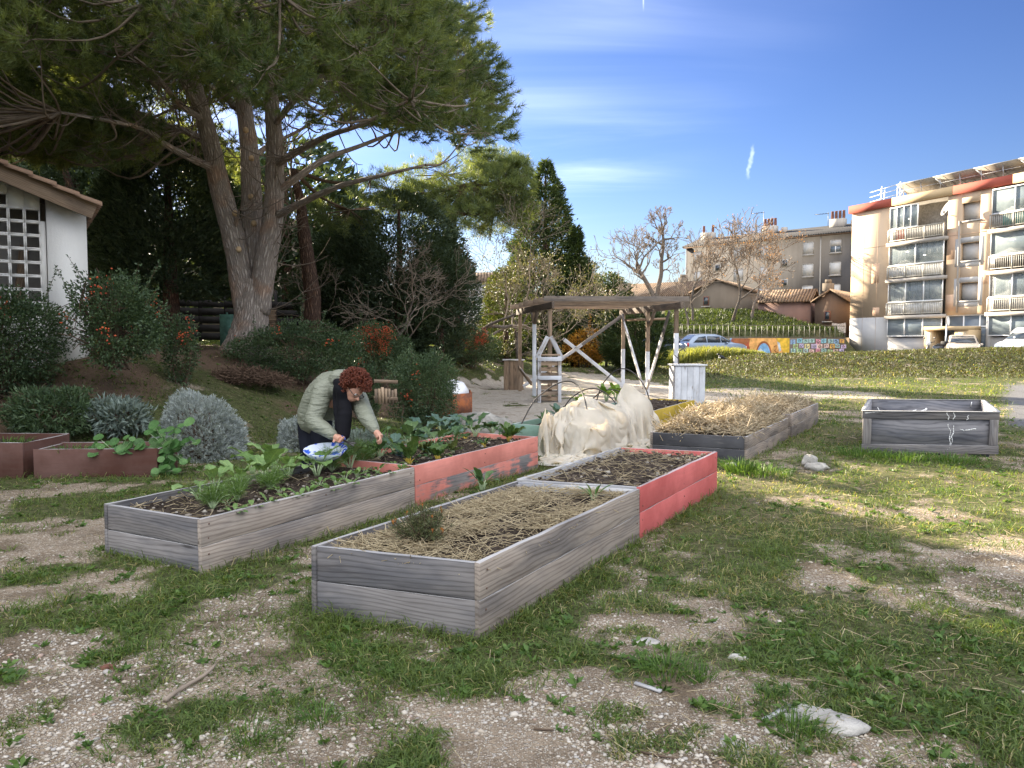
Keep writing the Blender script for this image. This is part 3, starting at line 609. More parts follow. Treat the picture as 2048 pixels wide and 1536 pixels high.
straw_heap('straw_litter', W1, 2.4, 1.03, H1-.045, 420, 'straw', 'thin straw on the soil of the grey greens bed', .02, (.04, .16), dens=lambda x, y, a, b: np.clip(1.1-a*.6, .12, 1))
straw_heap('straw_litter', W1b, 2.5, 1.03, H1-.03, 200, 'straw', 'few straw bits between the chard plants', .02, (.03, .12))
straw_heap('straw_mulch', W3_, 2.75, 1.25, H3+.0, 4200, 'straw_gold', 'deep golden straw heaped on the black fronted bed', .20, (.08, .34), tilt=.5, rad=.0040)
straw_heap('straw_mulch', W3b, 2.6, 1.25, H3+.05, 2000, 'straw_gold', 'dry straw and weeds on the farther brown bed', .14, (.08, .32), tilt=.55, rad=.0042)
for (W_, L_, Wd, z, n_, lab) in ((W2b, 2.24, 1.03, H2-.03, 900, 'dark soil clods on the red bed'), (W1b, 2.5, 1.03, H1-.035, 420, 'soil crumbs among the chard'), (W1, 2.4, 1.03, H1-.045, 420, 'soil crumbs under the mustard greens'), (W4b, 2.85, 1.2, H4-.02, 400, 'soil clods on the yellow bed')):
    a = .06+R.rand(n_)*(L_-.12); b = .06+R.rand(n_)*(Wd-.12); A = np.array([W_(p, q, z) for p, q in zip(a, b)]); A[:, 2] += .02*R.rand(n_); mb = MB(); add_stones(mb, A, .006+.02*R.rand(n_)**2.5, R.rand(n_), .7)
    t = NT('soil_clods'); tag(mb.build('soil_crumbs', t.fin(t.ramp(t.attr('var'), [(0, (.03, .022, .017)), (.75, (.12, .095, .075)), (1, (.36, .33, .28))]), .95, .1)), lab, 'soil', kind='stuff')
# brown planters at the left
def planter(label, px, L, W, hgt, ang, lean=0.0, fill=True):
    c = G(*px); u = np.array((math.cos(ang), math.sin(ang))); v = np.array((-u[1], u[0])); r = thing('planter_box', label, 'planter', (c[0], c[1], 0), 'brown painted planter boxes'); t = .03
    W3 = lambda a, b, z: np.array((c[0]+u[0]*a+v[0]*b, c[1]+u[1]*a+v[1]*b, z)); FOOT.append((c[:2], u, v, L, W))
    for b in (t/2, W-t/2): MB().plank(W3(0, b, hgt/2-.01), W3(L, b, hgt/2-.01), hgt+.02, t, seg=6, wob=.004).build('side_board', M['brown_paint'], r, bevel=.003)
    for a in (t/2, L-t/2): MB().plank(W3(a, t+.002, hgt/2-.014), W3(a, W-t-.002, hgt/2-.014), hgt+.01, t, seg=2, wob=.004).build('end_board', M['brown_paint'], r, bevel=.003)
    A, B = np.meshgrid(np.linspace(t+.001, L-t-.001, 30), np.linspace(t+.001, W-t-.001, 16)); X = c[0]+u[0]*A+v[0]*B; Y = c[1]+u[1]*A+v[1]*B
    mb = MB(); mb.grid(np.stack([X, Y, hgt-.07+(fbm(X*6, Y*6)-.5)*.06], -1)); mb.build('soil', M['soil'], r, smooth=True); return W3
WP1 = planter('brown painted planter with round nasturtium leaves spilling over its end', (68, 957), 1.36, .62, .33, .06)
WP2 = planter('brown planter at the photo edge, its corner open and grass inside', (-130, 955), 1.02, .9, .40, -.02)
# plywood box on blocks
def ply_box():
    c0 = G(1724, 911); c1 = G(1994, 915); u = nrm((c1-c0)[:2]); v = np.array((math.sin(math.radians(27)), math.cos(math.radians(27)))); W = float(np.linalg.norm((c1-c0)[:2])); D = 2.35; FOOT.append((c0[:2], u, v, W, D)); b0 = .045; hh = .60
    W3 = lambda a, b, z: np.array((c0[0]+u[0]*a+v[0]*b, c0[1]+u[1]*a+v[1]*b, z)); r = thing('wooden_crate', 'empty weathered plywood bed box standing alone on low blocks', 'wooden box', (c0[0]+u[0]*W/2, c0[1]+u[1]*W/2+D/2, 0))
    t = .02; hp = b0+.02
    for (p, q) in (((0, t), (W, t)), ((0, D-t), (W, D-t)), ((t, t*2), (t, D-t*2)), ((W-t, t*2), (W-t, D-t*2))):
        MB().plank(W3(*p, (hp+hh)/2), W3(*q, (hp+hh)/2), hh-hp-.006, t, seg=4, wob=.001).build('plywood_panel', M['plywood'], r)
    for b, sg in ((-.002, 1), (D+.002, -1)):                # frame boards outside the panels, front and back
        for z, w in ((hh-.045, .10), (b0+.055, .115)): MB().plank(W3(-.012, b, z), W3(W+.012, b, z), w, .026, seg=5, wob=.002).build('rail', M['grey_wood'], r, bevel=.003)
        for a in (.055, W-.055): MB().plank(W3(a, b, b0+.115), W3(a, b, hh-.097), .11, .026, up=(*u, 0)).build('upright', M['grey_wood'], r, bevel=.003)
    for a, sg in ((-.002, 1), (W+.002, -1)): MB().plank(W3(a, .015, hh-.046), W3(a, D-.015, hh-.046), .10, .026, seg=5, wob=.002).build('rail', M['grey_wood'], r, bevel=.003)
    mb = MB()
    for (p, q) in (((-.01, .0), (W+.01, .0)), ((-.01, D), (W+.01, D)), ((0, .03), (0, D-.03)), ((W, .03), (W, D-.03))): mb.plank(W3(*p, hh+.008), W3(*q, hh+.008), .008, .058, seg=4, wob=.001)
    mb.build('capping', M['top_wood'], r)
    mb = MB()
    for a in (.25, W/2, W-.25):
        for b in (.25, D-.3): MB().box(W3(a, b, .012), (.2, .3, .07), [(*u, 0), (-u[1], u[0], 0), (0, 0, 1)]).build('support_block', M['dark_wood'], r)
    mb = MB()                                               # spilt and dripped white paint
    for (x0, z0, x1, z1, wd) in ((1.08, .60, 1.10, .50, .008), (1.17, .60, 1.165, .50, .008), (1.1, .44, 1.13, .28, .006), (1.18, .42, 1.13, .22, .007), (1.13, .28, 1.11, .1, .006), (1.16, .3, 1.13, .12, .005), (1.32, .36, 1.45, .38, .012), (1.26, .37, 1.31, .35, .008), (.02, .58, .24, .6, .008), (1.33, .5, 1.35, .56, .006), (.02, .42, .05, .2, .006)):
        k = np.linspace(0, 1, 7)
        pts = [W3(x0+(x1-x0)*q+.012*math.sin(q*7+x0*9), -.0165 if not (.12 < z0+(z1-z0)*q < .49) else .0085, z0+(z1-z0)*q) for q in k]
        for q0, q1 in zip(pts[:-1], pts[1:]): mb.plank(q0, q1, wd*(.6+.8*R.rand()), .004, up=(1, 0, 0) if abs(z1-z0) > .05 else (0, 0, 1))
    for (x0, z0, x1, z1, wd) in ((.55, .38, .72, .44, .018), (.62, .33, .85, .44, .03), (.83, .40, .88, .47, .03), (1.55, .5, 1.56, .58, .012), (.12, .48, .16, .4, .01)):
        q0, q1 = W3(x0, D-t*1.5-.004, z0), W3(x1, D-t*1.5-.004, z1); mb.plank(q0, q1, wd, .004)
    tag(mb.build('paint_spill', M['white_paint'], r), kind='stuff')
ply_box()
# ---------- peach apartment block
M['peach'] = m_stucco('peach_render', (.53, .405, .285), .04, .25, bump=.15); M['peach_deep'] = m_stucco('deeper_peach_render', (.54, .37, .255), .05, .5, bump=.15)
M['white_render'] = m_stucco('white_render', (.45, .44, .425), .06, .5, bump=.15); M['fascia_red'] = m_stucco('brick_red_fascia', (.34, .09, .065), .12, .6); M['fascia_cream'] = m_stucco('cream_fascia', (.52, .385, .225), .12, .6)
M['slab'] = m_stucco('grey_concrete_edge', (.42, .39, .35), .3, .7); M['shutter'] = m_plain('white_shutter', (.46, .45, .43), .5, .3, var=.03); M['curtain'] = m_plain('white_curtain', (.75, .75, .73), .8, .1, var=.15, scale=3)
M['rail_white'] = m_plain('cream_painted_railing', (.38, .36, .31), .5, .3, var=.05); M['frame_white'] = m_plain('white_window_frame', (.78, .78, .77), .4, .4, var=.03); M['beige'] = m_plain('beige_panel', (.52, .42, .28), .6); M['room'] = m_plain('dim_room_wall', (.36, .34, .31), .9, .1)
M['dish'] = m_plain('dull_grey_dish', (.16, .155, .15), .7)
def apartment():
    A = lambda s, z, n=0.0: np.array((FB[0]+FE[0]*s*.957+FN[0]*n, FB[1]+FE[1]*s*.957+FN[1]*n, z)); E = np.array((*FE, 0)); N = np.array((*FN, 0)); U = np.array((0, 0, 1.)); AX = [E, N, U]
    r = thing('apartment_building', 'sunlit peach apartment block with glazed balconies and panels along its roof', 'apartment building', A(12, .6))
    def B(mb, s0, s1, z0, z1, n0, n1): mb.box(A((s0+s1)/2, (z0+z1)/2, (n0+n1)/2), ((s1-s0)*.957, n1-n0, z1-z0), AX); return mb
    S_END = 34.0; g = .45; top = 12.35; SL = [3.55, 6.45, 9.35]; bays = [(4.08, 9.2), (12.83, 18.0), (22.3, 27.4)]
    # wall, cut round the loggias and the stair windows
    edges = [0.0]
    for b in bays: edges += [b[0], b[1]]
    edges.append(S_END); win = [(10.35, 11.85), (19.2, 20.7)]; W_ = lambda *q: B(MB(), *q, -.35, 0).build('wall', M['peach'], r)
    for i in range(0, len(edges), 2):
        s0, s1 = edges[i], edges[i+1]; ws = [q for q in win if s0 < q[0] < s1]
        if not ws: W_(s0, s1, SL[0]-.06, top); continue
        q = ws[0]; W_(s0, q[0], SL[0]-.06, top); W_(q[1], s1, SL[0]-.06, top); zz = SL[0]-.06
        for f in SL: W_(q[0], q[1], zz, f+.95); zz = f+2.25
        W_(q[0], q[1], zz, top)
    w = MB(); B(w, 0, 4.08, g, SL[0]-.06, -.35, .003); B(w, 4.08, 9.05, g, 1.82, -.35, .03); B(w, 12.95, S_END, g, 1.82, -.35, .03); B(w, 12.6, 12.95, g, SL[0]-.06, -.35, .01); w.build('base_wall', M['white_render'], r)
    w = MB(); B(w, 0, S_END, g, top+.2, -11, -6.0); B(w, 0, .3, g, top+.2, -6.0, -.35); w.build('rear_wall', M['peach'], r)
    for (s0, s1, z0, z1) in ((2.2, 3.0, 6.3, 7.9), (9.25, 10.3, 7.6, 9.6), (11.9, 12.8, 5.6, 6.6), (9.25, 10.1, 3.8, 5.0), (11.87, 12.75, 9.5, 10.4), (2.4, 3.1, 3.6, 4.3)): B(MB(), s0, s1, z0, z1, 0, .004).build('paint_patch', M['peach_deep'], r)
    w = MB()
    for f in SL[:2]:
        for (s0, s1, z0, z1) in ((9.9, 10.33, f+.55, f+2.6), (11.87, 12.2, f+.55, f+2.6), (10.33, 11.87, f+.5, f+.94), (10.33, 11.87, f+2.27, f+2.65)): B(w, s0, s1, z0, z1, 0, .005)
    w.build('white_surround', M['white_render'], r)
    w = MB()
    for s in (1.35, 2.75): B(w, s-.012, s+.012, g, top, .002, .006)
    B(w, 0, 4.08, SL[2]-.1, SL[2]-.05, .002, .007); B(w, 9.2, 12.8, SL[2]-.02, SL[2]+.03, .002, .007); w.build('panel_joint', M['peach_deep'], r)
    # red and cream fascia, roof deck
    for (s0, s1, mk) in ((-.25, 4.2, 'fascia_red'), (4.2, 9.7, 'fascia_cream'), (9.7, 14.3, 'fascia_red'), (14.3, 22, 'fascia_cream'), (22, 27, 'fascia_red'), (27, S_END, 'fascia_cream')): B(MB(), s0, s1-.004, top, top+.62, -.3, .18).build('fascia', M[mk], r)
    B(MB(), -.1, S_END, top, top+.35, -11, -.32).build('roof', M['slab'], r)
    # loggias: back wall, slab, glazing, railing
    for bi, (s0, s1) in enumerate(bays):
        for fi, f in enumerate([.6]+SL):
            z0 = f+.0; z1 = ([SL[0], SL[1], SL[2], top][fi])-.18
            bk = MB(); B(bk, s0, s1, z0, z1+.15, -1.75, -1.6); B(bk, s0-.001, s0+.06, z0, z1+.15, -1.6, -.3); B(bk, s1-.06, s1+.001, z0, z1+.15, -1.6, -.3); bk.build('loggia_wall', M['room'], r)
            if fi:
                B(MB(), s0-.12, s1+.12, f-.24, f+.02, -1.7, .42).build('balcony_slab', M['slab'], r)
                rl = MB(); B(rl, s0, s1, f+.98, f+1.05, .30, .37); B(rl, s0, s1, f+.14, f+.18, .31, .36); k = int((s1-s0)/.155)
                for q in range(k+1): s = s0+.02+(s1-s0-.04)*q/k; B(rl, s-.018, s+.018, f+.18, f+.98, .32, .355)
                for q in range(4): s = s0+.03+(s1-s0-.06)*q/3; B(rl, s-.045, s+.045, f+.02, f+.98, .30, .37)
                rl.build('balcony_railing', M['rail_white'], r)
                pn = MB(); B(pn, s0+.05, s1-.05, f+.1, f+.95, .2, .22)
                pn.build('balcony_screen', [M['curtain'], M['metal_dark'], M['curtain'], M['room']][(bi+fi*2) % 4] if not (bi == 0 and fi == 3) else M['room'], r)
            gz0 = f+1.06 if fi else 1.9; open_ = (bi == 0 and fi == 3); se = s0+2.7 if open_ else s1-.06
            nb = 3 if fi != 2 else 2; nb = 4 if bi == 0 and fi == 3 else nb
            fr = MB(); gl = MB(); B(fr, s0+.06, se, gz0, gz0+.07, .16, .26); B(fr, s0+.06, se, z1-.07, z1, .16, .26)
            for q in range(nb+1):
                s = s0+.06+(se-s0-.06)*q/nb; B(fr, max(s-.035, s0+.06), min(s+.035, se), gz0+.07, z1-.07, .16, .26)
            fr_o = fr.build('window_frame', M['frame_white'], r)
            B(gl, s0+.08, se-.02, gz0+.05, z1-.05, .20, .21)
            gl.build('window_pane', glazing(bi, fi), r)
            if (bi, fi) in ((0, 1), (0, 2), (1, 1)):         # curtains behind the glass, in folds
                cu = MB(); s = s0+.2
                while s < se-.3:
                    wd = .12+.14*R.rand(); hgt = z1-.1-(0 if fi == 1 else (.0 if s < s0+1.8 else 1.15*(R.rand() < .9)))
                    if R.rand() < .86: cu.box(A(s+wd/2, (max(gz0+.1, z1-.12-(1.55 if fi == 1 else .85+.4*(s < s0+1.7)))+z1-.1)/2, .10+.03*math.sin(s*9)), (wd, .03, z1-.1-max(gz0+.1, z1-.12-(1.55 if fi == 1 else .85+.4*(s < s0+1.7)))), AX)
                    s += wd*1.03
                cu.build('curtain', M['curtain'], r)
            if (bi, fi) == (0, 3): B(MB(), s0+.75, s0+1.45, f+.15, f+.93, .235, .26).build('red_cloth', m_plain('red_cloth', (.55, .09, .06), .8), r)
            if (bi, fi) == (1, 3): B(MB(), s0+.9, s0+4.6, f+.15, f+.96, .235, .26).build('green_cloth', m_plain('green_cloth', (.2, .42, .34), .8), r)
    for (s0, s1) in win:
        for f in SL:
            B(MB(), s0, s1, f+.95, f+2.25, -.30, -.27).build('shutter', M['shutter'], r); B(MB(), s0-.05, s1+.05, f+.86, f+.95, -.26, .07).build('window_sill', M['white_render'], r)
    w = MB(); B(w, 10.18, 10.28, SL[0]+.1, SL[2]+1.0, .01, .1); w.build('drainpipe', M['slab'], r)
    # stair hall: transom lights over the porch
    fr = MB(); B(fr, 9.2, 12.6, 2.55, 2.65, -.2, -.1); B(fr, 9.2, 12.6, 3.4, 3.49, -.2, -.1)
    for s in (9.25, 10.7, 12.0, 12.55): B(fr, s-.04, s+.04, .6, 3.4, -.2, -.1)
    fr.build('hall_frame', M['frame_white'], r); B(MB(), 9.2, 12.6, .6, 3.48, -.17, -.15).build('hall_glass', M['glass'], r)
    w = MB(); B(w, 8.55, 9.2, g, 2.35, .0, 1.35); B(w, 11.1, 12.2, g, 2.35, .0, 1.35); B(w, 8.55, 12.2, 2.35, 2.62, .0, 1.45); w.build('porch', M['fascia_cream'], r)
    w = MB(); B(w, 8.85, 9.2, g, 2.2, 1.352, 1.36); B(w, 11.4, 12.0, g, 2.2, 1.352, 1.36); B(w, 11.15, 12.15, 1.25, 1.55, 1.36, 1.366); w.build('porch_tile', M['beige'], r)
    B(MB(), 9.9, 11.0, .6, 2.2, .05, .09).build('entrance_door', M['frame_white'], r); B(MB(), 10.1, 10.8, 1.2, 1.9, .09, .1).build('door_glass', M['glass_dark'], r)
    # satellite dish
    d = thing('satellite_dish', 'grey satellite dish fixed beside the top balcony of the peach block', 'satellite dish', A(9.6, 11.0, .5)); n = nrm(N*.65+E*.35*-1+U*.35); x = nrm(np.cross(U, n)); y = np.cross(n, x)
    MB().lathe(A(9.75, 11.25, .75), [(.02, 0), (.3, .03), (.52, .09), (.60, .13), (.585, .14), (.3, .045), (.02, .015)], 24, [x, y, n]).build('dish', M['dish'], d, smooth=True)
    MB().tube([A(9.45, 10.9, 0), A(9.5, 10.85, .4), A(9.75, 11.2, .74)], .03, 6).tube([A(9.75, 10.72, .8), A(9.75, 10.95, 1.15)], .02, 5).build('mount_arm', M['metal_dark'], d)
    MB().box(A(9.75, 11.0, 1.17), (.09, .12, .09), AX).build('receiver_head', M['metal_dark'], d)
    # solar panels and the empty rack at the roof end
    for k in range(9):
        s0 = 4.6+k*3.35; s1 = s0+3.28; pr = thing('solar_panel', ('leftmost solar panel array on the peach block roof' if k == 0 else ('second solar panel array from the left on the peach block roof' if k == 1 else ('third solar panel array from the left on the peach roof' if k == 2 else 'solar panel array on the peach roof near the photo edge'))), 'solar panel', A((s0+s1)/2, top+.62, -.8), 'solar panels along the roof')
        a, b, c, e = A(s0, top+1.62, .18), A(s1, top+1.62, .18), A(s1, top+.85, -1.9), A(s0, top+.85, -1.9); th = np.cross(b-a, e-a); th = nrm(th)*-.05
        MB().hexa([a, b, c, e, a+th, b+th, c+th, e+th]).build('panel', SOLAR, pr)
        mb = MB()
        for q in (.0, .25, .5, .75, 1): mb.plank(a+(b-a)*q*.99-th*.7+np.array((0, 0, -.07)), e+(c-e)*q*.99-th*.7+np.array((0, 0, -.07)), .06, .05)
        mb.build('underside_rail', M['slab'], pr)
        mb = MB()
        for q in (.12, .62): mb.tube([A(s0+3.3*q, top+.55, -.25), A(s0+3.3*q, top+1.5, -.1)], .035, 5); mb.tube([A(s0+3.3*q, top+.3, -1.7), A(s0+3.3*q, top+.85, -1.8)], .035, 5)
        mb.tube([A(s0, top+1.12, -.2), A(s1, top+1.12, -.2)], .025, 5); mb.tube([A(s0+.05, top+1.58, .1), A(s0+.75, top+.66, -.5)], .05, 5); mb.build('support_strut', M['metal_grey'], pr)
    q = thing('antenna_rack', 'bare metal rack of crossbars at the left roof end of the peach block', 'antenna', A(3, top+.62, -1)); mb = MB()
    for s, hgt in ((1.9, 2.05), (2.2, 1.7), (3.5, 1.85), (3.75, 2.1)): mb.tube([A(s, top+.3, -1.2), A(s+.1, top+hgt, -1.2)], .05, 5)
    for z in (1.05, 1.45, 1.85): mb.tube([A(.7, top+z-.12, -1.25), A(4.3, top+z+.12, -1.15)], .03, 5)
    mb.tube([A(3.6, top+.6, -1.2), A(4.6, top+1.5, -.8)], .04, 5); mb.build('rack_frame', M['metal_grey'], q)
def glazing(bi, fi):
    t = NT('balcony_glass'); n = t.noise(t.pos(), 1.3+bi*.4, 2); c = t.mix(n, (.10, .13, .15), (.30, .35, .36))
    b = t.N('ShaderNodeBsdfPrincipled'); t.set(b, 'Base Color', c); t.set(b, 'Roughness', .08); t.set(b, 'Specular IOR Level', .6); x = t.N('ShaderNodeBsdfTransparent'); m = t.N('ShaderNodeMixShader'); t.set(m, 0, .45 if (bi, fi) in ((0, 1), (0, 2), (1, 1)) else .75)
    t.t.links.new(x.outputs[0], m.inputs[1]); t.t.links.new(b.outputs[0], m.inputs[2]); t.t.links.new(m.outputs[0], t.out.inputs[0]); return t.m
SOLAR = m_plain('solar_module_back', (.33, .30, .255), .5, .4, var=.05)
apartment()
# ---------- grey block of flats behind
M['flat_grey'] = m_stucco('stained_grey_render', (.082, .078, .077), .40, .16, dcol=(.045, .042, .041)); M['pot'] = m_plain('terracotta_pot', (.20, .095, .068), .8, .1); M['render_tan'] = m_stucco('tan_house_render', (.18, .15, .118), .3, .4, dcol=(.12, .098, .075)); M['pink'] = m_stucco('pink_house_render', (.25, .16, .135), .18, .5); M['brown_render'] = m_stucco('brown_house_render', (.145, .098, .07), .2, .5)
def flats():
    O = np.array((24.3, 108.0)); E = nrm(np.array((16., -15.))); N = np.array((E[1], -E[0]))*1.0
    if N@(-O) < 0: N = -N
    A = lambda s, z, n=0.0: np.array((*(O+E*s+N*n), z)); AX = [np.array((*E, 0)), np.array((*N, 0)), np.array((0, 0, 1.))]
    def B(mb, s0, s1, z0, z1, n0, n1): mb.box(A((s0+s1)/2, (z0+z1)/2, (n0+n1)/2), (s1-s0, n1-n0, z1-z0), AX); return mb
    r = thing('apartment_block', 'stained grey apartment block with closed white shutters behind the bare trees', 'apartment building', A(15, 3.5)); EV = 14.55; L = 46
    B(MB(), 0, L, 2, EV, -9, 0).build('wall', M['flat_grey'], r)
    rp = MB(); a, b, c, d = A(-.4, EV-.05, .5), A(L, EV-.05, .5), A(L, EV+1.5, -4.5), A(-.4, EV+1.5, -4.5); gv = np.array([(0, 0, 0), (L, 0, 0), (L, 5, 0), (0, 5, 0)]*2, float)
    rp.hexa([a, b, c, d, a+(0, 0, .18), b+(0, 0, .18), c+(0, 0, .18), d+(0, 0, .18)], gv); e, f = A(L, EV-.05, -9.5), A(-.4, EV-.05, -9.5); rp.hexa([d, c, e, f, d+(0, 0, .18), c+(0, 0, .18), e+(0, 0, .18), f+(0, 0, .18)], gv); rp.build('roof', M['slate'], r)
    B(MB(), -.3, L, EV-.16, EV-.03, .0, .46).build('eave', M['brown_render'], r)
    sx = lambda px: (108*((px-1024)/F)-O[0])/(E[0]-E[1]*((px-1024)/F))
    cols = [1393, 1474, 1525, 1612, 1666, 1722]
    for ci, px in enumerate(cols):
        s = sx(px); zz = (13.05, 10.35, 7.65)
        for z in zz:
            f = MB(); w = .62; h = .72
            for (p0, p1, q0, q1) in ((s-w, s+w, z+h, z+h+.07), (s-w, s+w, z-h-.07, z-h), (s-w-.07, s-w, z-h, z+h), (s+w, s+w+.07, z-h, z+h)): B(f, p0, p1, q0, q1, -.02, .05)
            o = thing_part('window', f, M['slab'], r); B(MB(), s-w, s+w, z-h*(0 if (ci == 4 and z > 12) else 1), z+h, -.01, .025).build('shutter', M['shutter'], o); B(MB(), s-w-.1, s+w+.1, z-h-.2, z-h-.075, .0, .14).build('sill', M['slab'], o)
            if ci == 4 and z > 12: B(MB(), s-w, s+w, z-h, z-.01, -.01, .02).build('pane', M['glass'], o); B(MB(), s-.05, s+.05, z-h, z-.01, .02, .05).build('mullion', M['frame_white'], o)
    for px in (1433, 1566):
        s = sx(px)
        for z in (11.4, 8.9): f = MB(); B(f, s-.45, s+.45, z-.5, z+.5, 0, .05); o = thing_part('window', f, M['slab'], r); B(MB(), s-.3, s+.3, z-.32, z+.36, .05, .06).build('pane', M['glass_dark'], o)
    for px in (1371, 1637): s = sx(px); MB().tube([A(s, EV-.2, .1), A(s, 3, .1)], .08, 6).build('drainpipe', M['slab'], r)
    for px, n in ((1388, 2), (1512, 4), (1648, 4)):
        s = sx(px); mb = MB(); B(mb, s-.9, s+.9, EV+.9, EV+2.25, -4.0, -3.0); ch = mb.build('chimney', M['slab'], r); mb = MB()
        for q in range(n): mb.lathe(A(s-.7+1.4*q/max(1, n-1), EV+2.25, -3.5), [(.17, 0), (.2, .35), (.16, .9), (.2, 1.0), (.0, 1.0)], 8)
        mb.build('chimney_pot', M['pot'], ch)
        B(MB(), s+1.7, s+2.3, EV+.9, EV+1.9, -3.7, -3.1).build('chimney', M['slab'], r)
    for px in (1495, 1625):
        s = sx(px); t = thing('television_aerial', ('television aerial rising behind the bare trees on the grey flats' if px == 1495 else 'television aerial on the grey flats, just left of the last chimney'), 'aerial', A(s, EV+1.5, -4)); hh = 4.4 if px == 1495 else 3.3; MB().tube([A(s, EV+1.3, -4), A(s, EV+hh, -4)], .035, 5).build('mast', M['metal_dark'], t); mb = MB(); mb.tube([A(s-1.7, EV+hh-.1, -4), A(s+.1, EV+hh-.15, -4)], .03, 4)
        for q in range(5): mb.tube([A(s-1.6+q*.35, EV+hh-.12, -3.6), A(s-1.6+q*.35, EV+hh-.12, -4.4)], .02, 4)
        mb.build('crossbar', M['metal_dark'], t)
def thing_part(name, mb, m, r): return mb.build(name, m, r)
flats()
def gable_house(label, pL, pR, Yl, Yr, zb, ze, zp, depth, wm, window=None, roofm='tile_old', chimney=None, peak=.5, long=False):
    a = P(pL, 640, Yl)[:2]; b = P(pR, 640, Yr)[:2]; E = nrm(b-a); N = np.array((E[1], -E[0])); N = N if N@(-a) > 0 else -N; W = float(np.linalg.norm(b-a))
    A = lambda s, z, n=0.0: np.array((*(a+E*s+N*n), z)); AX = [np.array((*E, 0)), np.array((*N, 0)), np.array((0, 0, 1.))]
    r = thing('house', label, 'house', A(W/2, zb, -depth/2)); T = np.array((0, 0, .16))
    mb = MB()
    if long: mb.box(A(W/2, (zb-1+ze)/2, -depth/2), (W, depth, ze-zb+1), AX)
    else: mb.prism([A(0, zb-1), A(W, zb-1), A(W, ze), A(W*peak, zp), A(0, ze)], np.array((*(-N*depth), 0)))
    mb.build('wall', M[wm], r); rp = MB()
    if long:
        for (n0, z0, n1, z1) in ((.35, ze-.1, -depth/2, zp), (-depth-.35, ze-.1, -depth/2, zp)): p = [A(-.2, z0, n0), A(W+.2, z0, n0), A(W+.2, z1, n1), A(-.2, z1, n1)]; g = np.array([(0, 0, 0), (W, 0, 0), (W, 4, 0), (0, 4, 0)]*2, float); rp.hexa(p+[q+T for q in p], g)
    else:
        for (s0, s1) in ((-.3, W*peak), (W+.3, W*peak)): z0 = ze-.12; p = [A(s0, z0, .3), A(s1, zp+.02, .3), A(s1, zp+.02, -depth-.2), A(s0, z0, -depth-.2)]; g = np.array([(0, 0, 0), (0, 4, 0), (depth, 4, 0), (depth, 0, 0)]*2, float); rp.hexa(p+[q+T for q in p], g)
    rp.build('roof', M[roofm], r)
    if window:
        s, z, w, h = window; f = MB(); f.box(A(s, z, .03), (w+.16, .1, h+.16), AX); o = f.build('window', M['pot'], r); MB().box(A(s, z, .085), (w, .02, h), AX).build('pane', M['glass_dark'], o); MB().box(A(s, z-h/2-.2, .1), (w+.5, .22, .1), AX).build('sill', M['slab'], o)
    if chimney: s, z, n = chimney; MB().box(A(s, z, n), (.9, .7, 1.2), AX).box(A(s, z+.75, n), (.5, .45, .4), AX).build('chimney', M['render_tan'], r)
    return r, A
gable_house('long low house with a sunlit tiled roof behind the twin bare tree', 1175, 1392, 92, 84, 3.4, 6.55, 8.2, 7, 'render_tan', long=True, chimney=(10.5, 8.2, -3.6))
gable_house('tan gabled house with one tiny window left of the bare trees', 1384, 1500, 80, 77, 3.8, 6.55, 7.75, 9, 'render_tan', window=(1.45, 5.65, .42, .75), peak=.42)
gable_house('pink rendered outbuilding with a tiled roof', 1516, 1620, 74, 71.5, 3.1, 5.25, 6.35, 4.0, 'pink', long=True)
_, AH = gable_house('brown gabled house with graffiti beside the peach block', 1629, 1692, 71, 69.3, 3.0, 5.15, 6.1, 7, 'brown_render', window=(1.15, 3.85, .36, .7), peak=.5, chimney=(.3, 6.4, -3))
def graffiti():
    r = thing('graffiti_patch', 'pale and dark spray paint scrawl on the brown gabled house', 'graffiti', AH(1.3, 3.2, .02)); mb = MB(); mb.grid(np.array([[AH(s, z+.05*math.sin(s*5), .012) for s in np.linspace(1.55, 2.75, 12)] for z in (2.25, 2.7, 3.15)])); mb.build('pale_paint', m_plain('pale_spray_paint', (.6, .55, .5), .7, var=.25, scale=9), r); mb = MB()
    for (x, st) in ((-.3, [(0, 0), (.1, .5), (.2, 0), (.05, .25)]), (.0, [(0, .5), (0, 0), (.2, 0)]), (.3, [(.2, .5), (0, .5), (0, 0), (.2, 0), (.2, .25)]), (.65, [(0, 0), (0, .5), (.2, .4), (0, .25), (.2, 0)]), (1.0, [(0, .5), (.1, 0), (.2, .5)])):
        mb.tube([AH(.15+x+p, 2.35+q, .02) for p, q in st], .035, 4)
    mb.build('dark_scrawl', M['metal_dark'], r)
graffiti()
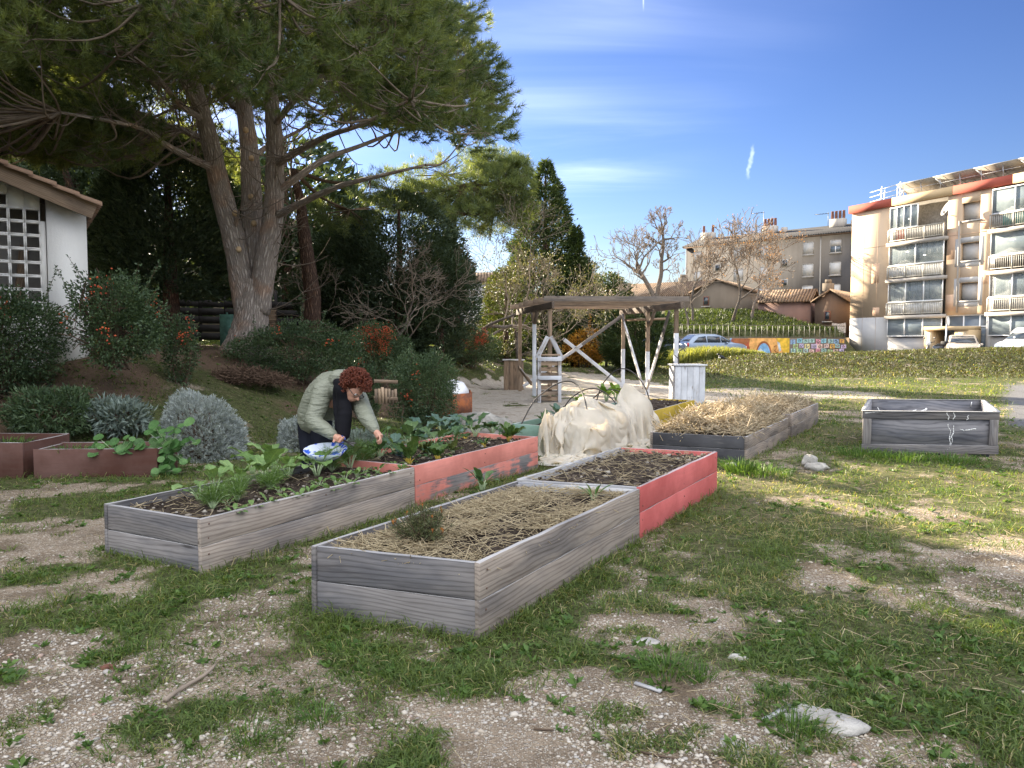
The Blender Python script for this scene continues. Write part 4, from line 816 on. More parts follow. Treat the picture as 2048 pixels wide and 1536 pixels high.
# ---------- mural wall, railing
def mural():
    a = np.array((11.0, 57.7)); b = np.array((27.6, 63.7)); E = nrm(b-a); N = np.array((E[1], -E[0])); L = float(np.linalg.norm(b-a)); A = lambda s, z, n=0.0: np.array((*(a+E*s+N*n), z)); AX = [np.array((*E, 0)), np.array((*N, 0)), np.array((0, 0, 1.))]
    r = thing('mural_wall', 'retaining wall painted with an orange mural and rows of pastel squares', 'wall', A(L/2, 0)); zt = 1.80
    MB().box(A(L/2, zt/2-.5, -.15), (L, .3, zt+1), AX).build('wall', M['render_tan'], r)
    sx = lambda px: (a[1]*((px-1024)/F)-a[0])/(E[0]-E[1]*((px-1024)/F))
    cols = [(.78, .36, .42), (.30, .56, .62), (.80, .46, .12), (.46, .62, .30), (.62, .50, .66), (.82, .58, .5), (.32, .45, .62), (.78, .66, .32), (.42, .60, .55)]; ms = [m_plain('mural_paint', c, .8, .1, var=.2, scale=4) for c in cols]; dk = [m_plain('mural_line_paint', [q*.45 for q in c], .8, .1) for c in ((.8, .3, .3), (.25, .35, .5), (.2, .3, .15))]
    mb = MB(); k = 0
    def tile(s, z, w, h):
        nonlocal k
        mb.m = R.randint(len(ms)); t = .06*(R.rand()-.5); mb.add([A(s-w/2, z-h/2-t, .006), A(s+w/2, z-h/2+t, .006), A(s+w/2, z+h/2+t, .006), A(s-w/2, z+h/2-t, .006)], [(0, 1, 2, 3)]); mb.m = len(ms)+R.randint(3)
        th = np.linspace(0, 5.2, 9)+R.rand()*6; rr = min(w, h)*.28*(1+.35*np.cos(th*R.randint(2, 5))); cx = [A(s+q*math.cos(x), z+q*math.sin(x), .012) for q, x in zip(rr, th)]
        for p, q in zip(cx[:-1], cx[1:]): mb.plank(p, q, .05, .006, up=(0, 0, 1) if abs(p[2]-q[2]) < .06 else (*E, 0))
    for (x0, x1) in ((1345, 1482), (1578, 1692)):
        s0, s1 = sx(x0), sx(x1); n = int((s1-s0)/.62)
        for row in range(3):
            for q in range(n):
                if R.rand() < (.92 if x0 > 1500 else .6): tile(s0+.62*(q+.5)+.2*(row % 2)+.1*R.rand(), zt-.27-.40*row+.1*(R.rand()-.5), .44+.14*R.rand(), .30+.08*R.rand())
    mb.build('painted_square', ms+dk, r)
    s0, s1 = sx(1480), sx(1578); mb = MB(); oc = [m_plain('mural_paint', c, .8, .1, var=.15, scale=3) for c in ((.80, .42, .14), (.36, .135, .06), (.24, .44, .66), (.82, .52, .07), (.40, .10, .05), (.66, .72, .74))]
    def blob(pts, m, n): mb.m = m; c = np.mean(pts, 0); V = [A(c[0], c[1], n)]+[A(p[0], p[1], n) for p in pts]; q = len(pts); mb.add(V, [(0, 1+i, 1+(i+1) % q) for i in range(q)])
    blob([(s0+.7, .2), (s1, .2), (s1, zt-.02), (s0+.7, zt-.02)], 0, .006)
    blob([(s0-.9, .2), (s0+1.1, .2), (s0+1.0, .7), (s0+.8, 1.2), (s0+.9, zt-.05), (s0-.8, zt-.05)], 1, .010); blob([(s0-.6, .3), (s0+.7, .3), (s0+.9, .9), (s0+.75, 1.5), (s0+.3, 1.1), (s0-.1, .8)], 4, .014)
    c = s0+(s1-s0)*.47; arch = [(c+.82*math.cos(x), .2+1.35*math.sin(x)) for x in np.linspace(0, math.pi, 14)]; blob(arch, 1, .012); blob([(c+.68*math.cos(x), .2+1.18*math.sin(x)) for x in np.linspace(0, math.pi, 14)], 2, .016); blob([(c-.5, .2), (c-.2, .2), (c-.1, .8), (c-.35, 1.0), (c-.5, .7)], 5, .02); blob([(c+.1, .2), (c+.45, .2), (c+.3, .5)], 5, .02)
    blob([(s1-1.3, zt-.02), (s1, zt-.02), (s1, .3), (s1-.5, .5), (s1-.8, 1.0)], 3, .010); blob([(s1-1.2, 1.5), (s1-.95, 1.4), (s1-.8, .8), (s1-1.0, .7)], 5, .014)
    mb.m = 1
    for (x, st) in ((s0-.15, [(0, 1), (-.15, .8), (0, .6)]), (s0+.15, [(0, 1), (0, .65), (.16, .65), (.16, 1)]), (s0+.45, [(0, 1), (.2, 1), (.1, 1), (.1, .6)]), (s0+.8, [(0, .6), (.1, .9), (.2, .6)]), (c+1.0, [(0, 1.2), (.2, 1.3), (.2, 1.0), (0, .9), (.2, .8)]), (c+1.15, [(0, .4), (0, .8), (.2, .75), (.02, .6), (.25, .4)])):
        mb.tube([A(x+p, q-.1, .02) for p, q in st], .028, 4)
    mb.build('mural_painting', oc, r)
    f = thing('railing_fence', 'thin metal railing running along the top of the mural wall', 'railing', A(L/2, zt, -.1)); n = 34; mb = MB()
    for q in (zt+.06, zt+.98): mb.tube([A(-1.0, q, -.1), A(L, q, -.1)], .025, 5)
    mb.build('rail', M['render_tan'], f)
    for q in range(n+1): s = L*q/n; MB().tube([A(s, zt-.02, -.1), A(s, zt+1.0, -.1)], .014, 5).build('post', M['rail_white'], f)
mural()
# ---------- vehicles
M['car_silver'] = m_plain('silver_blue_car_paint', (.22, .27, .35), .28, .6, .35, var=.02); M['car_beige'] = m_plain('beige_car_paint', (.55, .47, .38), .3, .6, .2, var=.02); M['van_white'] = m_plain('white_van_paint', (.8, .8, .8), .3, .5, var=.02); M['car_dark'] = m_plain('dark_blue_car_paint', (.03, .04, .06), .25, .6, .2, var=.02); M['lamp_red'] = m_plain('red_lamp', (.4, .02, .02), .2, .6); M['lamp_clear'] = m_plain('clear_lamp', (.7, .7, .7), .1, .7)
def vehicle(name, label, cat, loc, ang, prof, W, mat, glass, wheels, group='parked cars', wr=.31, rails=False, mirror=True):
    # prof: outline from the rear bumper over the roof to the front bumper (x, z) with belt height; glass: side windows as polygons; x forward
    r = thing(name, label, cat, loc, group); c, s = math.cos(ang), math.sin(ang); X = np.array((c, s, 0)); Y = np.array((-s, c, 0)); Z = np.array((0, 0, 1.)); w = lambda x, y, z: np.asarray(loc)+X*x+Y*y+Z*z
    top = bezier([(p[0], 0, p[1]) for p in prof], 4); mb = MB(); k = len(top); zb = .28; belt = .92; A = []
    for (x, _, z) in top:
        inset = .16*sm(belt, 1.5, z); half = W/2; endt = .12*(1-min(1, min(x-top[0][0], top[-1][0]-x)/.5)); row = []
        for q in (-1, 1):
            pass
        zz = [zb, zb+(min(z, belt)-zb)*.5, min(z, belt), min(z, belt)+(max(z, belt)-belt)*.6+.001, z-.04, z, z, z-.04, min(z, belt)+(max(z, belt)-belt)*.6+.001, min(z, belt), zb+(min(z, belt)-zb)*.5, zb]
        yy = [-half+.05+endt, -half+endt, -half+.02+endt, -half+.02+inset*.7+endt, -half+.05+inset+endt, -half+.14+inset+endt, half-.14-inset-endt, half-.05-inset-endt, half-.02-inset*.7-endt, half-.02-endt, half-endt, half-.05-endt]
        A.append([w(x, y, z2) for y, z2 in zip(yy, zz)])
    mb.grid(np.array(A)); e = len(A)-1
    for q in (0, e): mb.add(A[q], [tuple(range(4)), tuple(range(4, 8)), tuple(range(8, 12)), (0, 3, 8, 11), (3, 4, 7, 8)])
    mb.build('body', mat, r, smooth=True)
    for poly in glass:
        for sd in (-1, 1):
            pts = [w(x, sd*(W/2-.012-.16*float(sm(belt, 1.5, z))*.86), z) for x, z in poly]; MB().prism(pts, Y*sd*.008).build('side_window', M['glass_dark'], r)
    for x in wheels:
        for sd in (-1, 1):
            ax = [X, Z, Y*sd]; o = MB().lathe(w(x, sd*(W/2-.19), wr), [(wr*.6, .2), (wr*.93, .2), (wr, .16), (wr, .02), (wr*.9, 0)], 20, ax).build('wheel', M['rubber'], r, smooth=True); MB().lathe(w(x, sd*(W/2-.19), wr), [(.001, .19), (wr*.2, .195), (wr*.55, .18), (wr*.6, .2)], 12, ax).build('rim', M['metal_grey'], o)
    x0, x1 = prof[0][0], prof[-1][0]
    for sd in (-1, 1):
        MB().box(w(x1-.12, sd*(W/2-.27), .68), (.2, .3, .16), [X, Y, Z]).build('headlight', M['lamp_clear'], r); MB().box(w(x0+.06, sd*(W/2-.2), .86), (.1, .2, .26), [X, Y, Z]).build('tail_light', M['lamp_red'], r)
        if mirror: MB().ball(w(mirror if mirror is not True else x1-1.55, sd*(W/2+.08), .98), (.07, .11, .08), 8, [X, Y, Z]).build('wing_mirror', mat, r, smooth=True)
        if rails: MB().tube([w(x0+.6, sd*(W/2-.3), prof[3][1]+.0), w(x0+.8, sd*(W/2-.3), prof[3][1]+.07), w(x0+2.1, sd*(W/2-.3), prof[3][1]+.06), w(x0+2.3, sd*(W/2-.3), prof[3][1]-.03)], .02, 5).build('roof_rail', M['metal_grey'], r)
    return r, w
def screens(r, w, W, fs, rs):
    for nm, ((x0, z0), (x1, z1)) in (('windscreen', fs), ('rear_window', rs)):
        d = np.array((z1-z0, 0, x0-x1)); d = d/np.linalg.norm(d); d = d if d[2] > 0 else -d; o = (w(d[0], 0, d[2])-w(0, 0, 0))*.012
        MB().hexa([w(x0, -W/2+.2, z0)+o, w(x0, W/2-.2, z0)+o, w(x1, W/2-.32, z1)+o, w(x1, -W/2+.32, z1)+o]+[q+o*.5 for q in (w(x0, -W/2+.2, z0)+o, w(x0, W/2-.2, z0)+o, w(x1, W/2-.32, z1)+o, w(x1, -W/2+.32, z1)+o)]).build(nm, M['glass_dark'], r)
hatch = [(-2.15, .5), (-2.2, .85), (-2.05, 1.05), (-1.55, 1.5), (-.7, 1.57), (.25, 1.5), (1.05, 1.05), (1.75, .92), (2.1, .75), (2.15, .45)]
suv_g = [[(-1.75, 1.02), (-1.35, 1.38), (-.85, 1.44), (-.8, 1.02)], [(-.74, 1.02), (-.74, 1.44), (.15, 1.42), (.2, 1.02)], [(.27, 1.02), (.24, 1.40), (.36, 1.36), (.92, 1.04)]]
c = P(1424, 700, 52); zc = h1(c[0], c[1]); rv, wv = vehicle('parked_car', 'silver blue estate car with roof rails parked before the mural', 'car', (c[0], c[1], zc), math.radians(12), hatch, 1.78, M['car_silver'], suv_g, (-1.35, 1.3), rails=True); screens(rv, wv, 1.78, ((1.02, 1.09), (.3, 1.47)), ((-2.0, 1.12), (-1.58, 1.46)))
c = P(1342, 700, 54); rv, wv = vehicle('parked_car', 'dark car mostly hidden behind the pergola post, left of the silver one', 'car', (c[0], c[1], h1(c[0], c[1])), math.radians(8), [(p, q*.97) for p, q in hatch], 1.74, M['car_dark'], suv_g, (-1.35, 1.3)); screens(rv, wv, 1.74, ((1.02, 1.06), (.3, 1.43)), ((-2.0, 1.1), (-1.58, 1.42)))
c = P(1924, 703, 47); rv, wv = vehicle('parked_car', 'beige car behind the grassy mound, only its roof and windscreen showing', 'car', (c[0], c[1], .36), math.radians(-118), hatch, 1.76, M['car_beige'], suv_g, (-1.35, 1.3)); screens(rv, wv, 1.76, ((1.02, 1.09), (.3, 1.47)), ((-2.02, 1.1), (-1.58, 1.46)))
van = [(-2.2, .4), (-2.25, 1.0), (-2.2, 1.75), (-1.9, 1.92), (0, 1.93), (.55, 1.85), (1.3, 1.2), (1.9, 1.05), (2.15, .8), (2.2, .4)]
c = P(2062, 703, 46); rv, wv = vehicle('parked_van', 'white van at the right photo edge behind the mound', 'van', (c[0], c[1], .42), math.radians(203), van, 1.85, M['van_white'], [[(-.15, 1.12), (-.15, 1.66), (.5, 1.66), (1.05, 1.15)]], (-1.4, 1.4), mirror=.95); screens(rv, wv, 1.85, ((1.25, 1.25), (.6, 1.79)), ((-2.24, 1.2), (-2.2, 1.7)))
def motorbike():
    c = P(1868, 703, 46.5); z = .42; a = math.radians(200); X = np.array((math.cos(a), math.sin(a), 0)); Y = np.array((-math.sin(a), math.cos(a), 0)); Z = np.array((0, 0, 1.)); w = lambda x, y, q: np.array((c[0], c[1], z))+X*x+Y*y+Z*q; r = thing('motorbike', 'dark scooter with a light windshield parked beside the sign pole', 'motorbike', (c[0], c[1], z))
    for x in (-.62, .68): o = MB().lathe(w(x, -.06, .28), [(.16, 0), (.27, 0), (.28, .06), (.27, .12), (.16, .12)], 16, [X, Z, Y]).build('wheel', M['rubber'], r, smooth=True)
    MB().tube([w(-.85, 0, .62), w(-.5, 0, .72), w(-.05, 0, .7), w(.05, 0, .4), w(.4, 0, .42)], [.1, .17, .16, .13, .1], 10).build('body', M['car_dark'], r, smooth=True); MB().tube([w(-.8, 0, .82), w(-.4, 0, .86), w(0, 0, .78)], [.08, .14, .1], 8).build('saddle', M['rubber'], r, smooth=True)
    MB().tube([w(.68, 0, .3), w(.5, 0, .7), w(.38, 0, 1.05)], [.05, .09, .05], 8).build('front_fork', M['metal_dark'], r); MB().tube([w(.36, -.36, 1.08), w(.42, -.1, 1.04), w(.42, .1, 1.04), w(.36, .36, 1.08)], .025, 6).build('handlebar', M['metal_dark'], r); MB().ball(w(.47, 0, 1.0), (.12, .14, .16), 10, [X, Y, Z]).build('headlight', M['lamp_clear'], r, smooth=True)
    for sd in (-1, 1): MB().tube([w(.37, sd*.3, 1.08), w(.4, sd*.36, 1.28)], .012, 5).ball(w(.4, sd*.37, 1.31), (.03, .08, .06), 8, [X, Y, Z]).build('mirror', M['metal_dark'], r)
    MB().box(w(-.85, 0, .98), (.32, .36, .28), [X, Y, Z]).build('top_box', M['rubber'], r, bevel=.05)
motorbike()
def sign():
    c = P(1890.5, 703, 47); r = thing('road_sign', 'round road sign seen from the side on a slim grey pole', 'sign', (c[0], c[1], .4)); MB().tube([(c[0]-.05, c[1], .3), (c[0]+.07, c[1], 2.95)], .04, 6).build('pole', M['metal_grey'], r); n = nrm(np.array((.55, -.83, .05))); x = nrm(np.cross((0, 0, 1), n)); y = np.cross(n, x)
    MB().lathe((c[0]+.07, c[1]-.06, 2.75), [(.0, -.01), (.33, -.01), (.33, .02), (.25, .022)], 20, [x*.62, y, n]).build('sign_face', M['slab'], r); MB().lathe((c[0]+.07, c[1]-.06, 2.75), [(.25, .024), (.0, .024)], 20, [x*.62, y, n]).build('sign_field', M['white_paint'], r)
sign()
# ---------- white hut with breeze-block screen
M['hut_inner'] = m_stucco('grey_hut_interior', (.46, .44, .41), .3, 1.2)
def hut():
    p0 = GH(181, 713); x1 = p0[0]; y0 = p0[1]; zg = p0[2]-.25; E = nrm(np.array((.84, .54))); N = np.array((E[1], -E[0])); N = N if N[1] < 0 else -N
    A = lambda s, z, n=0.0: np.array((x1+E[0]*s+N[0]*n, y0+E[1]*s+N[1]*n, z)); AX = [np.array((*E, 0)), np.array((*N, 0)), np.array((0, 0, 1.))]
    zt = float(P(165, 425, y0)[2]); slope = .385; D = 3.6; pw = .56; zr = lambda s: zt+.0-slope*s*1.0
    r = thing('garden_hut', 'white roughcast hut with a breeze block screen and overhanging tile roof', 'hut', A(-2, zg, -D/2)); L = 4.2
    def slab(mb, s0, s1, n0, n1, z0): mb.hexa([A(s0, z0, n0), A(s1, z0, n0), A(s1, z0, n1), A(s0, z0, n1), A(s0, zr(s0), n0), A(s1, zr(s1), n0), A(s1, zr(s1), n1), A(s0, zr(s0), n1)]); return mb
    slab(MB(), -pw, 0, 0, -.3, zg-.5).build('pillar', M['wall_white'], r)
    slab(MB(), -.25, -.002, -.3, -D, zg-.5).build('side_wall', M['wall_white'], r); slab(MB(), -L, -.25, -.95, -1.1, zg-.5).build('inner_wall', M['hut_inner'], r); slab(MB(), -L, -.25, -D+.2, -D, zg-.5).build('rear_wall', M['wall_white'], r)
    sB = -pw-.012; cell = .215; mb = MB(); s_lo = -L; zb = zg+.9; fr = .022
    MB().hexa([A(-L, zg-.5, -.09), A(sB, zg-.5, -.09), A(sB, zg-.5, -.25), A(-L, zg-.5, -.25), A(-L, zb, -.09), A(sB, zb, -.09), A(sB, zb, -.25), A(-L, zb, -.25)]).build('low_wall', M['wall_white'], r)
    nc = int((sB+L)/cell)
    for i in range(nc):
        s1 = sB-.07-i*cell; s0 = s1-cell; zc = zb; kmax = int((zr(s1)-.17-zb)/cell)
        for k in range(kmax):
            z0 = zb+k*cell; z1 = z0+cell
            for (p0_, p1_, q0, q1) in ((s0+.002, s1-.002, z0+.002, z0+fr), (s0+.002, s1-.002, z1-fr, z1-.002), (s0+.002, s0+fr, z0+fr, z1-fr), (s1-fr, s1-.002, z0+fr, z1-fr)): mb.box(A((p0_+p1_)/2, (q0+q1)/2, -.17), (p1_-p0_, .14, q1-q0), AX)
        ztop = zb+kmax*cell; mb.hexa([A(s0, ztop, -.11), A(s1, ztop, -.11), A(s1, ztop, -.23), A(s0, ztop, -.23), A(s0, zr(s0)-.03, -.11), A(s1, zr(s1)-.03, -.11), A(s1, zr(s1)-.03, -.23), A(s0, zr(s0)-.03, -.23)])
    mb.box(A(sB-.035, (zb+zr(sB))/2-.2, -.17), (.068, .12, zr(sB)-zb-.4), AX); mb.build('breeze_block_screen', M['wall_white'], r)
    mb = MB()
    for q in range(7): s = -pw-.5-q*.48; mb.plank(A(s, zg+.4, -.5-.05*(q % 3)), A(s+.2, zg+2.1, -.86), .14, .03, up=AX[0])
    mb.build('stored_timber', M['pergola'], r)
    over = .10; mb = MB(); a, b = A(over, zr(over)+.02, .32), A(-L, zr(-L)+.02, .32); mb.plank(a-np.array((0, 0, .0)), b, .26, .05); mb.plank(A(over, zr(over)+.02, -D), A(-L, zr(-L)+.02, -D), .2, .05); mb.build('fascia_board', M['pergola'], r, bevel=.006)
    mb = MB(); p = [A(over, zr(over)+.12, .3), A(-L, zr(-L)+.12, .3), A(-L, zr(-L)+.12, -D-.3), A(over, zr(over)+.12, -D-.3)]; mb.hexa([q-np.array((0, 0, .05)) for q in p]+p); mb.build('roof_deck', M['pergola_dark'], r)
    mb = MB(); rows = 15; up = nrm(np.array((-1, 0, slope)))                                                # overlapping half-round tiles
    for j in range(19):
        n = .36-j*.21
        for i in range(rows):
            s0 = over+.10-i*.31; a = A(s0, zr(s0)+.145+.012*R.rand(), n+.012*(R.rand()-.5)); b = A(s0-.37, zr(s0-.37)+.125+.012*R.rand(), n); th = np.linspace(0, math.pi, 6); g = np.zeros((2, 6, 3))
            for e, (pt, rad) in enumerate(((a, .115), (b, .09))):
                for q, x in enumerate(th): g[e, q] = pt+AX[1]*rad*math.cos(x)+np.array((0, 0, 1))*rad*.62*math.sin(x)
            v_ = R.rand(); mb.grid(g, var=v_); 
            th2 = g-np.array((0, 0, .016)); mb.grid(th2[::-1], var=v_); mb.add(np.vstack([g[0], th2[0]]), [(q, q+1, 7+q, 6+q) for q in range(5)], var=v_)
    t = NT('weathered_clay_tiles'); cc = t.ramp(t.attr('var'), [(0, (.30, .17, .11)), (.5, (.42, .25, .16)), (1, (.34, .24, .18))]); m = t.fin(t.mix(t.math('MULTIPLY', t.noise(t.pos(), 12, 5, .7), .7), cc, (.2, .17, .14)), .9, .1, nor=t.bump(t.noise(t.pos(), 40, 4), .5, .01)); mb.build('roof_tiles', m, r, smooth=True)
hut()
# ---------- pergola
def pergola():
    d = np.array((-.176, .984)); e = np.array((.984, .176))*0+np.array((1.0, 0.0)); A0 = np.array((.97, 19.7)); A1 = np.array((4.24, 19.9)); hb = 2.42
    r = thing('pergola', 'open timber pergola with half whitewashed posts and crossed braces', 'pergola', (2.4, 21.8, 0)); L = lambda s, z: np.array((*(A0+d*s), z)); Rr = lambda s, z: np.array((*(A1+d*s), z))
    def post(c, z1, mk_lo, mk_hi, zs, w=.105):
        c = np.asarray(c)
        if zs <= 0: MB().plank(c*[1, 1, 0]+[0, 0, -.1], c*[1, 1, 0]+[0, 0, z1], w, w, up=(0, 1, 0), seg=6, wob=.002).build('post', M[mk_hi], r, bevel=.005); return
        o = MB().plank(c*[1, 1, 0]+[0, 0, zs], c*[1, 1, 0]+[0, 0, z1], w, w, up=(0, 1, 0), seg=4, wob=.002).build('post', M[mk_hi], r, bevel=.005); MB().plank(c*[1, 1, 0]+[0, 0, -.1], c*[1, 1, 0]+[0, 0, zs], w+.003, w+.003, up=(0, 1, 0), seg=4, wob=.003).build('whitewash', M[mk_lo], o, bevel=.005)
    post(L(.0, 0), hb-.06, '', 'pergola', 0); post(L(1.95, 0), hb-.06, 'white_wood', 'pergola', 2.05); post(L(4.1, 0), hb-.06, '', 'pergola', 0)
    post(Rr(.0, 0), hb-.06, 'white_wood', 'pergola', 1.75); post(Rr(2.1, 0), hb-.06, 'white_wood', 'pergola', 1.25); post(Rr(4.3, 0), hb-.06, 'white_wood', 'pergola', 1.3)
    for Q in (L, Rr):
        MB().plank(Q(-.35, hb+.03), Q(4.6, hb+.03), .17, .06, seg=8, wob=.003).build('beam', M['pergola_dark'], r, bevel=.004)
        for s, k in ((1.95, 1), (1.95, -1)): MB().plank(Q(s, hb-.42), Q(s+.38*k, hb-.04), .09, .05, up=(1, 0, 0)).build('knee_brace', M['pergola_dark'], r)
    for i in range(8):
        s = -.28+i*.68; a, b = L(s, hb+.195), Rr(s, hb+.195); x = nrm(b-a); MB().plank(a-x*.22, b+x*.22, .13, .045, seg=8, wob=.003).build('rafter', M['pergola'] if i else M['warm_wood'], r, bevel=.004)
    # crossed braces at the back, a V on the right side
    def brace(a, b, f0, mk1='white_thin', mk0='grey_wood', w=.10):
        a, b = np.asarray(a), np.asarray(b); m = a+(b-a)*f0; o = MB().plank(a, m, w, .045, seg=5, wob=.002, up=(0, 0, 1)).build('brace', M[mk0], r, bevel=.004); MB().plank(m, b, w+.003, .048, seg=5, wob=.002).build('whitewash', M[mk1], o, bevel=.004)
    off = np.array((0, -.08, 0)); brace(Rr(4.3, hb-.05)+off, L(4.1, .15)+off+np.array((.1, 0, 0)), .42); brace(P(1126, 677, 23.9), Rr(4.3, .12)+off*2, .02, 'white_wood')
    o2 = np.array((-.085, 0, 0)); brace(Rr(4.2, hb-.05)+o2, Rr(2.2, .2)+o2, .12, 'white_thin'); brace(Rr(.25, hb-.1)+o2, Rr(1.9, .2)+o2, .3, 'white_thin')
    MB().plank(L(1.95, .35)+[-.08, 0, 0], L(3.9, .75)+[-.08, 0, 0], .1, .04).build('side_rail', M['pergola'], r); MB().plank(Rr(4.32, hb-.22), Rr(1.8, hb-.22)+[.6, .9, 0], .07, .03).build('side_rail', M['pergola'], r)
pergola()
def cabinet(label, px, py, Wd, Dp, hgt, mk, mtop, ang=0.0):
    c = G(px, py); u = np.array((math.cos(ang), math.sin(ang))); v = np.array((-u[1], u[0])); r = thing('plank_counter', label, 'counter', (c[0], c[1]+Dp/2, 0), 'plank counters at the pergola'); A = lambda a, b, z: np.array((c[0]+u[0]*a+v[0]*b, c[1]+u[1]*a+v[1]*b, z)); n = max(4, int(Wd/.13))
    for b in (0, Dp): 
        for i in range(n): a = -Wd/2+Wd*(i+.5)/n; MB().plank(A(a, b, -.04), A(a, b, hgt-.03-.02*R.rand()*(b > 0)), Wd/n-.006, .022, up=(*u, 0), seg=3, wob=.0015).build('front_plank' if b == 0 else 'rear_plank', M[mk], r, bevel=.002)
    m = max(3, int(Dp/.14))
    for a in (-Wd/2+.01, Wd/2-.01):
        for i in range(m): b = .015+(Dp-.03)*(i+.5)/m; MB().plank(A(a, b, -.04), A(a, b, hgt-.04), (Dp-.03)/m-.006, .022, up=(*v, 0), seg=3, wob=.0015).build('side_plank', M[mk], r, bevel=.002)
    MB().plank(A(-Wd/2-.04, Dp/2, hgt), A(Wd/2+.04, Dp/2, hgt), Dp+.1, .035, up=(*v, 0), seg=4, wob=.002).build('top', M[mtop], r, bevel=.004); return A
Aw = cabinet('whitewashed plank counter standing against the right pergola post', 1379.5, 806, .76, .62, .95, 'white_wood', 'white_wood', .03)
Ab = cabinet('brown plank counter with a flaking white top edge, left of the pergola', 1027, 780, .62, .5, .95, 'pergola', 'white_thin', -.03)
def pump():
    r = thing('iron_rod', 'thin bent iron rod standing up from the whitewashed counter', 'metal rod', Aw(-.22, .3, .96)); MB().tube([Aw(-.22, .3, .96), Aw(-.23, .3, 1.2), Aw(-.20, .3, 1.3), Aw(-.1, .3, 1.36), Aw(-.05, .3, 1.28)], .016, 6).tube([Aw(-.225, .3, 1.1), Aw(-.33, .3, 1.2)], .012, 5).build('rod', M['metal_dark'], r)
pump()
def tower():
    c = G(1099, 806); W = .60; D = .34; x0 = c[0]-W/2; y0 = c[1]; r = thing('pallet_tower', 'narrow insect house of stacked pallet slats with an open pointed roof', 'insect house', (c[0], y0+D/2, 0)); Q = lambda a, b, z: np.array((x0+a, y0+b+a*.05, z))
    for a in (.045, W-.045):
        for b in (0, D): MB().plank(Q(a, b, -.03), Q(a, b, 1.18), .085, .035, up=(1, 0, 0), seg=4, wob=.002).build('upright', M['white_thin'] if b == 0 else M['grey_wood'], r, bevel=.003)
        for z in (.12, .38, .62, .88, 1.1): MB().plank(Q(a, .02, z), Q(a, D-.02, z), .085, .022).build('side_slat', M['pallet'], r)
    for b in (.04, D-.02):
        for k, z in enumerate((.10, .24, .38, .54, .70, .84, .98)): MB().plank(Q(.05, b, z), Q(W-.05, b, z), .085 if b < .1 else .1, .022, seg=4, wob=.002).build('slat', M['pallet'], r, bevel=.002)
    for z in (.63, 1.10): MB().plank(Q(.0, -.026, z), Q(W, -.026, z), .10, .024, seg=3, wob=.002).build('cross_board', M['white_wood'], r, bevel=.003)
    for z in (.17, .46, .77, .91): MB().box(Q(W/2, .055, z), (.09, .1, .07)).build('pallet_block', M['pallet'], r)
    for (sg) in (-1, 1):
        for b in (.0, D): MB().plank(Q(W/2+sg*.31, b, 1.12), Q(W/2+sg*.04, b, 1.66), .10, .03, up=(1, 0, 0), seg=3, wob=.002).build('roof_board', M['white_thin'], r, bevel=.003)
    MB().plank(Q(.02, -.0, 1.2), Q(W-.02, 0, 1.2), .05, .03).build('tie_board', M['pallet'], r)
tower()
def bench():
    a = GH(1147, 737); b = GH(1220, 733); a[1] = b[1] = (a[1]+b[1])/2+0; W = 1.8; c = (a+b)/2; z = h1(c[0], c[1]); r = thing('park_bench', 'old slatted park bench with iron legs behind the pergola', 'bench', (c[0], c[1], z)); Q = lambda x, y, q: np.array((c[0]+x, c[1]+y+x*.03, z+q))
    for k in range(3): MB().plank(Q(-W/2, -.18+k*.15, .47), Q(W/2, -.18+k*.15, .47), .035, .12).build('seat_slat', M['grey_wood'], r, bevel=.004)
    for k in range(2): MB().plank(Q(-W/2, .27+k*.03, .68+k*.17), Q(W/2, .27+k*.03, .68+k*.17), .13, .03).build('back_slat', M['grey_wood'], r, bevel=.004)
    for x in (-.62, .62): MB().tube([Q(x, -.25, 0), Q(x, -.2, .3), Q(x, -.22, .45), Q(x, .18, .45), Q(x, .27, .9)], .035, 6).tube([Q(x, .3, 0), Q(x, .16, .25), Q(x, .15, .45)], .035, 6).build('leg', M['metal_dark'], r)
bench()
# ---------- hoops and fleece on the green bed
def hoop(label, pts, rad=.010):
    c = pts[0]; r = MB().tube(bezier(pts, 8), rad, 6).build('garden_hoop', m_plain('black_plastic_pipe', (.06, .052, .045), .5, .4), None, (c[0], c[1], c[2])); tag(r, label, 'hoop', 'plastic hoops over the green bed')
def arch(s, hgt, rake=.0, w0=.04, w1=1.16): 
    a, b = W4(s, w1, .3), W4(s, w0, .3); out = []
    for q in np.linspace(0, 1, 9): m = a+(b-a)*q; m = m+np.array((*(u4*rake*math.sin(q*math.pi)), 0)); m[2] = .3+hgt*math.sin(q*math.pi)**.62; out.append(m)
    return out
hoop('nearest plastic hoop, arching from the green corner board to the fleece', arch(.12, .68, .5)); hoop('second hoop, rising behind the first beside the pallet tower', arch(1.5, .52, .1)); hoop('third hoop, low one in front of the gravel', arch(2.5, .46, -.1, .08, 1.1)); hoop('farthest and tallest hoop, holding up the peaked end of the fleece', arch(3.0, .78, .0))
M['fleece'] = (lambda t: t.fin(t.mix(t.step(t.noise(t.pos(), 3.2, 6, .65), .35, .7), (.74, .71, .63), (.86, .835, .77)), .8, .15, nor=t.bump(t.noise(t.vec(t.pos(), (9, 9, 4)), 2.2, 6, .6, dist=1.2), .3, .02), trans=.55, tcol=(.85, .74, .55)))(NT('horticultural_fleece'))
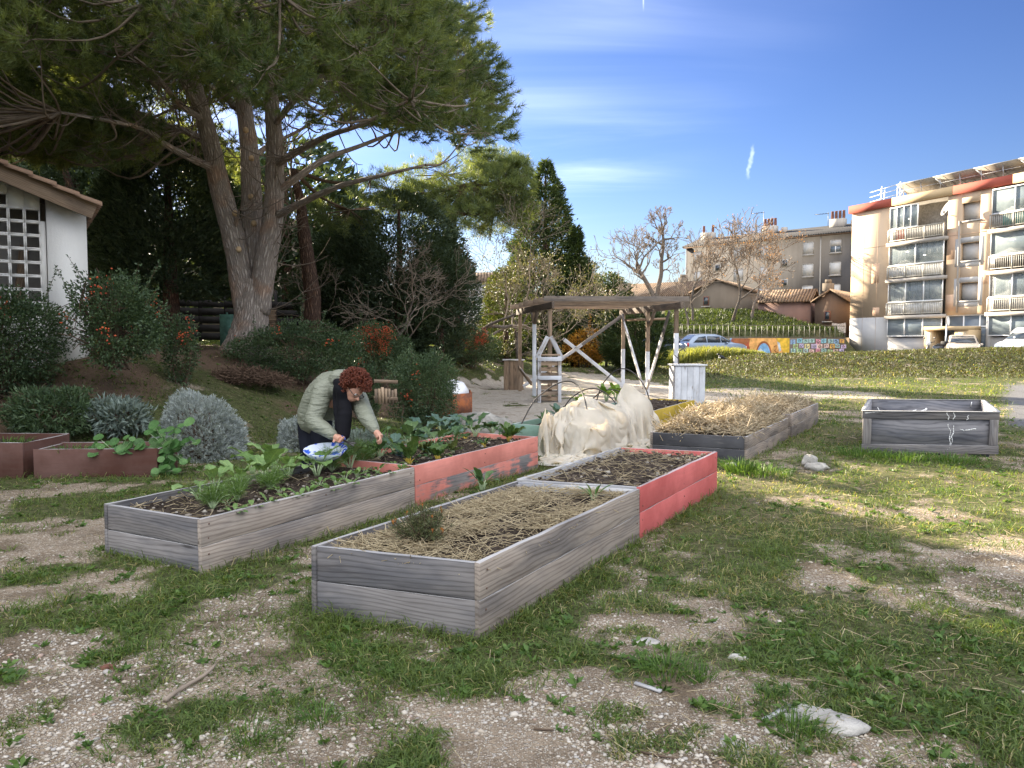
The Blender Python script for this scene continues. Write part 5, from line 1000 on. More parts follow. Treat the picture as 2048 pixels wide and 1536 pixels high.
def fleece():
    # the sheet is hung from the hoops with plenty of slack and left to fall over the bed and the ground
    pins = [(.0, P(1090, 812, 10.30)), (.27, P(1130, 842, 10.55)), (.42, P(1161, 795, 10.85)), (.62, P(1222, 830, 11.3)), (.80, P(1251, 760, 12.1)), (.90, P(1284, 790, 12.1)), (1.0, P(1305, 838, 11.75))]
    nu, nv, vr = 96, 64, .30; us = np.linspace(0, 1, nu); q = np.array([p for _, p in pins]); k = [t for t, _ in pins]; rid = np.stack([np.interp(us, k, q[:, i]) for i in range(3)], 1)
    hem = [G(1074, 925), G(1100, 930), G(1130, 928), G(1165, 916), P(1195, 902, 9.85), P(1225, 896, 10.1), P(1250, 892, 10.45), P(1275, 889, 10.8), P(1300, 876, 11.2), P(1312, 858, 11.5)]; hm = bezier(hem, 8); hm = np.stack([np.interp(us*(len(hm)-1), np.arange(len(hm)), hm[:, i]) for i in range(3)], 1)
    bk = np.array([W4(.25+2.3*u, .80-.35*u, .40) for u in us]); g = np.random.RandomState(3); X = np.zeros((nv, nu, 3)); jr = int(vr*(nv-1))
    for j in range(nv):
        v = j/(nv-1); X[j] = bk+(rid-bk)*(v/vr) if v < vr else rid+(hm-rid)*((v-vr)/(1-vr))
        if v >= vr: X[j] += np.array((.10, -.20, .06))*math.sin((v-vr)/(1-vr)*math.pi)
    X += g.normal(size=X.shape)*.010; X[:, :, 2] = np.maximum(X[:, :, 2], .03); slack = lambda d, f: d*f
    ax = np.linalg.norm(np.diff(X, axis=1), axis=-1).mean(1).max()*1.24; lu = np.full((nv, nu-1), ax); lv = np.linalg.norm(np.diff(X, axis=0), axis=-1).max(0)[None]*1.10*np.ones((nv-1, 1)); sh = math.hypot(ax, lv.mean())
    w = np.ones((nv, nu)); pi = [int(round(t*(nu-1))) for t in (0, .42, .80, 1.0)]; 
    w[jr, ::5] = 0
    for i in pi: w[jr, i] = 0
    for i in range(int(.72*(nu-1)), int(.86*(nu-1))): w[jr, i] = min(w[jr, i], .15)
    prev = X.copy(); iu, iv = np.array([[u4[0], v4[0]], [u4[1], v4[1]]]), None; inv = np.linalg.inv(iu)
    def con(sa, sb, L, st):
        d = X[sb]-X[sa]; n = np.linalg.norm(d, axis=-1)+1e-9; wa, wb = w[sa], w[sb]; c = ((n-L)/n*st/np.maximum(wa+wb, 1e-6))[..., None]*d; X[sa] += c*wa[..., None]; X[sb] -= c*wb[..., None]
    S = slice
    for step in range(190):
        vel = (X-prev)*.965; prev = X.copy(); X = X+vel*np.minimum(w, 1)[..., None]; X[..., 2] -= 9.8/3600*w
        for it in range(7):
            for o in (0, 1):
                m = (nu-1-o)//2*2; con((S(None), S(o, o+m, 2)), (S(None), S(o+1, o+1+m, 2)), lu[:, o:o+m:2], 1); m = (nv-1-o)//2*2; con((S(o, o+m, 2), S(None)), (S(o+1, o+1+m, 2), S(None)), lv[o:o+m:2], 1)
            if it % 3 == 0:
                for o in (0, 1): con((S(o, nv-1, 2), S(0, nu-1)), (S(o+1, nv, 2), S(1, nu))[:2] if (nv-1-o) % 2 == 0 else (S(o+1, nv, 2), S(1, nu)), sh, .25) if X[o:nv-1:2].shape[0] == X[o+1:nv:2].shape[0] else None
                con((S(0, nv-3), S(None)), (S(3, nv), S(None)), lv[0][None]*2.75, .02); con((S(None), S(0, nu-3)), (S(None), S(3, nu)), ax*2.7, .02)
        ab = (X[..., :2]-C4)@inv.T; a, b = ab[..., 0], ab[..., 1]; ht = H4+.03+.25*sm(.0, .3, b)*sm(1.3, .9, b)*sm(0, .3, a)*sm(2.9, 2.4, a)*(.6+.8*fbm(a*2.5, b*2.5, 1., 2)); ins = (a > -.045) & (a < 5.6) & (b > -.045) & (b < 1.22) & (X[..., 2] < ht)
        dt = ht-X[..., 2]; da, db = a+.045, b+.045; top = ins & (dt < np.minimum(da, db)+.03); X[..., 2] = np.where(top, ht, X[..., 2]); sd = ins & ~top; mv = np.where(db < da, db, 0.)*sd; X[..., 0] -= v4[0]*mv; X[..., 1] -= v4[1]*mv; mv = np.where(da <= db, da, 0.)*sd; X[..., 0] -= u4[0]*mv; X[..., 1] -= u4[1]*mv
        for (pa, pb, pz, pr) in ((.35, .16, .34, .30), (1.15, .14, .36, .27), (2.1, .12, .44, .33), (2.55, .3, .55, .30)):
            e = X-W4(pa, pb, pz); n = np.linalg.norm(e, axis=-1, keepdims=True); X = np.where((n < pr) & (w[..., None] > 0), X+e/np.maximum(n, 1e-6)*(pr-n)*.8, X)
        low = X[..., 2] < .012+.004*g.rand(nv, nu); X[..., 2] = np.where(low, .013, X[..., 2]); fr = (low | top | sd)[..., None]; X[..., :2] = np.where(fr, prev[..., :2]+(X[..., :2]-prev[..., :2])*.35, X[..., :2])
    mb = MB(); mb.grid(X); o = mb.build('fleece_cover', M['fleece'], None, (1.1, 10.4, 0), smooth=True); sb = o.modifiers.new('smooth', 'SUBSURF'); sb.levels = 1; sb.render_levels = 2; tag(o, 'crumpled cream fleece sheet draped over the green bed and its hoops', 'fleece cover')
fleece()
# ---------- stones, corten planter, small wood
def boulder(label, c, r, mk='rock', name='boulder', group=None, lump=.9, n=26, rot=0.0):
    a = rot; mb = MB(); mb.ball(c, r, n, [(math.cos(a), math.sin(a), 0), (-math.sin(a), math.cos(a), 0), (0, 0, 1)], lump=lump); o = mb.build(name, M[mk], None, c, smooth=True); return tag(o, label, 'stone', group)
q = G(960, 868); boulder('long grey boulder beyond the corner of the coral bed', (q[0], q[1]+.1, .09), (.52, .3, .26), 'rock_grey', rot=-.35)
q = G(1624, 938); boulder('small knobbly pale stone in the grass, left one of a pair', (q[0], q[1]+.1, .06), (.09, .08, .10), 'rock'); q = G(1633, 940); boulder('flat pale stone lying against the knobbly one', (q[0], q[1], .035), (.13, .1, .055), 'rock')
q = G(1640, 1440); boulder('large flat limestone slab half buried in the gravel', (q[0], q[1], .0), (.17, .095, .03), 'rock', 'flat_stone', lump=1.2, rot=-.5); q = G(1468, 1500); boulder('half buried white stone lower in the gravel than the slab', (q[0], q[1], -.005), (.055, .08, .02), 'rock', 'flat_stone', lump=1.2, rot=.2); q = G(1476, 1316); boulder('palest small stone by a grass tuft in the gravel', (q[0], q[1], .0), (.045, .03, .018), 'rock', 'flat_stone')
q = G(217, 1340); boulder('orange brick fragment among the gravel', (q[0], q[1], .012), (.032, .022, .018), 'pot', 'brick_fragment', lump=1.2); q = G(1464, 938); boulder('whitish stone at the foot of the black fronted bed', (q[0], q[1], .03), (.09, .07, .05), 'rock'); q = G(1292, 1283); boulder('flat pale stone on the gravel beyond the front bed corner', (q[0], q[1], .0), (.07, .04, .015), 'rock', 'flat_stone'); q = G(250, 858); boulder('pale stone behind the nasturtium planter', (q[0], q[1], .38), (.2, .15, .13), 'rock')
def stick(label, pix, rad, mk='twig', up=.012, z=0.0):
    pts = [GH(*p)+np.array((0, 0, up)) for p in pix]; c = pts[0]; o = MB().tube(bezier(pts, 5), np.linspace(rad, rad*.6, (len(pts)-1)*5+1), 7, rough=.25).build('stick', M[mk], None, c, smooth=True); tag(o, label, 'stick', 'sticks on the ground')
stick('curved bare branch lying on the gravel', [(330, 1408), (352, 1392), (385, 1372), (412, 1355), (432, 1337)], .011, 'twig', .018)
stick('dark thin twig low in the gravel, nearest the photo bottom', [(1275, 1507), (1310, 1516), (1355, 1524)], .005, 'twig_dark'); stick('pale bent twig by the front bed corner', [(1075, 1327), (1090, 1340), (1122, 1346)], .003, 'twig'); stick('short brown twig under the gravel tuft', [(1068, 1463), (1090, 1465), (1108, 1466)], .005, 'twig_dark')
def offcut(label, a, b, w):
    a, b = GH(*a), GH(*b); o = MB().plank(a+[0, 0, .01], b+[0, 0, .012], w*.5, w).build('wood_offcut', M['top_wood'], None, a); tag(o, label, 'wood offcut', 'grey wood offcuts on the gravel')
offcut('grey lath lying left of the grass tuft', (1270, 1370), (1322, 1388), .02); offcut('grey lath pointing to the limestone slab', (1526, 1446), (1582, 1416), .02)
def corten():
    c = G(884, 838); z = 0; r = thing('rusty_planter', 'rust red metal planter edge behind the small cone bush', 'planter', (c[0], c[1], 0)); t = NT('rusted_steel'); n = t.noise(t.pos(), 6, 6, .7); m = t.fin(t.mix(t.step(n, .42, .6), (.34, .115, .045), (.17, .075, .05)), .85, .2); a = P(862, 840, c[1]+.1)[:2]; b = P(943, 834, c[1]+.6)[:2]
    MB().plank((*a, .2), (*b, .24), .48, .03, seg=4, wob=.004).build('front_panel', m, r); MB().plank((*b, .24), (b[0]-.1, b[1]+1.1, .24), .48, .03).build('side_panel', m, r); MB().grid(np.array([[(*(a+(b-a)*p+np.array((-.1, 1.1))*q*.98+[.0, .02]), .38+.05*fbm(p*9, q*9)) for p in np.linspace(0, 1, 12)] for q in np.linspace(.02, 1, 12)])).build('soil', M['soil'], r)
    q = P(910, 768, c[1]+.95); o = MB().ball((q[0], q[1], .40), (.30, .32, .34), 26, lump=.55).build('wrapped_plant', m_plain('white_plastic_wrap', (.78, .78, .79), .45, .4, var=.08, bump=.6), None, (q[0], q[1], .38), smooth=True); tag(o, 'round plant wrapped in white plastic behind the cone bush', 'wrapped plant')
corten()
def low_fence():
    c = G(757, 825); r = thing('pallet_edging', 'broken light slats of a low pallet edging behind the person', 'edging', (c[0], c[1], .2)); mb = MB()
    for k in range(7): a = P(752+k*6.5, 788+(k % 2)*2, 10.9+.05*k); MB().plank(a-[0, 0, .13], a+[0, 0, .07+.03*R.rand()], .04, .015, up=(1, 0, 0)).build('slat', M['pallet'], r)
    for y in (762, 796): MB().plank(P(748, y, 10.95), P(795, y+2, 11.2), .05, .02).build('rail', M['pallet'], r)
low_fence()
for (px, py, lab, hh) in ((1508, 818, 'taller of two bamboo canes stuck in the golden straw', .36), (1500, 822, 'shorter bamboo cane leaning by the taller one', .27)):
    q = G(px, py, H3+.05); o = MB().tube([q, q+[.02, .0, hh]], [.012, .010], 6).build('bamboo_cane', M['straw_gold'], None, q); tag(o, lab, 'cane', 'canes in the golden straw')
def magpie():
    c = GH(1441, 721); r = MB(); w = lambda x, y, z: np.array((c[0]+x, c[1]+y, c[2]+z)); blk = m_plain('black_feathers', (.012, .013, .018), .45, .4); wht = m_plain('white_feathers', (.75, .75, .75), .7)
    r.tube([w(.30, 0, .06), w(.14, 0, .13), w(.02, 0, .19), w(-.08, 0, .23)], [.035, .075, .10, .06], 10); r.ball(w(-.12, 0, .30), (.065, .055, .058), 10); r.tube([w(-.17, 0, .30), w(-.235, 0, .285)], [.018, .003], 6); r.tube([w(.26, 0, .07), w(.55, 0, .02)], [.035, .02], 6)
    for y in (-.03, .03): r.tube([w(.03, y, .13), w(.02, y, 0), w(-.03, y, 0)], .012, 5)
    o = r.build('magpie', [blk, wht], None, c, smooth=True); MB().ball(w(-.02, 0, .15), (.085, .085, .06), 10).build('white_belly', wht, o, smooth=True); tag(o, 'black and white magpie standing at the top of the grassy mound', 'bird')
magpie()
# ---------- foliage colours
M['needles'] = m_leaf('pine_needles', (.062, .092, .044), (.155, .195, .078), .42, .55, .25, c3=(.17, .19, .065))
M['dark_conifer'] = m_leaf('dark_conifer_leaves', (.034, .054, .034), (.08, .115, .058), .18, .6, .2)
M['cypress'] = m_leaf('cypress_leaves', (.018, .036, .018), (.06, .09, .032), .22, .6, .2, c3=(.11, .13, .04))
M['pyracantha'] = m_leaf('firethorn_leaves', (.036, .066, .036), (.115, .17, .075), .22, .45, .3)
M['berry'] = m_leaf('firethorn_berries', (.40, .05, .02), (.62, .12, .03), .0, .35, .5)
M['silver'] = m_leaf('silver_santolina', (.22, .255, .25), (.44, .48, .47), .12, .8, .1); M['silver_green'] = m_leaf('grey_green_leaves', (.12, .16, .14), (.27, .32, .28), .15, .8, .1)
M['olive'] = m_leaf('olive_grey_leaves', (.055, .066, .036), (.14, .138, .08), .25); M['yellow_green'] = m_leaf('sunlit_yellow_green_leaves', (.036, .056, .018), (.10, .12, .036), .28); M['rust'] = m_leaf('withered_brown_leaves', (.16, .08, .035), (.40, .20, .06), .3); M['orange'] = m_leaf('orange_autumn_leaves', (.34, .16, .03), (.60, .36, .08), .35)
def rand_dir(n): return nrm(R.normal(size=(n, 3)))
def clumpy(n, c, r, k=1.6, thr=.40, shell=.55, flat=None, seed=0.0):
    # points through an uneven crown: denser towards the outside, with lumps and gaps from noise
    out = []; got = 0
    while got < n:
        d = rand_dir(n*2); rad = (shell+(1-shell)*R.rand(n*2)**.6); lump = .52+.98*(fbm(d[:, 0]*k*1.4+seed, d[:, 1]*k*1.4, d[:, 2]*k*1.4+seed, 3)); p = d*(rad*lump)[:, None]
        q = fbm(p[:, 0]*k*2.2+seed+9, p[:, 1]*k*2.2, p[:, 2]*k*2.2, 3); p = p[(q > thr)]; out.append(p); got += len(p)
    p = np.vstack(out)[:n]; return np.asarray(c)+p*np.asarray(r), nrm(p/np.asarray(r)*1.0)
# ---------- the great pine
def pine():
    Y = 17.0; base = GH(495, 703); Y = base[1]; r = thing('pine_tree', 'huge three stemmed umbrella pine towering over the left of the garden', 'tree', base); k = Y
    T = lambda pix, dy=0.0, r0=.1, r1=None: (bezier([P(x, y, k+(q[0] if (q := rest) else dy)) for x, y, *rest in pix], 6))
    tr = MB(); paths = []
    def stem(pix, ra, rb, n=14, rough=.10):
        pts = bezier([P(x, y, k+d) for x, y, d in pix], 7); rad = np.linspace(ra, rb, len(pts)); tr.tube(pts, rad, n, rough=rough); paths.append((pts, rad)); return pts
    stem([(492, 720, 0), (494, 690, 0), (500, 655, 0), (505, 615, 0), (508, 560, .02)], .52, .27, 18); tr.tube([P(492, 728, k), P(493, 700, k), P(497, 670, k)], [.72, .52, .40], 16, rough=.2)
    s1 = stem([(498, 640, 0), (484, 560, .0), (466, 470, -.1), (440, 375, -.3), (424, 300, -.6), (404, 225, -1.0), (378, 130, -1.6), (352, 30, -2.2), (330, -90, -2.6)], .29, .09)
    s2 = stem([(502, 630, .15), (505, 520, .25), (504, 420, .3), (500, 320, .4), (490, 230, .5), (476, 130, .6), (470, 20, .4), (472, -110, .2), (478, -240, 0)], .27, .09)
    s3 = stem([(516, 625, 0), (532, 520, -.1), (546, 430, -.15), (550, 330, -.2), (548, 260, -.4), (540, 180, -.7), (532, 90, -1.0), (528, -20, -1.4), (530, -150, -1.6)], .26, .08)
    limbs = [[(430, 338, -.4), (385, 318, -1.2), (335, 292, -2.0), (295, 262, -2.7), (235, 245, -3.4), (120, 225, -4.0)], [(408, 240, -.9), (362, 210, -1.8), (310, 150, -2.6), (250, 100, -3.2)], [(418, 285, -.7), (370, 262, -.2), (330, 248, .8), (250, 215, 2.0), (150, 200, 3.0)], [(552, 432, -.2), (610, 402, -.8), (680, 372, -1.6), (760, 352, -2.2), (850, 330, -2.6)], [(552, 385, -.2), (600, 352, -.2), (650, 318, .0), (720, 292, .4), (800, 262, .8), (900, 235, 1.0)], [(550, 330, -.2), (600, 300, -1.0), (660, 270, -2.0), (720, 250, -3.0), (820, 200, -3.6)], [(500, 320, .4), (540, 290, 1.5), (600, 260, 3.0), (700, 200, 4.5)], [(490, 230, .5), (430, 180, 2.0), (360, 130, 3.5), (250, 60, 4.5)], [(548, 250, -.4), (590, 200, -1.6), (650, 140, -2.6), (730, 70, -3.2)], [(540, 180, -.7), (610, 130, .3), (700, 80, 1.0), (800, 30, 1.4)], [(476, 130, .6), (520, 60, 2.2), (600, -20, 3.6), (690, -90, 4)], [(378, 130, -1.6), (320, 70, -2.6), (240, 10, -3.4), (140, -60, -3.8)], [(352, 30, -2.2), (280, -40, -1.5), (180, -120, -1.0)], [(532, 90, -1), (600, 10, -2.4), (690, -60, -3.0)], [(404, 225, -1.0), (360, 150, -2.4), (330, 60, -4.2), (310, -30, -5.2)], [(540, 180, -.7), (550, 90, -2.6), (560, -10, -4.4)], [(466, 470, -.1), (478, 420, -.5)]]
    for l in limbs: stem(l, .09 if len(l) > 4 else .075, .022, 8, .06)
    tr.build('trunk', M['bark'], r, smooth=True)
    mb = MB()                                               # pale pruned branch stubs on the stems
    for (x, y, d) in ((470, 428, -.42), (502, 395, -.02), (492, 262, .15), (503, 318, .1), (478, 500, -.38), (508, 448, -.02)): q = P(x, y, k+d); mb.tube([q, q+[.02, -.07, .02]], [.06, .055], 10)
    mb.build('cut_stub', m_plain('cut_wood', (.5, .36, .22), .8, .1), r)
    # crown: clumps through a wide umbrella, each tied to the nearest limb by a branch
    C = P(415, 90, k); cl = []; al = np.vstack([p for p, _ in paths[3:]]); keep = SUNV
    tries = 0
    while len(cl) < 900 and tries < 150000:
        tries += 1; an = R.rand()*6.283; rr = R.rand()**.5; zt = C[2]+5.0*math.sqrt(max(0, 1-rr*rr*.9)); zb = 6.6-1.5*rr**2+.8*(fbm(math.cos(an)*rr*3, math.sin(an)*rr*3, 2.)-.5)
        q = np.array((C[0]+math.cos(an)*rr*7.4, C[1]+math.sin(an)*rr*6.6, 0)); u_ = R.rand(); q[2] = zb+(zt-zb)*u_
        if rr < .5 and .2 < u_ < .55 and R.rand() < .7: continue
        px = 1024+F*q[0]/q[1]
        py = 682-F*(q[2]-CH)/q[1]
        lim = 1005-.0012*(py-190)**2 if py > 190 else 1005-.0028*(py-190)**2
        if px > lim-18 or (px > 560 and py > 395-.13*max(0, px-700)) or (px < 330 and py > 285) or (330 <= px < 560 and py > 215 and q[1] < k+1.2): continue
        if not lit_ok(q)[0]: continue
        if len(cl) and np.min(np.linalg.norm(np.array(cl)-q, axis=1)) < .42: continue
        cl.append(q)
    for z in range(140):                                    # the low fringe of the crown over the hut
        q = P(-70+340*R.rand(), 205+95*R.rand(), 13.5+6*R.rand())
        if lit_ok(q)[0] and np.min(np.linalg.norm(np.array(cl)-q, axis=1)) > .40: cl.append(q)
    br = MB(); nd = MB(); twv = []
    for q in cl:
        j = np.argmin(np.linalg.norm((al-q)*np.array((1, 1, 1.25)), axis=1)); a = al[j]; m = (a+q)/2+np.array((0, 0, -.18*np.linalg.norm(q-a)))+R.normal(size=3)*.12
        if np.linalg.norm(q-a) > 3.6: a = a+(q-a)*.3
        br.tube(bezier([a, m, q], 4), np.linspace(.026, .008, 9), 5, cap=False)
        nt = 24; o = rand_dir(nt)*np.array((.72, .72, .40))*R.rand(nt, 1)**.4; tp = q+o; ok_ = lit_ok(tp); tp, o = tp[ok_], o[ok_]; nt = len(tp); out = nrm(o+nrm(q-C)*.7+np.array((0, 0, .5)))
        for z in range(0, nt, 2): br.tube([q+(tp[z]-q)*.15, (q+tp[z])/2-[0, 0, .04], tp[z]], [.007, .005, .003], 3, cap=False)
        nn = 46; D = out[:, None]*.75+rand_dir(nt*nn).reshape(nt, nn, 3)*.75; st = tp[:, None]+out[:, None]*(R.rand(nt, nn, 1)-.5)*.20
        v0 = np.clip(.28+.25*R.randn(), 0, .7); add_needles(nd, st.reshape(-1, 3), D.reshape(-1, 3), .12+.09*R.rand(nt*nn), .014, np.clip(v0+.3*(R.rand(nt*nn)-.4), 0, 1))
    for z in range(330):                                    # dead inner twigs, curved and bare
        j = R.randint(len(al)); a = al[j]; d = nrm(R.normal(size=3)+np.array((0, -.3, .4))+.6*nrm((a-C)*np.array((1, 1, 0)))); L = .5+1.0*R.rand(); pts = [a, a+d*L*.4-[0, 0, .05], a+d*L*.75+[0, 0, .08], a+d*L+[0, 0, .28]]
        if not lit_ok(np.array(pts)).all(): continue
        br.tube(bezier(pts, 3), np.linspace(.016, .004, 10), 4, cap=False)
        for w_ in range(2): b = pts[1+w_]; e = nrm(d+R.normal(size=3)*.5); br.tube([b, b+e*L*.25, b+e*L*.45+[0, 0, .1]], [.007, .005, .003], 3, cap=False)
    br.build('branches', m_plain('pine_branch_wood', (.20, .16, .125), .9, .1), r); nd.build('crown', M['needles'], r)
pine()
def conifer(name, label, base, hgt, rad, n, mat, trunk_r, prof='cone', leaf=(.10, .16), wd=.03, z0=.1, gap=.44, lean=(0, 0), group=None, droop=0.0, tmat='bark_red', kk=1.0, la=1.0):
    r = thing(name, label, 'tree', base, group); b = np.asarray(base); ln = np.array((*lean, 0.))
    q = np.linspace(0, 1, 8); tp = b+np.outer(q, np.array((0, 0, hgt*.93)))+np.outer(q**1.3, ln); MB().tube(tp, trunk_r*(1-.85*q), 9, rough=.15).build('trunk', M[tmat], r, smooth=True)
    u = R.rand(n*6); zz = z0+(1-z0)*u; a = R.rand(n*6)*6.283
    if prof == 'cone': rr = (1-zz)**.8*(1-.35*np.exp(-((zz-z0)/.10)**2)); keep = R.rand(n*6) < np.clip(rr*1.3+.08, 0, 1)
    elif prof == 'column': rr = np.sqrt(np.clip(1-((zz-.5)/.5)**2, 0, 1))**.6; keep = R.rand(n*6) < rr
    else: rr = np.clip(np.sin(np.clip(zz, 0, 1)*math.pi)**.5, .1, 1); keep = R.rand(n*6) < rr
    lay = .75+.55*fbm(a*1.3*kk, zz*hgt*1.7*kk, R.rand()*50, 3); lay = 1+(lay-1)*la; rr = rr*lay*rad*np.maximum(R.rand(n*6)**.35, .25)+.03
    gp = fbm(np.cos(a)*rr*1.6*kk+7, zz*hgt*1.8*kk, np.sin(a)*rr*1.6*kk, 3) > gap; keep &= gp; idx = np.where(keep)[0][:n]; zz, a, rr = zz[idx], a[idx], rr[idx]; m = len(idx)
    C = b+np.stack([np.cos(a)*rr, np.sin(a)*rr, zz*hgt-droop*rr], 1)+np.outer(zz**1.3, ln); D = np.stack([np.cos(a), np.sin(a), np.full(m, .55-droop)], 1)+R.normal(size=(m, 3))*.55
    ok = lit_ok(C); C, D = C[ok], D[ok]; m = len(C)
    mb = MB(); L = leaf[0]+(leaf[1]-leaf[0])*R.rand(m); add_leaves(mb, C, D, L, wd*(.7+.6*R.rand(m)), np.clip(R.rand(m)*.6+.45*fbm(C[:, 0]*1.3, C[:, 1]*1.3, C[:, 2]*1.3, 2)-.1, 0, 1), .1); mb.build('crown', M[mat], r)
    return r
def at(px, py, dY=0.0):
    q = GH(px, py); q[2] = h1(q[0], q[1]); return q
def atY(px, Y): x = (px-1024)/F*Y*1.0; return np.array((x, Y, h1(x, Y)))
def hY(px, py, Y, b): return float(P(px, py, Y)[2]-b[2])
b = atY(345, 21); conifer('dark_cypress', 'dark dense cypress left of the pine stems, its bare lower trunk showing', b, hY(345, 275, 21, b), 2.0, 26000, 'dark_conifer', .26, 'oval', (.12, .24), .05, .22, .40, kk=.8)
b = atY(215, 23); r_ = conifer('cedar_tree', 'leaning dark cedar with ragged drooping branches above the hut', b, hY(190, 235, 23, b), 3.0, 15000, 'dark_conifer', .30, 'oval', (.10, .2), .035, .34, .50, lean=(-1.4, 0), droop=.25, kk=.8)
b = atY(40, 27); conifer('cedar_tree', 'dark cedar behind the hut roof at the photo edge', b, hY(60, 265, 27, b), 3.4, 11000, 'dark_conifer', .28, 'oval', (.12, .22), .04, .3, .5, droop=.2, kk=.8)
b = atY(800, 24); conifer('dark_conifer', 'low dark conifer mass with drooping skirts right of the pine', b, hY(800, 385, 24, b), 2.1, 34000, 'dark_conifer', .22, 'oval', (.10, .2), .045, .0, .36, kk=.9)
b = atY(690, 25); conifer('dark_conifer', 'dark conifer in the shade between the brown trunk and the drooping one', b, hY(690, 455, 25, b), 1.6, 17000, 'dark_conifer', .2, 'oval', (.10, .2), .045, .02, .38)
b = atY(880, 24.5); conifer('dark_conifer', 'shorter dark conifer at the right end of the shady mass', b, hY(880, 475, 24.5, b), 1.2, 15000, 'dark_conifer', .16, 'oval', (.09, .17), .04, .0, .36)
b = atY(1090, 36); conifer('tall_cypress', 'tall pointed cypress with an uneven tip behind the pergola', b, hY(1090, 325, 36, b), 2.9, 30000, 'cypress', .3, 'cone', (.16, .38), .06, .03, .40, kk=1.1, la=1.9); 
b = atY(1150, 35); conifer('cypress_side', 'lower bushy cypress joined to the right flank of the tall pointed one', b, hY(1150, 455, 35, b), 1.5, 15000, 'cypress', .2, 'cone', (.16, .34), .06, .02, .40, la=1.7)
b = atY(1012, 31); conifer('lit_shrub', 'yellow green evergreen shrub in front of the white house gap', b, hY(1012, 535, 31, b), 1.0, 7000, 'yellow_green', .15, 'oval', (.09, .16), .05, .05, .42)
b = atY(1270, 31.5); conifer('spiky_juniper', 'spiky dark juniper bush behind the crossed pergola braces', b, hY(1270, 610, 31.5, b), 1.45, 13000, 'cypress', .12, 'oval', (.12, .34), .04, .0, .44, kk=1.4)
b = atY(1215, 60); conifer('evergreen_tree', 'small dark evergreen on the skyline right of the tall cypress', b, hY(1215, 545, 60, b), 1.7, 4200, 'cypress', .2, 'oval', (.2, .4), .11, .25, .47, kk=1.2, la=2.0)
# pines behind
def small_pine(label, px, Y, pts, rad, crown, n):
    b = atY(px, Y); r = thing('pine_tree', label, 'tree', b, 'pines behind the great one'); tr = MB(); tr.tube(bezier([b]+[P(x, y, Y+d) for x, y, d in pts], 5), np.linspace(rad, rad*.35, 5*len(pts)+1), 10, rough=.12); tr.build('trunk', M['bark_red'], r, smooth=True)
    nd = MB(); br = MB(); end = P(pts[-1][0], pts[-1][1], Y+pts[-1][2])
    for (x, y, d, rx, rz) in crown:
        c = P(x, y, Y+d); br.tube(bezier([end, (end+c)/2-[0, 0, .2], c], 4), np.linspace(.07, .02, 9), 5, cap=False); q, dd = clumpy(n, c, (rx, rx, rz), 1.4, .44, .35, seed=R.rand()*30); ok = lit_ok(q); q, dd = q[ok], dd[ok]; n_ = len(q); nn = 26; D = dd[:, None]*.5+[0, 0, .35]+rand_dir(n_*nn).reshape(n_, nn, 3)*.75; st = q[:, None]+R.normal(size=(n_, nn, 3))*.05; v = np.clip(.3+.2*R.randn(n_), 0, 1)[:, None]*np.ones((1, nn)); add_needles(nd, st.reshape(-1, 3), D.reshape(-1, 3), .16+.1*R.rand(n_*nn), .016, np.clip(v.ravel()+.2*(R.rand(n_*nn)-.4), 0, 1))
        for z in range(0, n_, 6): br.tube([c, (c+q[z])/2, q[z]], [.02, .012, .005], 4, cap=False)
    br.build('branches', M['twig_dark'], r); nd.build('crown', M['needles'], r)
small_pine('brown trunked pine leaning right just behind the great one', 622, 21, [(625, 600, 0), (615, 520, 0), (606, 450, 0), (600, 400, 0), (585, 340, .3)], .26, [(610, 330, .5, 1.6, .8), (700, 420, 1.0, 1.5, .6), (740, 360, .8, 1.5, .7)], 240)
small_pine('farther pine whose crown shows right of the great crown', 905, 28, [(905, 560, 0), (900, 480, 0), (910, 420, 0), (930, 370, 0)], .28, [(960, 390, 0, 1.6, .9), (1010, 370, 0, 1.0, .9), (1030, 345, .3, .7, .7), (890, 350, .6, 1.8, .9), (830, 420, .5, 1.4, .8), (985, 330, .4, .9, .6), (865, 395, .6, 1.3, .8), (935, 430, -.4, 1.3, .7), (990, 425, .2, 1.2, .8), (1035, 400, .1, .7, .9), (780, 380, .4, 1.4, .8)], 260)
def bare_tree(name, label, base, d, L, rr, lvl, mat='bark_grey', spread=.55, ratio=.74, curl=.16, up=.06, leaves=None, group=None, extra=(), n0=8, kids=(2, 3), rmin=.01):
    r = thing(name, label, 'tree', base, group); out, tips = [], []
    grow(np.asarray(base)-[0, 0, .1], nrm(np.array(d, float)), L, rr, lvl, out, tips, spread, ratio, curl, up, kids, rmin=rmin)
    for (p, dd, l2, r2, lv) in extra: grow(p, nrm(np.array(dd, float)), l2, r2, lv, out, tips, spread, ratio, curl, up, kids, rmin=rmin)
    mb = MB(); tubes(mb, [s for s in out if s[2] >= lvl-1], n0); mb.build('trunk', M[mat], r, smooth=True); mb = MB(); tubes(mb, [s for s in out if s[2] < lvl-1], n0); mb.build('crown', M['twig'], r)
    if leaves:
        m, n, sz = leaves; k = R.randint(len(tips), size=n); C = np.array([tips[i][0] for i in k])+R.normal(size=(n, 3))*sz*1.3; mb = MB(); add_leaves(mb, C, rand_dir(n)-[0, 0, .5], sz*(.7+.6*R.rand(n)), sz*.55, R.rand(n), .2); mb.build('withered_leaves', M[m], r)
    return r, tips
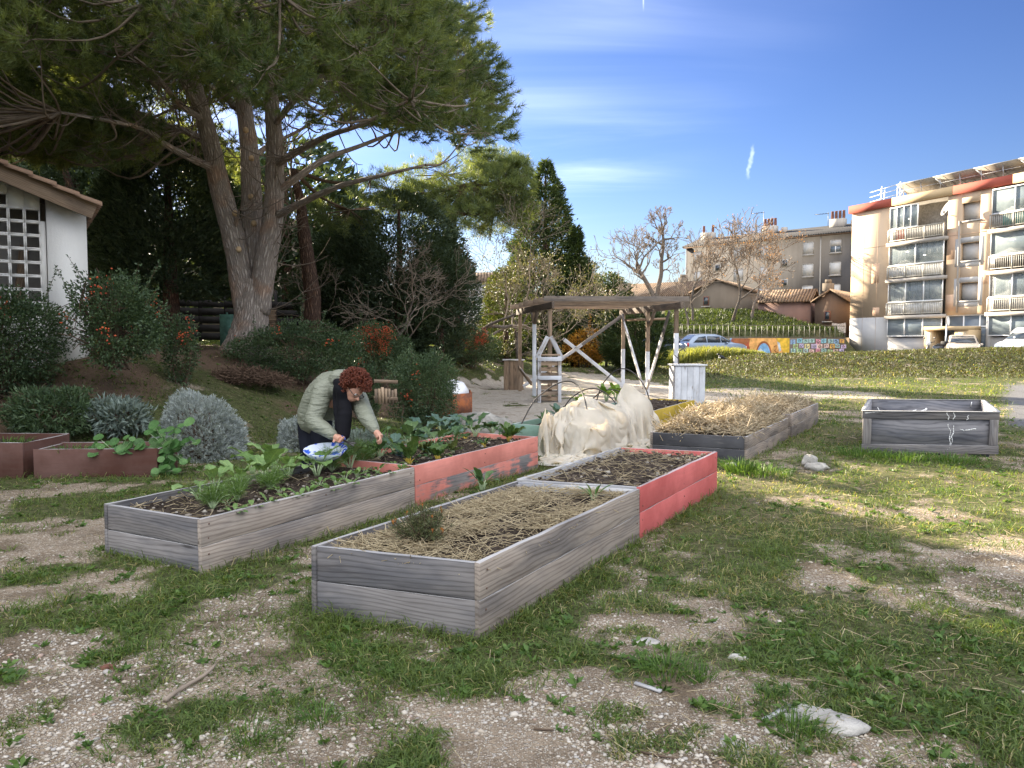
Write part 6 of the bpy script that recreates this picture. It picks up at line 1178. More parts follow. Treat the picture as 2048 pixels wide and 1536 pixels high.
# the twin tree whose shadow falls on the peach block
def twin():
    Y = 83.6; b = atY(1318, Y); r = thing('bare_tree', 'large bare twin stemmed tree with spreading crown against the sky', 'tree', b); out, tips = [], []
    def st(pix, ra, rb): p = bezier([P(x, y, Y+d) for x, y, d in pix], 5); out.append((p, np.linspace(ra, rb, len(p)), 6)); return p
    s1 = st([(1312, 620, 0), (1305, 590, 0), (1290, 560, 0), (1279, 543, 0)], .30, .20); s2 = st([(1312, 620, 0), (1314, 585, 0), (1322, 550, 0), (1323, 520, 0), (1327, 490, 0), (1325, 460, 0)], .30, .12)
    for (px, py, d, tgt) in ((1279, 543, 0, (1205, 533)), (1279, 543, 0, (1225, 505)), (1279, 543, 0, (1250, 485)), (1279, 543, 0, (1275, 470)), (1281, 545, 0, (1285, 480)), (1284, 548, 0, (1297, 500)), (1290, 560, 0, (1262, 552)), (1325, 460, 0, (1310, 432)), (1325, 462, 0, (1342, 440)), (1326, 480, 0, (1362, 466)), (1327, 492, 0, (1298, 462)), (1323, 525, 0, (1362, 515)), (1323, 515, 0, (1300, 490)), (1322, 540, 0, (1350, 545)), (1326, 470, 0, (1296, 445)), (1281, 545, 1, (1235, 548))):
        p = P(px, py, Y); for_d = R.choice((-1, 0, 1)); q = P(*tgt, Y+for_d*1.8); L = np.linalg.norm(q-p); grow(p, nrm(q-p), L*.38, .13, 5, out, tips, .58, .76, .2, .06, (2, 3), rmin=.024)
    mb = MB(); tubes(mb, [s for s in out if s[2] >= 4], 8); mb.build('trunk', M['bark_grey'], r, smooth=True); mb = MB(); tubes(mb, [s for s in out if s[2] < 4], 5); mb.build('crown', M['twig'], r)
twin()
b = atY(1463, 67); bare_tree('bare_tree', 'bare tree with two pale stems in front of the tan house', b, (.1, 0, 1), 2.2, .16, 7, spread=.58, ratio=.74, leaves=('rust', 350, .13), group='bare trees before the flats', rmin=.022)
b = atY(1502, 69); bare_tree('bare_tree', 'tallest bare tree before the flats, brown leaves down its right side', b, (.02, 0, 1), 2.25, .15, 7, spread=.52, ratio=.76, up=.10, leaves=('rust', 800, .13), group='bare trees before the flats', rmin=.022)
b = atY(1385, 66); bare_tree('bare_tree', 'thin bare tree at the left corner of the grey flats', b, (-.1, 0, 1), 2.1, .13, 7, spread=.62, ratio=.75, leaves=('rust', 160, .12), group='bare trees before the flats', rmin=.02)
b = atY(1372, 58.0+3.5); bare_tree('bare_tree', 'slim leafless sapling just behind the railing left end', b, (.1, 0, 1), 1.7, .09, 5, spread=.5, group='bare trees before the flats', rmin=.018)
b = atY(1540, 76); conifer('rust_bush', 'orange brown bush between the tan and pink houses', b, 3.4, .62, 900, 'orange', .05, 'oval', (.15, .25), .13, .55, .4)
b = atY(940, 27); bare_tree('grey_shrub_tree', 'tangled grey half bare tree left of the tall cypress', b, (.0, 0, 1), 1.6, .12, 7, 'bark_grey', .62, .77, .2, .05, leaves=('olive', 3600, .08), n0=7, rmin=.006)
b = atY(1040, 30); bare_tree('grey_shrub_tree', 'sparse olive grey tree overhanging the gap before the tall cypress', b, (.1, 0, 1), 1.5, .10, 7, 'bark_grey', .62, .76, .2, .03, leaves=('olive', 2200, .08), n0=7, rmin=.006)
b = atY(770, 21.5); bare_tree('bare_shrub_tree', 'bare pale twigged tree in front of the drooping dark conifer', b, (.05, 0, 1), 1.3, .06, 7, 'bark_grey', .66, .76, .22, .02, n0=6, rmin=.005)
b = atY(590, 22.5); bare_tree('bare_shrub_tree', 'small bare twigged tree beside the wicker screen', b, (.3, -.2, .8), 1.0, .045, 6, 'bark_grey', .7, .76, .24, .0, n0=6, rmin=.005)
b = atY(1132, 34.0); bare_tree('bare_shrub_tree', 'bare branches reaching out of the tall cypress to the right', b+np.array((.5, 0, 2.6)), (.8, -.3, .5), 1.05, .06, 6, 'bark_grey', .6, .78, .2, .03, n0=6, rmin=.008)
# trees added, mostly off the left of the view, to shade the near ground
for k, (x, y, hh, rd) in enumerate(((-20.5, 21, 11, 3.6), (-14.5, 13.5, 10, 3.2), (-9.6, 8.3, 8.5, 2.7), (-24, 27, 11, 3.5), (-16, 36, 10, 4.2), (-9, 31, 8.5, 3.2), (-14.8, 26.5, 9.5, 1.9))):
    bb = np.array((x, y, h1(x, y))); conifer('dark_cypress', ('dark evergreen tree left of the hut, off the photo edge', 'dark evergreen tree nearest the hut side, off the photo edge', 'dark evergreen tree beside the viewer, off the photo edge', 'dark evergreen tree far left beyond the photo edge', 'wide dark evergreen far behind the hut roof', 'dark evergreen far behind the leaning cedar', 'slim dark evergreen added to shade the gardener, between the cedar and the dense cypress')[k], bb, hh, rd, 9000, 'dark_conifer', .3, 'oval', (.25, .5), .16, .08, .36, kk=.6)  # the last, slim one is added to keep the sun off the gardener
# ---------- shrubs
def shrub(name, label, c, r3, n, mat, leaf=.045, wd=.5, berries=0, shoots=10, group=None, cat='shrub', thr=.40, shell=.4, k=1.7, stems=9, up=.25, bclump=None, shl=.5):
    c = np.asarray(c, float); r = thing(name, label, cat, c, group); r3 = np.asarray(r3, float); cc = c+np.array((0, 0, r3[2]))
    p, d = clumpy(n, cc, r3, k, thr, shell, seed=R.rand()*40); ok = p[:, 2] > h1(c[0], c[1])-.1; p, d = p[ok], d[ok]; mb = MB(); sm_ = MB()
    for q in range(stems):
        e = cc+(R.rand(3)-.5)*r3*1.3; s0 = c+np.array(((R.rand()-.5)*r3[0]*.5, (R.rand()-.5)*r3[1]*.5, -.05)); sm_.tube(bezier([s0, (s0+e)/2+R.normal(size=3)*.07, e], 3), np.linspace(.022, .008, 7), 5, cap=False)
        for w_ in range(5): f = e+(rand_dir(1)[0])*r3*.55; sm_.tube([e-(e-s0)*.3*R.rand(), (e+f)/2, f], [.010, .007, .004], 4, cap=False)
    P_, D_ = [p], [d*.8+rand_dir(len(p))*.8+[0, 0, up]]
    for q in range(shoots):                                 # long leafy shoots standing out of the outline
        j = R.randint(len(p)); a = p[j]
        if a[2] < cc[2]: continue
        dd = nrm(d[j]+np.array((0, 0, 1.0))+R.normal(size=3)*.25); L = shl*(.5+.8*R.rand()); m = 46; t = R.rand(m); sm_.tube([a, a+dd*L*.5, a+dd*L], [.006, .004, .002], 4, cap=False); P_.append(a+dd*L*t[:, None]+R.normal(size=(m, 3))*.008); D_.append(dd*.5+rand_dir(m))
    p, d = np.vstack(P_), np.vstack(D_); m = len(p); add_leaves(mb, p, d, leaf*(.7+.6*R.rand(m)), leaf*wd*(.7+.6*R.rand(m)), np.clip(R.rand(m)*.6+.5*fbm(p[:, 0]*4, p[:, 1]*4, p[:, 2]*4, 2)-.12, 0, 1), .18)
    sm_.build('stems', M['twig_dark'], r); mb.build('leaves', M[mat], r)
    if berries:
        bm2 = MB(); nb = berries; kc = max(3, nb//15); cen = clumpy(kc, cc, r3*1.05, k, thr, .8, seed=R.rand()*40)[0]
        if bclump is not None: cen = cc+np.array(bclump)*r3+(R.rand(kc, 3)-.5)*r3*np.array((1.0, .7, .8)); 
        q = cen[R.randint(kc, size=nb)]+R.normal(size=(nb, 3))*np.array((.05, .05, .07)); q = q[q[:, 2] > c[2]]; add_stones(bm2, q, .011+.005*R.rand(len(q)), R.rand(len(q)), 1.0); tag(bm2.build('berries', M['berry'], r), kind='stuff')
    return r
HG = 'firethorn shrubs with orange berries'
b = at(20, 790); shrub('firethorn_shrub', 'pale dusty firethorn shrub at the left photo edge before the hut', b, (.80, .7, .80), 14000, 'pyracantha', .05, .5, 50, 10, HG, thr=.36)
b = at(240, 800); shrub('firethorn_shrub', 'upright firethorn with long shoots and bare lower stems before the hut corner', b+[0, 0, .50], (.62, .6, .66), 10500, 'pyracantha', .048, .5, 170, 22, HG, stems=20, thr=.43); b2 = at(362, 770); shrub('firethorn_shrub', 'slender firethorn sprig standing right of the upright one', b2, (.28, .25, .62), 2600, 'pyracantha', .048, .5, 60, 4, HG, stems=5)
b = at(590, 765); shrub('firethorn_shrub', 'low spreading dark firethorn at the foot of the pine', b, (1.35, .9, .62), 17000, 'pyracantha', .05, .5, 160, 14, HG)
b = at(745, 772); shrub('firethorn_shrub', 'firethorn loaded with orange berries right of the pine', b+[0, 0, .05], (.85, .8, .72), 13000, 'pyracantha', .05, .5, 950, 16, HG, bclump=(.15, -.4, .45), shl=.7)
b = at(935, 735); shrub('firethorn_shrub', 'berried firethorn on the lawn bank left of the gravel court', b, (1.05, .9, .72), 12000, 'pyracantha', .055, .5, 800, 16, HG, bclump=(.2, -.4, .4), shl=.7)
b = at(848, 868); shrub('cone_bush', 'dense upright dark firethorn cone beside the coral bed', b, (.56, .54, .70), 19000, 'pyracantha', .036, .5, 60, 12, HG, thr=.33, shl=.35); shrub('cone_bush', 'narrow firethorn column behind the person, left of the dense cone', at(737, 842), (.26, .26, .56), 6500, 'pyracantha', .036, .5, 20, 7, HG, thr=.33, shl=.3)
b = atY(1172, 33.6); shrub('autumn_bush', 'orange autumn bush glowing in the sun behind the bench', b, (1.15, .5, .85), 4200, 'orange', .10, .6, 0, 8, shl=.7)
b = at(400, 933); 
def santolina(label, c, r3, n, mat='silver'):
    c = np.asarray(c); r3 = np.array(r3); r = thing('silver_bush', label, 'shrub', c, 'silver santolina bushes'); m = n; d = rand_dir(m); d[:, 2] = np.abs(d[:, 2])*1.0-.12; d = nrm(d); rad = (.62+.38*R.rand(m)**.5)*(.66+.62*fbm(d[:, 0]*2.4+c[0], d[:, 1]*2.4, d[:, 2]*2.4, 3)); p = c+d*r3*rad[:, None]; p[:, 2] = np.maximum(p[:, 2], c[2]+.01); mb = MB(); nn = 9
    D = d[:, None]*.9+[0, 0, .35]+rand_dir(m*nn).reshape(m, nn, 3)*.75; st = p[:, None]+d[:, None]*(R.rand(m, nn, 1)-.6)*.07; v = np.clip(.2+.75*R.rand(m), 0, 1)[:, None]*np.ones((1, nn)); add_leaves(mb, st.reshape(-1, 3), D.reshape(-1, 3), .030+.03*R.rand(m*nn), .0085, np.clip(v.ravel()+.2*(R.rand(m*nn)-.5), 0, 1), .05); mb.build('leaves', M[mat], r)
    s = MB(); [s.tube([c, c+d[i]*r3*.45, p[i]], [.010, .006, .004], 4, cap=False) for i in range(140)]; s.ball(c+[0, 0, r3[2]*.3], r3*.55, 14); s.build('stems', M['twig_dark'], r)
q = at(400, 926); santolina('large round silver bush beside the nasturtium planter', q+[-.2, .45, -.03], (.64, .56, .90), 6500); q = at(600, 905); santolina('smaller silver bush behind the person, left', q+[0, .4, -.02], (.42, .4, .55), 3000, 'silver'); q = at(705, 925); santolina('low grey green bush under the scissors hand', q+[0, .3, -.02], (.45, .35, .36), 2300, 'silver_green')
q = at(105, 880); shrub('euphorbia_mound', 'broad green mound of narrow leaves behind the left planters', q, (.62, .5, .36), 6500, 'pyracantha', .085, .22, 0, 0, thr=.3, k=1.2); q = at(238, 868); shrub('sage_bush', 'grey green sage with long leaves beside the green mound', q, (.42, .36, .22), 2200, 'silver_green', .12, .22, 0, 0, thr=.3)
def tuft(name, label, c, n, L, w, mat, spread=.35, rad=.1, group=None, droop=.45, cat='plant'):
    c = np.asarray(c, float); a = R.rand(n)*6.283; s = spread*R.rand(n); rr = rad*np.sqrt(R.rand(n)); C = c+np.stack([np.cos(a)*rr, np.sin(a)*rr, 0*a], 1); D = np.stack([np.cos(a)*s, np.sin(a)*s, np.ones(n)], 1)+R.normal(size=(n, 3))*.06
    mb = MB(); add_blades(mb, C, D, L*(.55+.6*R.rand(n)), w, R.rand(n), droop); o = mb.build(name, M[mat], None, c); return tag(o, label, cat, group)
M['iris'] = m_leaf('iris_leaves', (.06, .13, .04), (.16, .25, .08), .3); M['lush'] = m_leaf('lush_grass_blades', (.04, .09, .02), (.13, .22, .05), .35)
q = WP2(.62, .45, .36); tuft('iris_clump', 'upright iris leaves behind the corner of the edge planter', at(72, 868)+[0, 0, .05], 42, .36, .022, 'iris', .45, .22); tuft('iris_clump', 'long green iris blades behind the scarf', at(742, 905)+[0, .2, 0], 70, .5, .02, 'iris', .6, .25)
for k, (px, py, lab, n, L) in enumerate(((640, 1444, 'spiky grass tuft on the bare gravel at left', 90, .10), (1335, 1342, 'largest grass tuft on the gravel before the front bed', 190, .12), (1590, 1470, 'grass tuft against the limestone slab', 120, .11), (690, 1300, 'grass tuft between stones in front of the grey beds', 70, .08), (905, 1395, 'tuft of fine grass on the pale gravel', 60, .08), (1540, 1400, 'small grass tuft by the grey lath', 70, .08), (1200, 1440, 'small tuft left of the curved twig', 60, .07), (270, 1300, 'low tuft on the path side stones', 60, .08), (500, 1480, 'tuft among the stones at the bottom left', 70, .09), (1400, 1357, 'grass tuft joined to the right of the largest one', 90, .10))):
    c = at(px, py); tuft('grass_tuft', lab, c, n, L, .0042, 'lush', 1.1, .07 if n < 150 else .13, 'grass tufts on the gravel', .6, 'grass tuft')
for k, (px, py, lab, hh) in enumerate(((1725, 912, 'rank sunlit grass at the left foot of the plywood box', .2), (1800, 921, 'rank sunlit grass under the front of the plywood box', .17), (1900, 925, 'rank grass under the right front of the plywood box', .17), (1480, 945, 'bright grass clump at the corner of the black fronted bed', .24), (1525, 948, 'leafy weed clump by the black fronted bed', .16))):
    c = at(px, py); tuft('grass_clump', lab, c, 260, hh, .008, 'lush', .8, .33 if k != 3 else .16, 'rank grass clumps', .5, 'grass clump')
def verge():                                                # tall pale grass between the mound and the parked cars, rank grass on the bank
    mb = MB(); n = 9000; px = 1290+R.rand(n)*240; Y = 40+5*R.rand(n); x = (px-1024)/F*Y; k = np.clip((1530-px)/120, 0, 1); L = (.6+.6*R.rand(n))*(.2+.8*k); add_blades(mb, np.stack([x, Y, H(x, Y)-.02], 1), R.normal(size=(n, 3))*.28+[0, 0, 1], L, .035, .3+.7*R.rand(n), .4)
    tag(mb.build('tall_grass', m_leaf('tall_pale_grass', (.07, .10, .025), (.20, .21, .07), .4)), 'tall pale sunlit grass before the parked cars', 'grass', kind='stuff')
    mb = MB(); n = 16000; px = 1330+R.rand(n)*365; Y = 59+16*R.rand(n); x = (px-1024)/F*Y; z = H(x, Y); k = z > 1.5; x, Y, z = x[k], Y[k], z[k]; n = len(x); add_blades(mb, np.stack([x, Y, z-.03], 1), R.normal(size=(n, 3))*.4+[0, 0, 1], .2+.45*R.rand(n), .06, R.rand(n)*.7, .5)
    tag(mb.build('bank_grass', m_leaf('bank_grass_blades', (.028, .05, .015), (.09, .115, .038), .3)), 'rank green grass on the bank above the mural wall', 'grass', kind='stuff')
verge()
def mound_grass():
    n = 42000; x = 6+24*R.rand(n); Y = 29.5+10*R.rand(n)**.8; k = (H(x, Y) > .12); x, Y = x[k], Y[k]; n = len(x); mb = MB(); add_blades(mb, np.stack([x, Y, H(x, Y)-.02], 1), R.normal(size=(n, 3))*.6+[0, 0, .8], .08+.14*R.rand(n), .035, R.rand(n), .5); tag(mb.build('mound_grass', m_leaf('mound_grass_blades', (.035, .04, .017), (.10, .095, .042), .2)), 'short dull grass on the mound hiding the parked cars', 'grass', kind='stuff')
mound_grass()
def brush():
    c = at(485, 766); mb = MB(); n = 1500; a = rand_dir(n)*np.array((.85, .45, .26)); a[:, 2] = np.abs(a[:, 2])*(1-.5*np.abs(a[:, 0])); A = c+a; d = nrm(R.normal(size=(n, 3))*np.array((1.2, .8, .35))+[.3, 0, -.1]); L = .12+.3*R.rand(n); add_sticks(mb, A-d*L[:, None]/2, A+d*L[:, None]/2, .004+.004*R.rand(n), R.rand(n)); o = mb.build('brush_heap', m_leaf('brown_cut_twigs', (.055, .035, .025), (.20, .135, .095), 0, .9, .1), None, c); tag(o, 'heap of brown cut twigs on the slope below the pine', 'brush heap'); s = MB()
brush()
# fence and screens in the shade behind the pine
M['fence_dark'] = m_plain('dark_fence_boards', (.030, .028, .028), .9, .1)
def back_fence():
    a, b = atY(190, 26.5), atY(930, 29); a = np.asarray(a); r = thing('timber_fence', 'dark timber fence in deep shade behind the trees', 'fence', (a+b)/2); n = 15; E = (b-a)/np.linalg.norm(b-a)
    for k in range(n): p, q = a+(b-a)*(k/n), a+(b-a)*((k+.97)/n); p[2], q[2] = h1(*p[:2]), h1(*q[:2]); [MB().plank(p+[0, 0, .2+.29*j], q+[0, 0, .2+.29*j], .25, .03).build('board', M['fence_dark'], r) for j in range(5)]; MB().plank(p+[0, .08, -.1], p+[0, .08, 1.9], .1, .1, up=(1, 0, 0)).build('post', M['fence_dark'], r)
    q = atY(542, 21.5); o = thing('wicker_screen', 'pale woven reed screen right of the pine foot', 'screen', q); mb = MB()
    for j in range(16): mb.plank(q+[-.18, .02*(j % 2), .12+j*.058], q+[.16, .02*((j+1) % 2), .12+j*.058], .05, .02)
    mb.build('weave', M['pallet'], o); mb = MB(); [mb.tube([q+[x, .02, 0], q+[x, .02, 1.08]], .018, 5) for x in (-.17, .0, .15)]; mb.build('stake', M['twig_dark'], o)
    q = atY(455, 19.5); o = MB().box(q+[0, 0, .4], (.34, .03, .85)).box(q+[0, .03, .4], (.04, .04, .95)).build('green_board', m_plain('green_board_paint', (.06, .14, .11), .7, var=.2), None, q); tag(o, 'dull green board leaning left of the pine foot', 'board')
back_fence()
def white_house():
    a = np.array((-3.0, 62.0)); zb = 2.2; r = thing('white_house', 'pale house glimpsed through the gap left of the tall cypress', 'house', (-1.6, 65, zb)); W = 9.0; x0 = -7.6
    MB().box((x0+W/2, 66, 3.9), (W, 6, 5)).build('wall', M['white_render'], r); MB().prism([(x0-.4, 62.6, 6.3), (x0-.4, 69.4, 6.3), (x0-.4, 66, 7.4)], (W+.8, 0, 0)).build('roof', M['tile_old'], r)
    for x in (-4.2, -1.0):
        for z in (4.6,): o = MB().box((x, 62.96, z), (1.3, .1, 1.5)).build('window', M['slab'], r); MB().box((x, 62.9, z), (1.0, .06, 1.2)).build('pane', M['glass_dark'], o)
    r = thing('tan_house', 'tan house wall glimpsed through dark branches left of the pine', 'house', (-18, 46, 2)); MB().box((-18.5, 48, 4.4), (14, 6, 6.4)).build('wall', M['render_tan'], r); MB().prism([(-26, 44.6, 7.5), (-26, 51.4, 7.5), (-26, 48, 9.0)], (15, 0, 0)).build('roof', M['tile_old'], r)
    for x in (-21, -16.5): o = MB().box((x, 44.97, 4.6), (1.3, .1, 1.4)).build('window', M['slab'], r); MB().box((x, 44.9, 4.6), (1.0, .06, 1.1)).build('pane', M['glass_dark'], o)
white_house()
# ---------- vegetables
def leaf_mat(name, c1, c2, spec=.35, rough=.45, trans=.22, crinkle=.5, sc_=26):
    t = NT(name); n = t.noise(t.pos(), sc_, 4, .6); g = t.attr('gv', 'Vector'); s = t.N('ShaderNodeSeparateXYZ'); t.set(s, 0, g); rib = t.step(t.math('ABSOLUTE', s.outputs[1]), .10, .03); ve = t.step(t.math('ABSOLUTE', t.math('SINE', t.math('ADD', t.math('MULTIPLY', s.outputs[0], 26.), t.math('MULTIPLY', t.math('ABSOLUTE', s.outputs[1]), -9.)))), .22, .0)
    c = t.mix(t.attr('var'), c1, c2); c = t.mix(t.step(n, .35, .7), c, t.mix(1.0, c, (.7, .72, .7), 'MULTIPLY')); lt = t.mix(1.0, c, (1.7, 1.5, 1.4), 'MULTIPLY'); c = t.mix(t.math('ADD', t.math('MULTIPLY', rib, .7), t.math('MULTIPLY', ve, .3), clamp=True), c, lt)
    return t.fin(c, rough, spec, nor=t.bump(t.math('ADD', n, t.math('MULTIPLY', ve, .4)), crinkle, .012), trans=trans, tcol=t.mix(1.0, c, (1.7, 1.7, .8), 'MULTIPLY'))
V_ = {'mustard': leaf_mat('mustard_leaves', (.14, .24, .075), (.26, .38, .15)), 'chard': leaf_mat('chard_leaves', (.045, .10, .025), (.10, .17, .04), .5, .35, crinkle=1.0), 'cabbage': leaf_mat('blue_green_cabbage_leaves', (.07, .13, .10), (.16, .24, .19), .3, .5), 'broccoli': leaf_mat('deep_green_cabbage_leaves', (.05, .11, .045), (.12, .19, .075)), 'seedling': leaf_mat('seedling_leaves', (.09, .17, .045), (.19, .29, .09)), 'nasturtium': leaf_mat('nasturtium_leaves', (.06, .15, .04), (.13, .25, .08)), 'lettuce': leaf_mat('olive_lettuce_leaves', (.08, .11, .035), (.17, .2, .06), crinkle=1.2), 'lit': leaf_mat('sun_tinted_chard_leaves', (.12, .22, .03), (.25, .36, .06))}  # 'lit' is the chard green brightened, with sunlight put into its colour
V_['stem_y'] = m_plain('yellow_chard_stem', (.50, .36, .05), .45, .4); V_['stem_w'] = m_plain('pale_green_stem', (.36, .45, .25), .45, .4); V_['fennel'] = m_leaf('fennel_fronds', (.07, .14, .03), (.16, .25, .07), .3); V_['marigold'] = m_leaf('marigold_leaves', (.05, .065, .03), (.14, .15, .07), .25); V_['flower'] = m_leaf('orange_flower_heads', (.20, .07, .02), (.48, .2, .04), .1)
def blade(mb, p, d, L, W, droop, shape='oval', fold=.25, ruff=.0, curl=.0):
    d = nrm(np.asarray(d, float)); hx = nrm(np.array((d[0], d[1], 1e-4))); s = nrm(np.cross((0, 0, 1), hx)); m, n = 10, 7; t = np.linspace(0, 1, m); el = math.asin(np.clip(d[2], -1, 1)); c = np.asarray(p, float); cs = []; 
    for i in range(m): e = el-droop*t[i]**1.3; cs.append(c.copy()); c = c+(hx*math.cos(e)+np.array((0, 0, 1))*math.sin(e))*L/(m-1)
    cs = np.array(cs); tg = nrm(np.gradient(cs, axis=0)); nn = np.cross(tg, s)
    w = {'oval': np.sin(np.clip(t*.96+.04, 0, 1)*math.pi)**.62*(1-.25*t), 'spoon': np.clip(np.sin(np.clip(t, 0, 1)**1.5*math.pi), 0, 1)**.7+.05, 'lance': np.sin(np.clip(t*.95+.05, 0, 1)*math.pi)**1.0}[shape]*W/2; w[-1] = W*.04
    q = np.linspace(-1, 1, n); ph = R.rand()*6; A = cs[:, None]+s*(w[:, None]*q[None])[..., None]+nn[:, None]*(w[:, None]*np.abs(q)[None]**1.4*fold)[..., None]
    if ruff: A = A+nn[:, None]*(ruff*W*np.sin(t[:, None]*19+ph+q[None]*2)*np.abs(q)[None]**1.5)[..., None]
    if curl: A = A-nn[:, None]*(curl*W*(np.abs(q)[None]**2)*np.ones((m, 1)))[..., None]
    g = np.stack([t[:, None]*np.ones((1, n)), np.ones((m, 1))*q[None], np.zeros((m, n))], -1); mb.grid(A, g, R.rand())
def veg(name, label, cat, c, n, kind, L, W, el=(.5, 1.1), droop=(.5, 1.2), stem=None, sl=.12, sr=.008, shape='oval', ruff=0.0, group=None, curl=0.0, fold=.2):
    c = np.asarray(c, float); r = thing(name, label, cat, c, group); lm, st = MB(), MB(); a0 = R.rand()*6
    for k in range(n):
        a = a0+k*2.4+R.rand()*.4; e = el[0]+(el[1]-el[0])*R.rand(); d = np.array((math.cos(a)*math.cos(e), math.sin(a)*math.cos(e), math.sin(e))); s = .6+.5*R.rand(); p = c+np.array((math.cos(a), math.sin(a), 0))*.012; q = p+nrm(d+[0, 0, .6])*sl*s; st.tube(bezier([p-[0, 0, .01], (p+q)/2+[0, 0, .01], q], 3), np.linspace(sr, sr*.6, 7), 6); blade(lm, q, d, L*s, W*s, droop[0]+(droop[1]-droop[0])*R.rand(), shape, fold, ruff, curl)
    lm.build('leaves', V_[kind], r, smooth=True); st.build('stems', V_[stem or 'stem_w'], r, smooth=True); return r
on1 = lambda px, py: G(px, py, H1-.045)
MG = 'mustard greens in the grey bed'
for px, py, lab, n, L, W, e in ((400, 1000, 'first mustard green from the near end, a flat leaf reaching over the rim', 5, .16, .10, (.2, .9)), (432, 985, 'pale stemmed mustard green with a curled upright leaf near the bed corner', 5, .20, .10, (.6, 1.3)), (478, 975, 'mustard green with bent white stems among fennel', 6, .22, .13, (.5, 1.2)), (530, 962, 'biggest mustard green, with one broad arching pale leaf', 7, .27, .17, (.4, 1.15)), (578, 952, 'tall mustard green leaning toward the blue bowl', 7, .22, .14, (.5, 1.2)), (634, 951, 'leafy mustard green in front of the blue bowl', 8, .22, .14, (.5, 1.25)), (505, 945, 'mustard green at the back rim of the grey bed', 5, .23, .13, (.5, 1.2)), (548, 938, 'upright mustard green behind the biggest one', 5, .22, .13, (.7, 1.3)), (700, 935, 'mustard green between the bowl and the coral bed', 6, .18, .11, (.3, 1.1))):
    veg('mustard_green', lab, 'vegetable', on1(px, py), n, 'mustard', L, W, e, (.5, 1.7), sl=.13, shape='spoon', ruff=.06, group=MG)
for k, (px, py) in enumerate(((575, 1003), (620, 990), (660, 985), (700, 975), (740, 962), (770, 955), (800, 945), (540, 1012), (505, 1022), (470, 1030), (640, 972), (690, 958), (730, 945), (455, 1010), (600, 1000), (675, 970), (715, 955), (755, 945), (560, 985), (790, 935), (820, 930))):
    veg('seedling', 'small leafy seedling in the row along the right rim of the grey bed', 'seedling', on1(px, py), 7, 'seedling', .075, .045, (.2, 1.0), (.4, 1.2), sl=.045, sr=.003, group='seedlings along the grey bed rim', ruff=.05)
def fennel(lab, c, n, L):
    c = np.asarray(c, float); r = thing('fennel', lab, 'vegetable', c, 'feathery fennel plants'); st, lf = MB(), MB()
    for k in range(n):
        a = R.rand()*6.28; e = .6+.7*R.rand(); d = np.array((math.cos(a)*math.cos(e), math.sin(a)*math.cos(e), math.sin(e))); q = c+d*L*(.6+.5*R.rand()); m = (c+q)/2+[0, 0, .03]; st.tube(bezier([c, m, q], 3), np.linspace(.006, .002, 7), 5); w = 130; t = .3+.7*R.rand(w); p = c+(q-c)*t[:, None]+[0, 0, .02]; add_needles(lf, p+R.normal(size=(w, 3))*.022*t[:, None], d*.5+rand_dir(w)*.8, .035+.04*R.rand(w), .003, R.rand(w))
    st.build('stems', V_['stem_w'], r, smooth=True); lf.build('fronds', V_['fennel'], r)
for px, py, lab in ((475, 1005, 'feathery fennel near the front of the grey bed'), (425, 1020, 'fennel sprout at the near corner of the grey bed'), (540, 980, 'fennel among the biggest mustard leaves'), (664, 944, 'fennel in front of the blue bowl'), (720, 930, 'bushy fennel right of the bowl'), (745, 918, 'fennel at the joint of the grey and coral beds'), (690, 930, 'fennel at the right of the blue bowl rim')):
    fennel(lab, on1(px, py), 12, .20)
on2 = lambda px, py: G(px, py, H1-.03)
CG = 'yellow stemmed chard plants'
for px, py, lab, s in ((818, 928, 'yellow stemmed chard nearest the bed joint, wide dark leaves', 1.0), (876, 920, 'second yellow stemmed chard along the coral rim', .85), (968, 893, 'small cut back chard showing bare yellow stems', .38), (1018, 882, 'chard at the far corner of the coral bed with glossy upright leaves', .9), (930, 880, 'tiny yellow chard behind the cut back one', .4), (900, 868, 'chard deep in the middle of the coral bed', .75)):
    veg('chard', lab, 'vegetable', on2(px, py), 9, 'chard', .24*s, .15*s, (.45, 1.35), (.5, 1.5), 'stem_y', .085*max(s, .6), .0065, 'oval', .10, CG)
KG = 'cabbages and broccoli in the coral bed'
for px, py, lab, kd, s in ((790, 905, 'blue green cabbage under the picking hand', 'cabbage', .8), (845, 880, 'tall blue green cabbage in the middle of the coral bed', 'cabbage', 1.15), (885, 873, 'blue green cabbage leaning over the far rim', 'cabbage', 1.1), (925, 868, 'blue green cabbage by the grey boulder', 'cabbage', .95), (820, 893, 'deep green broccoli plant with drooping leaves', 'broccoli', 1.1), (870, 895, 'broad leaved deep green broccoli behind the chard', 'broccoli', 1.0), (950, 872, 'deep green broccoli near the boulder end', 'broccoli', .95), (905, 890, 'low deep green plant among chard stems', 'broccoli', .75), (985, 868, 'leafy green plant at the far rim of the coral bed', 'broccoli', .7), (760, 915, 'dark leafy plant below the scissors', 'broccoli', .8)):
    veg('cabbage_plant', lab, 'vegetable', on2(px, py), 9, kd, .22*s, .15*s, (.25, 1.2), (.4, 1.4), sl=.14*s, shape='spoon', ruff=.07, group=KG)
veg('lettuce', 'loose olive lettuce between the two chards', 'vegetable', on2(858, 908), 16, 'lettuce', .15, .12, (.3, 1.3), (.3, 1.0), sl=.04, ruff=.16); veg('lettuce', 'loose green lettuce beside the second chard', 'vegetable', on2(905, 905), 10, 'lettuce', .12, .09, (.3, 1.3), (.3, 1.0), sl=.04, ruff=.14)
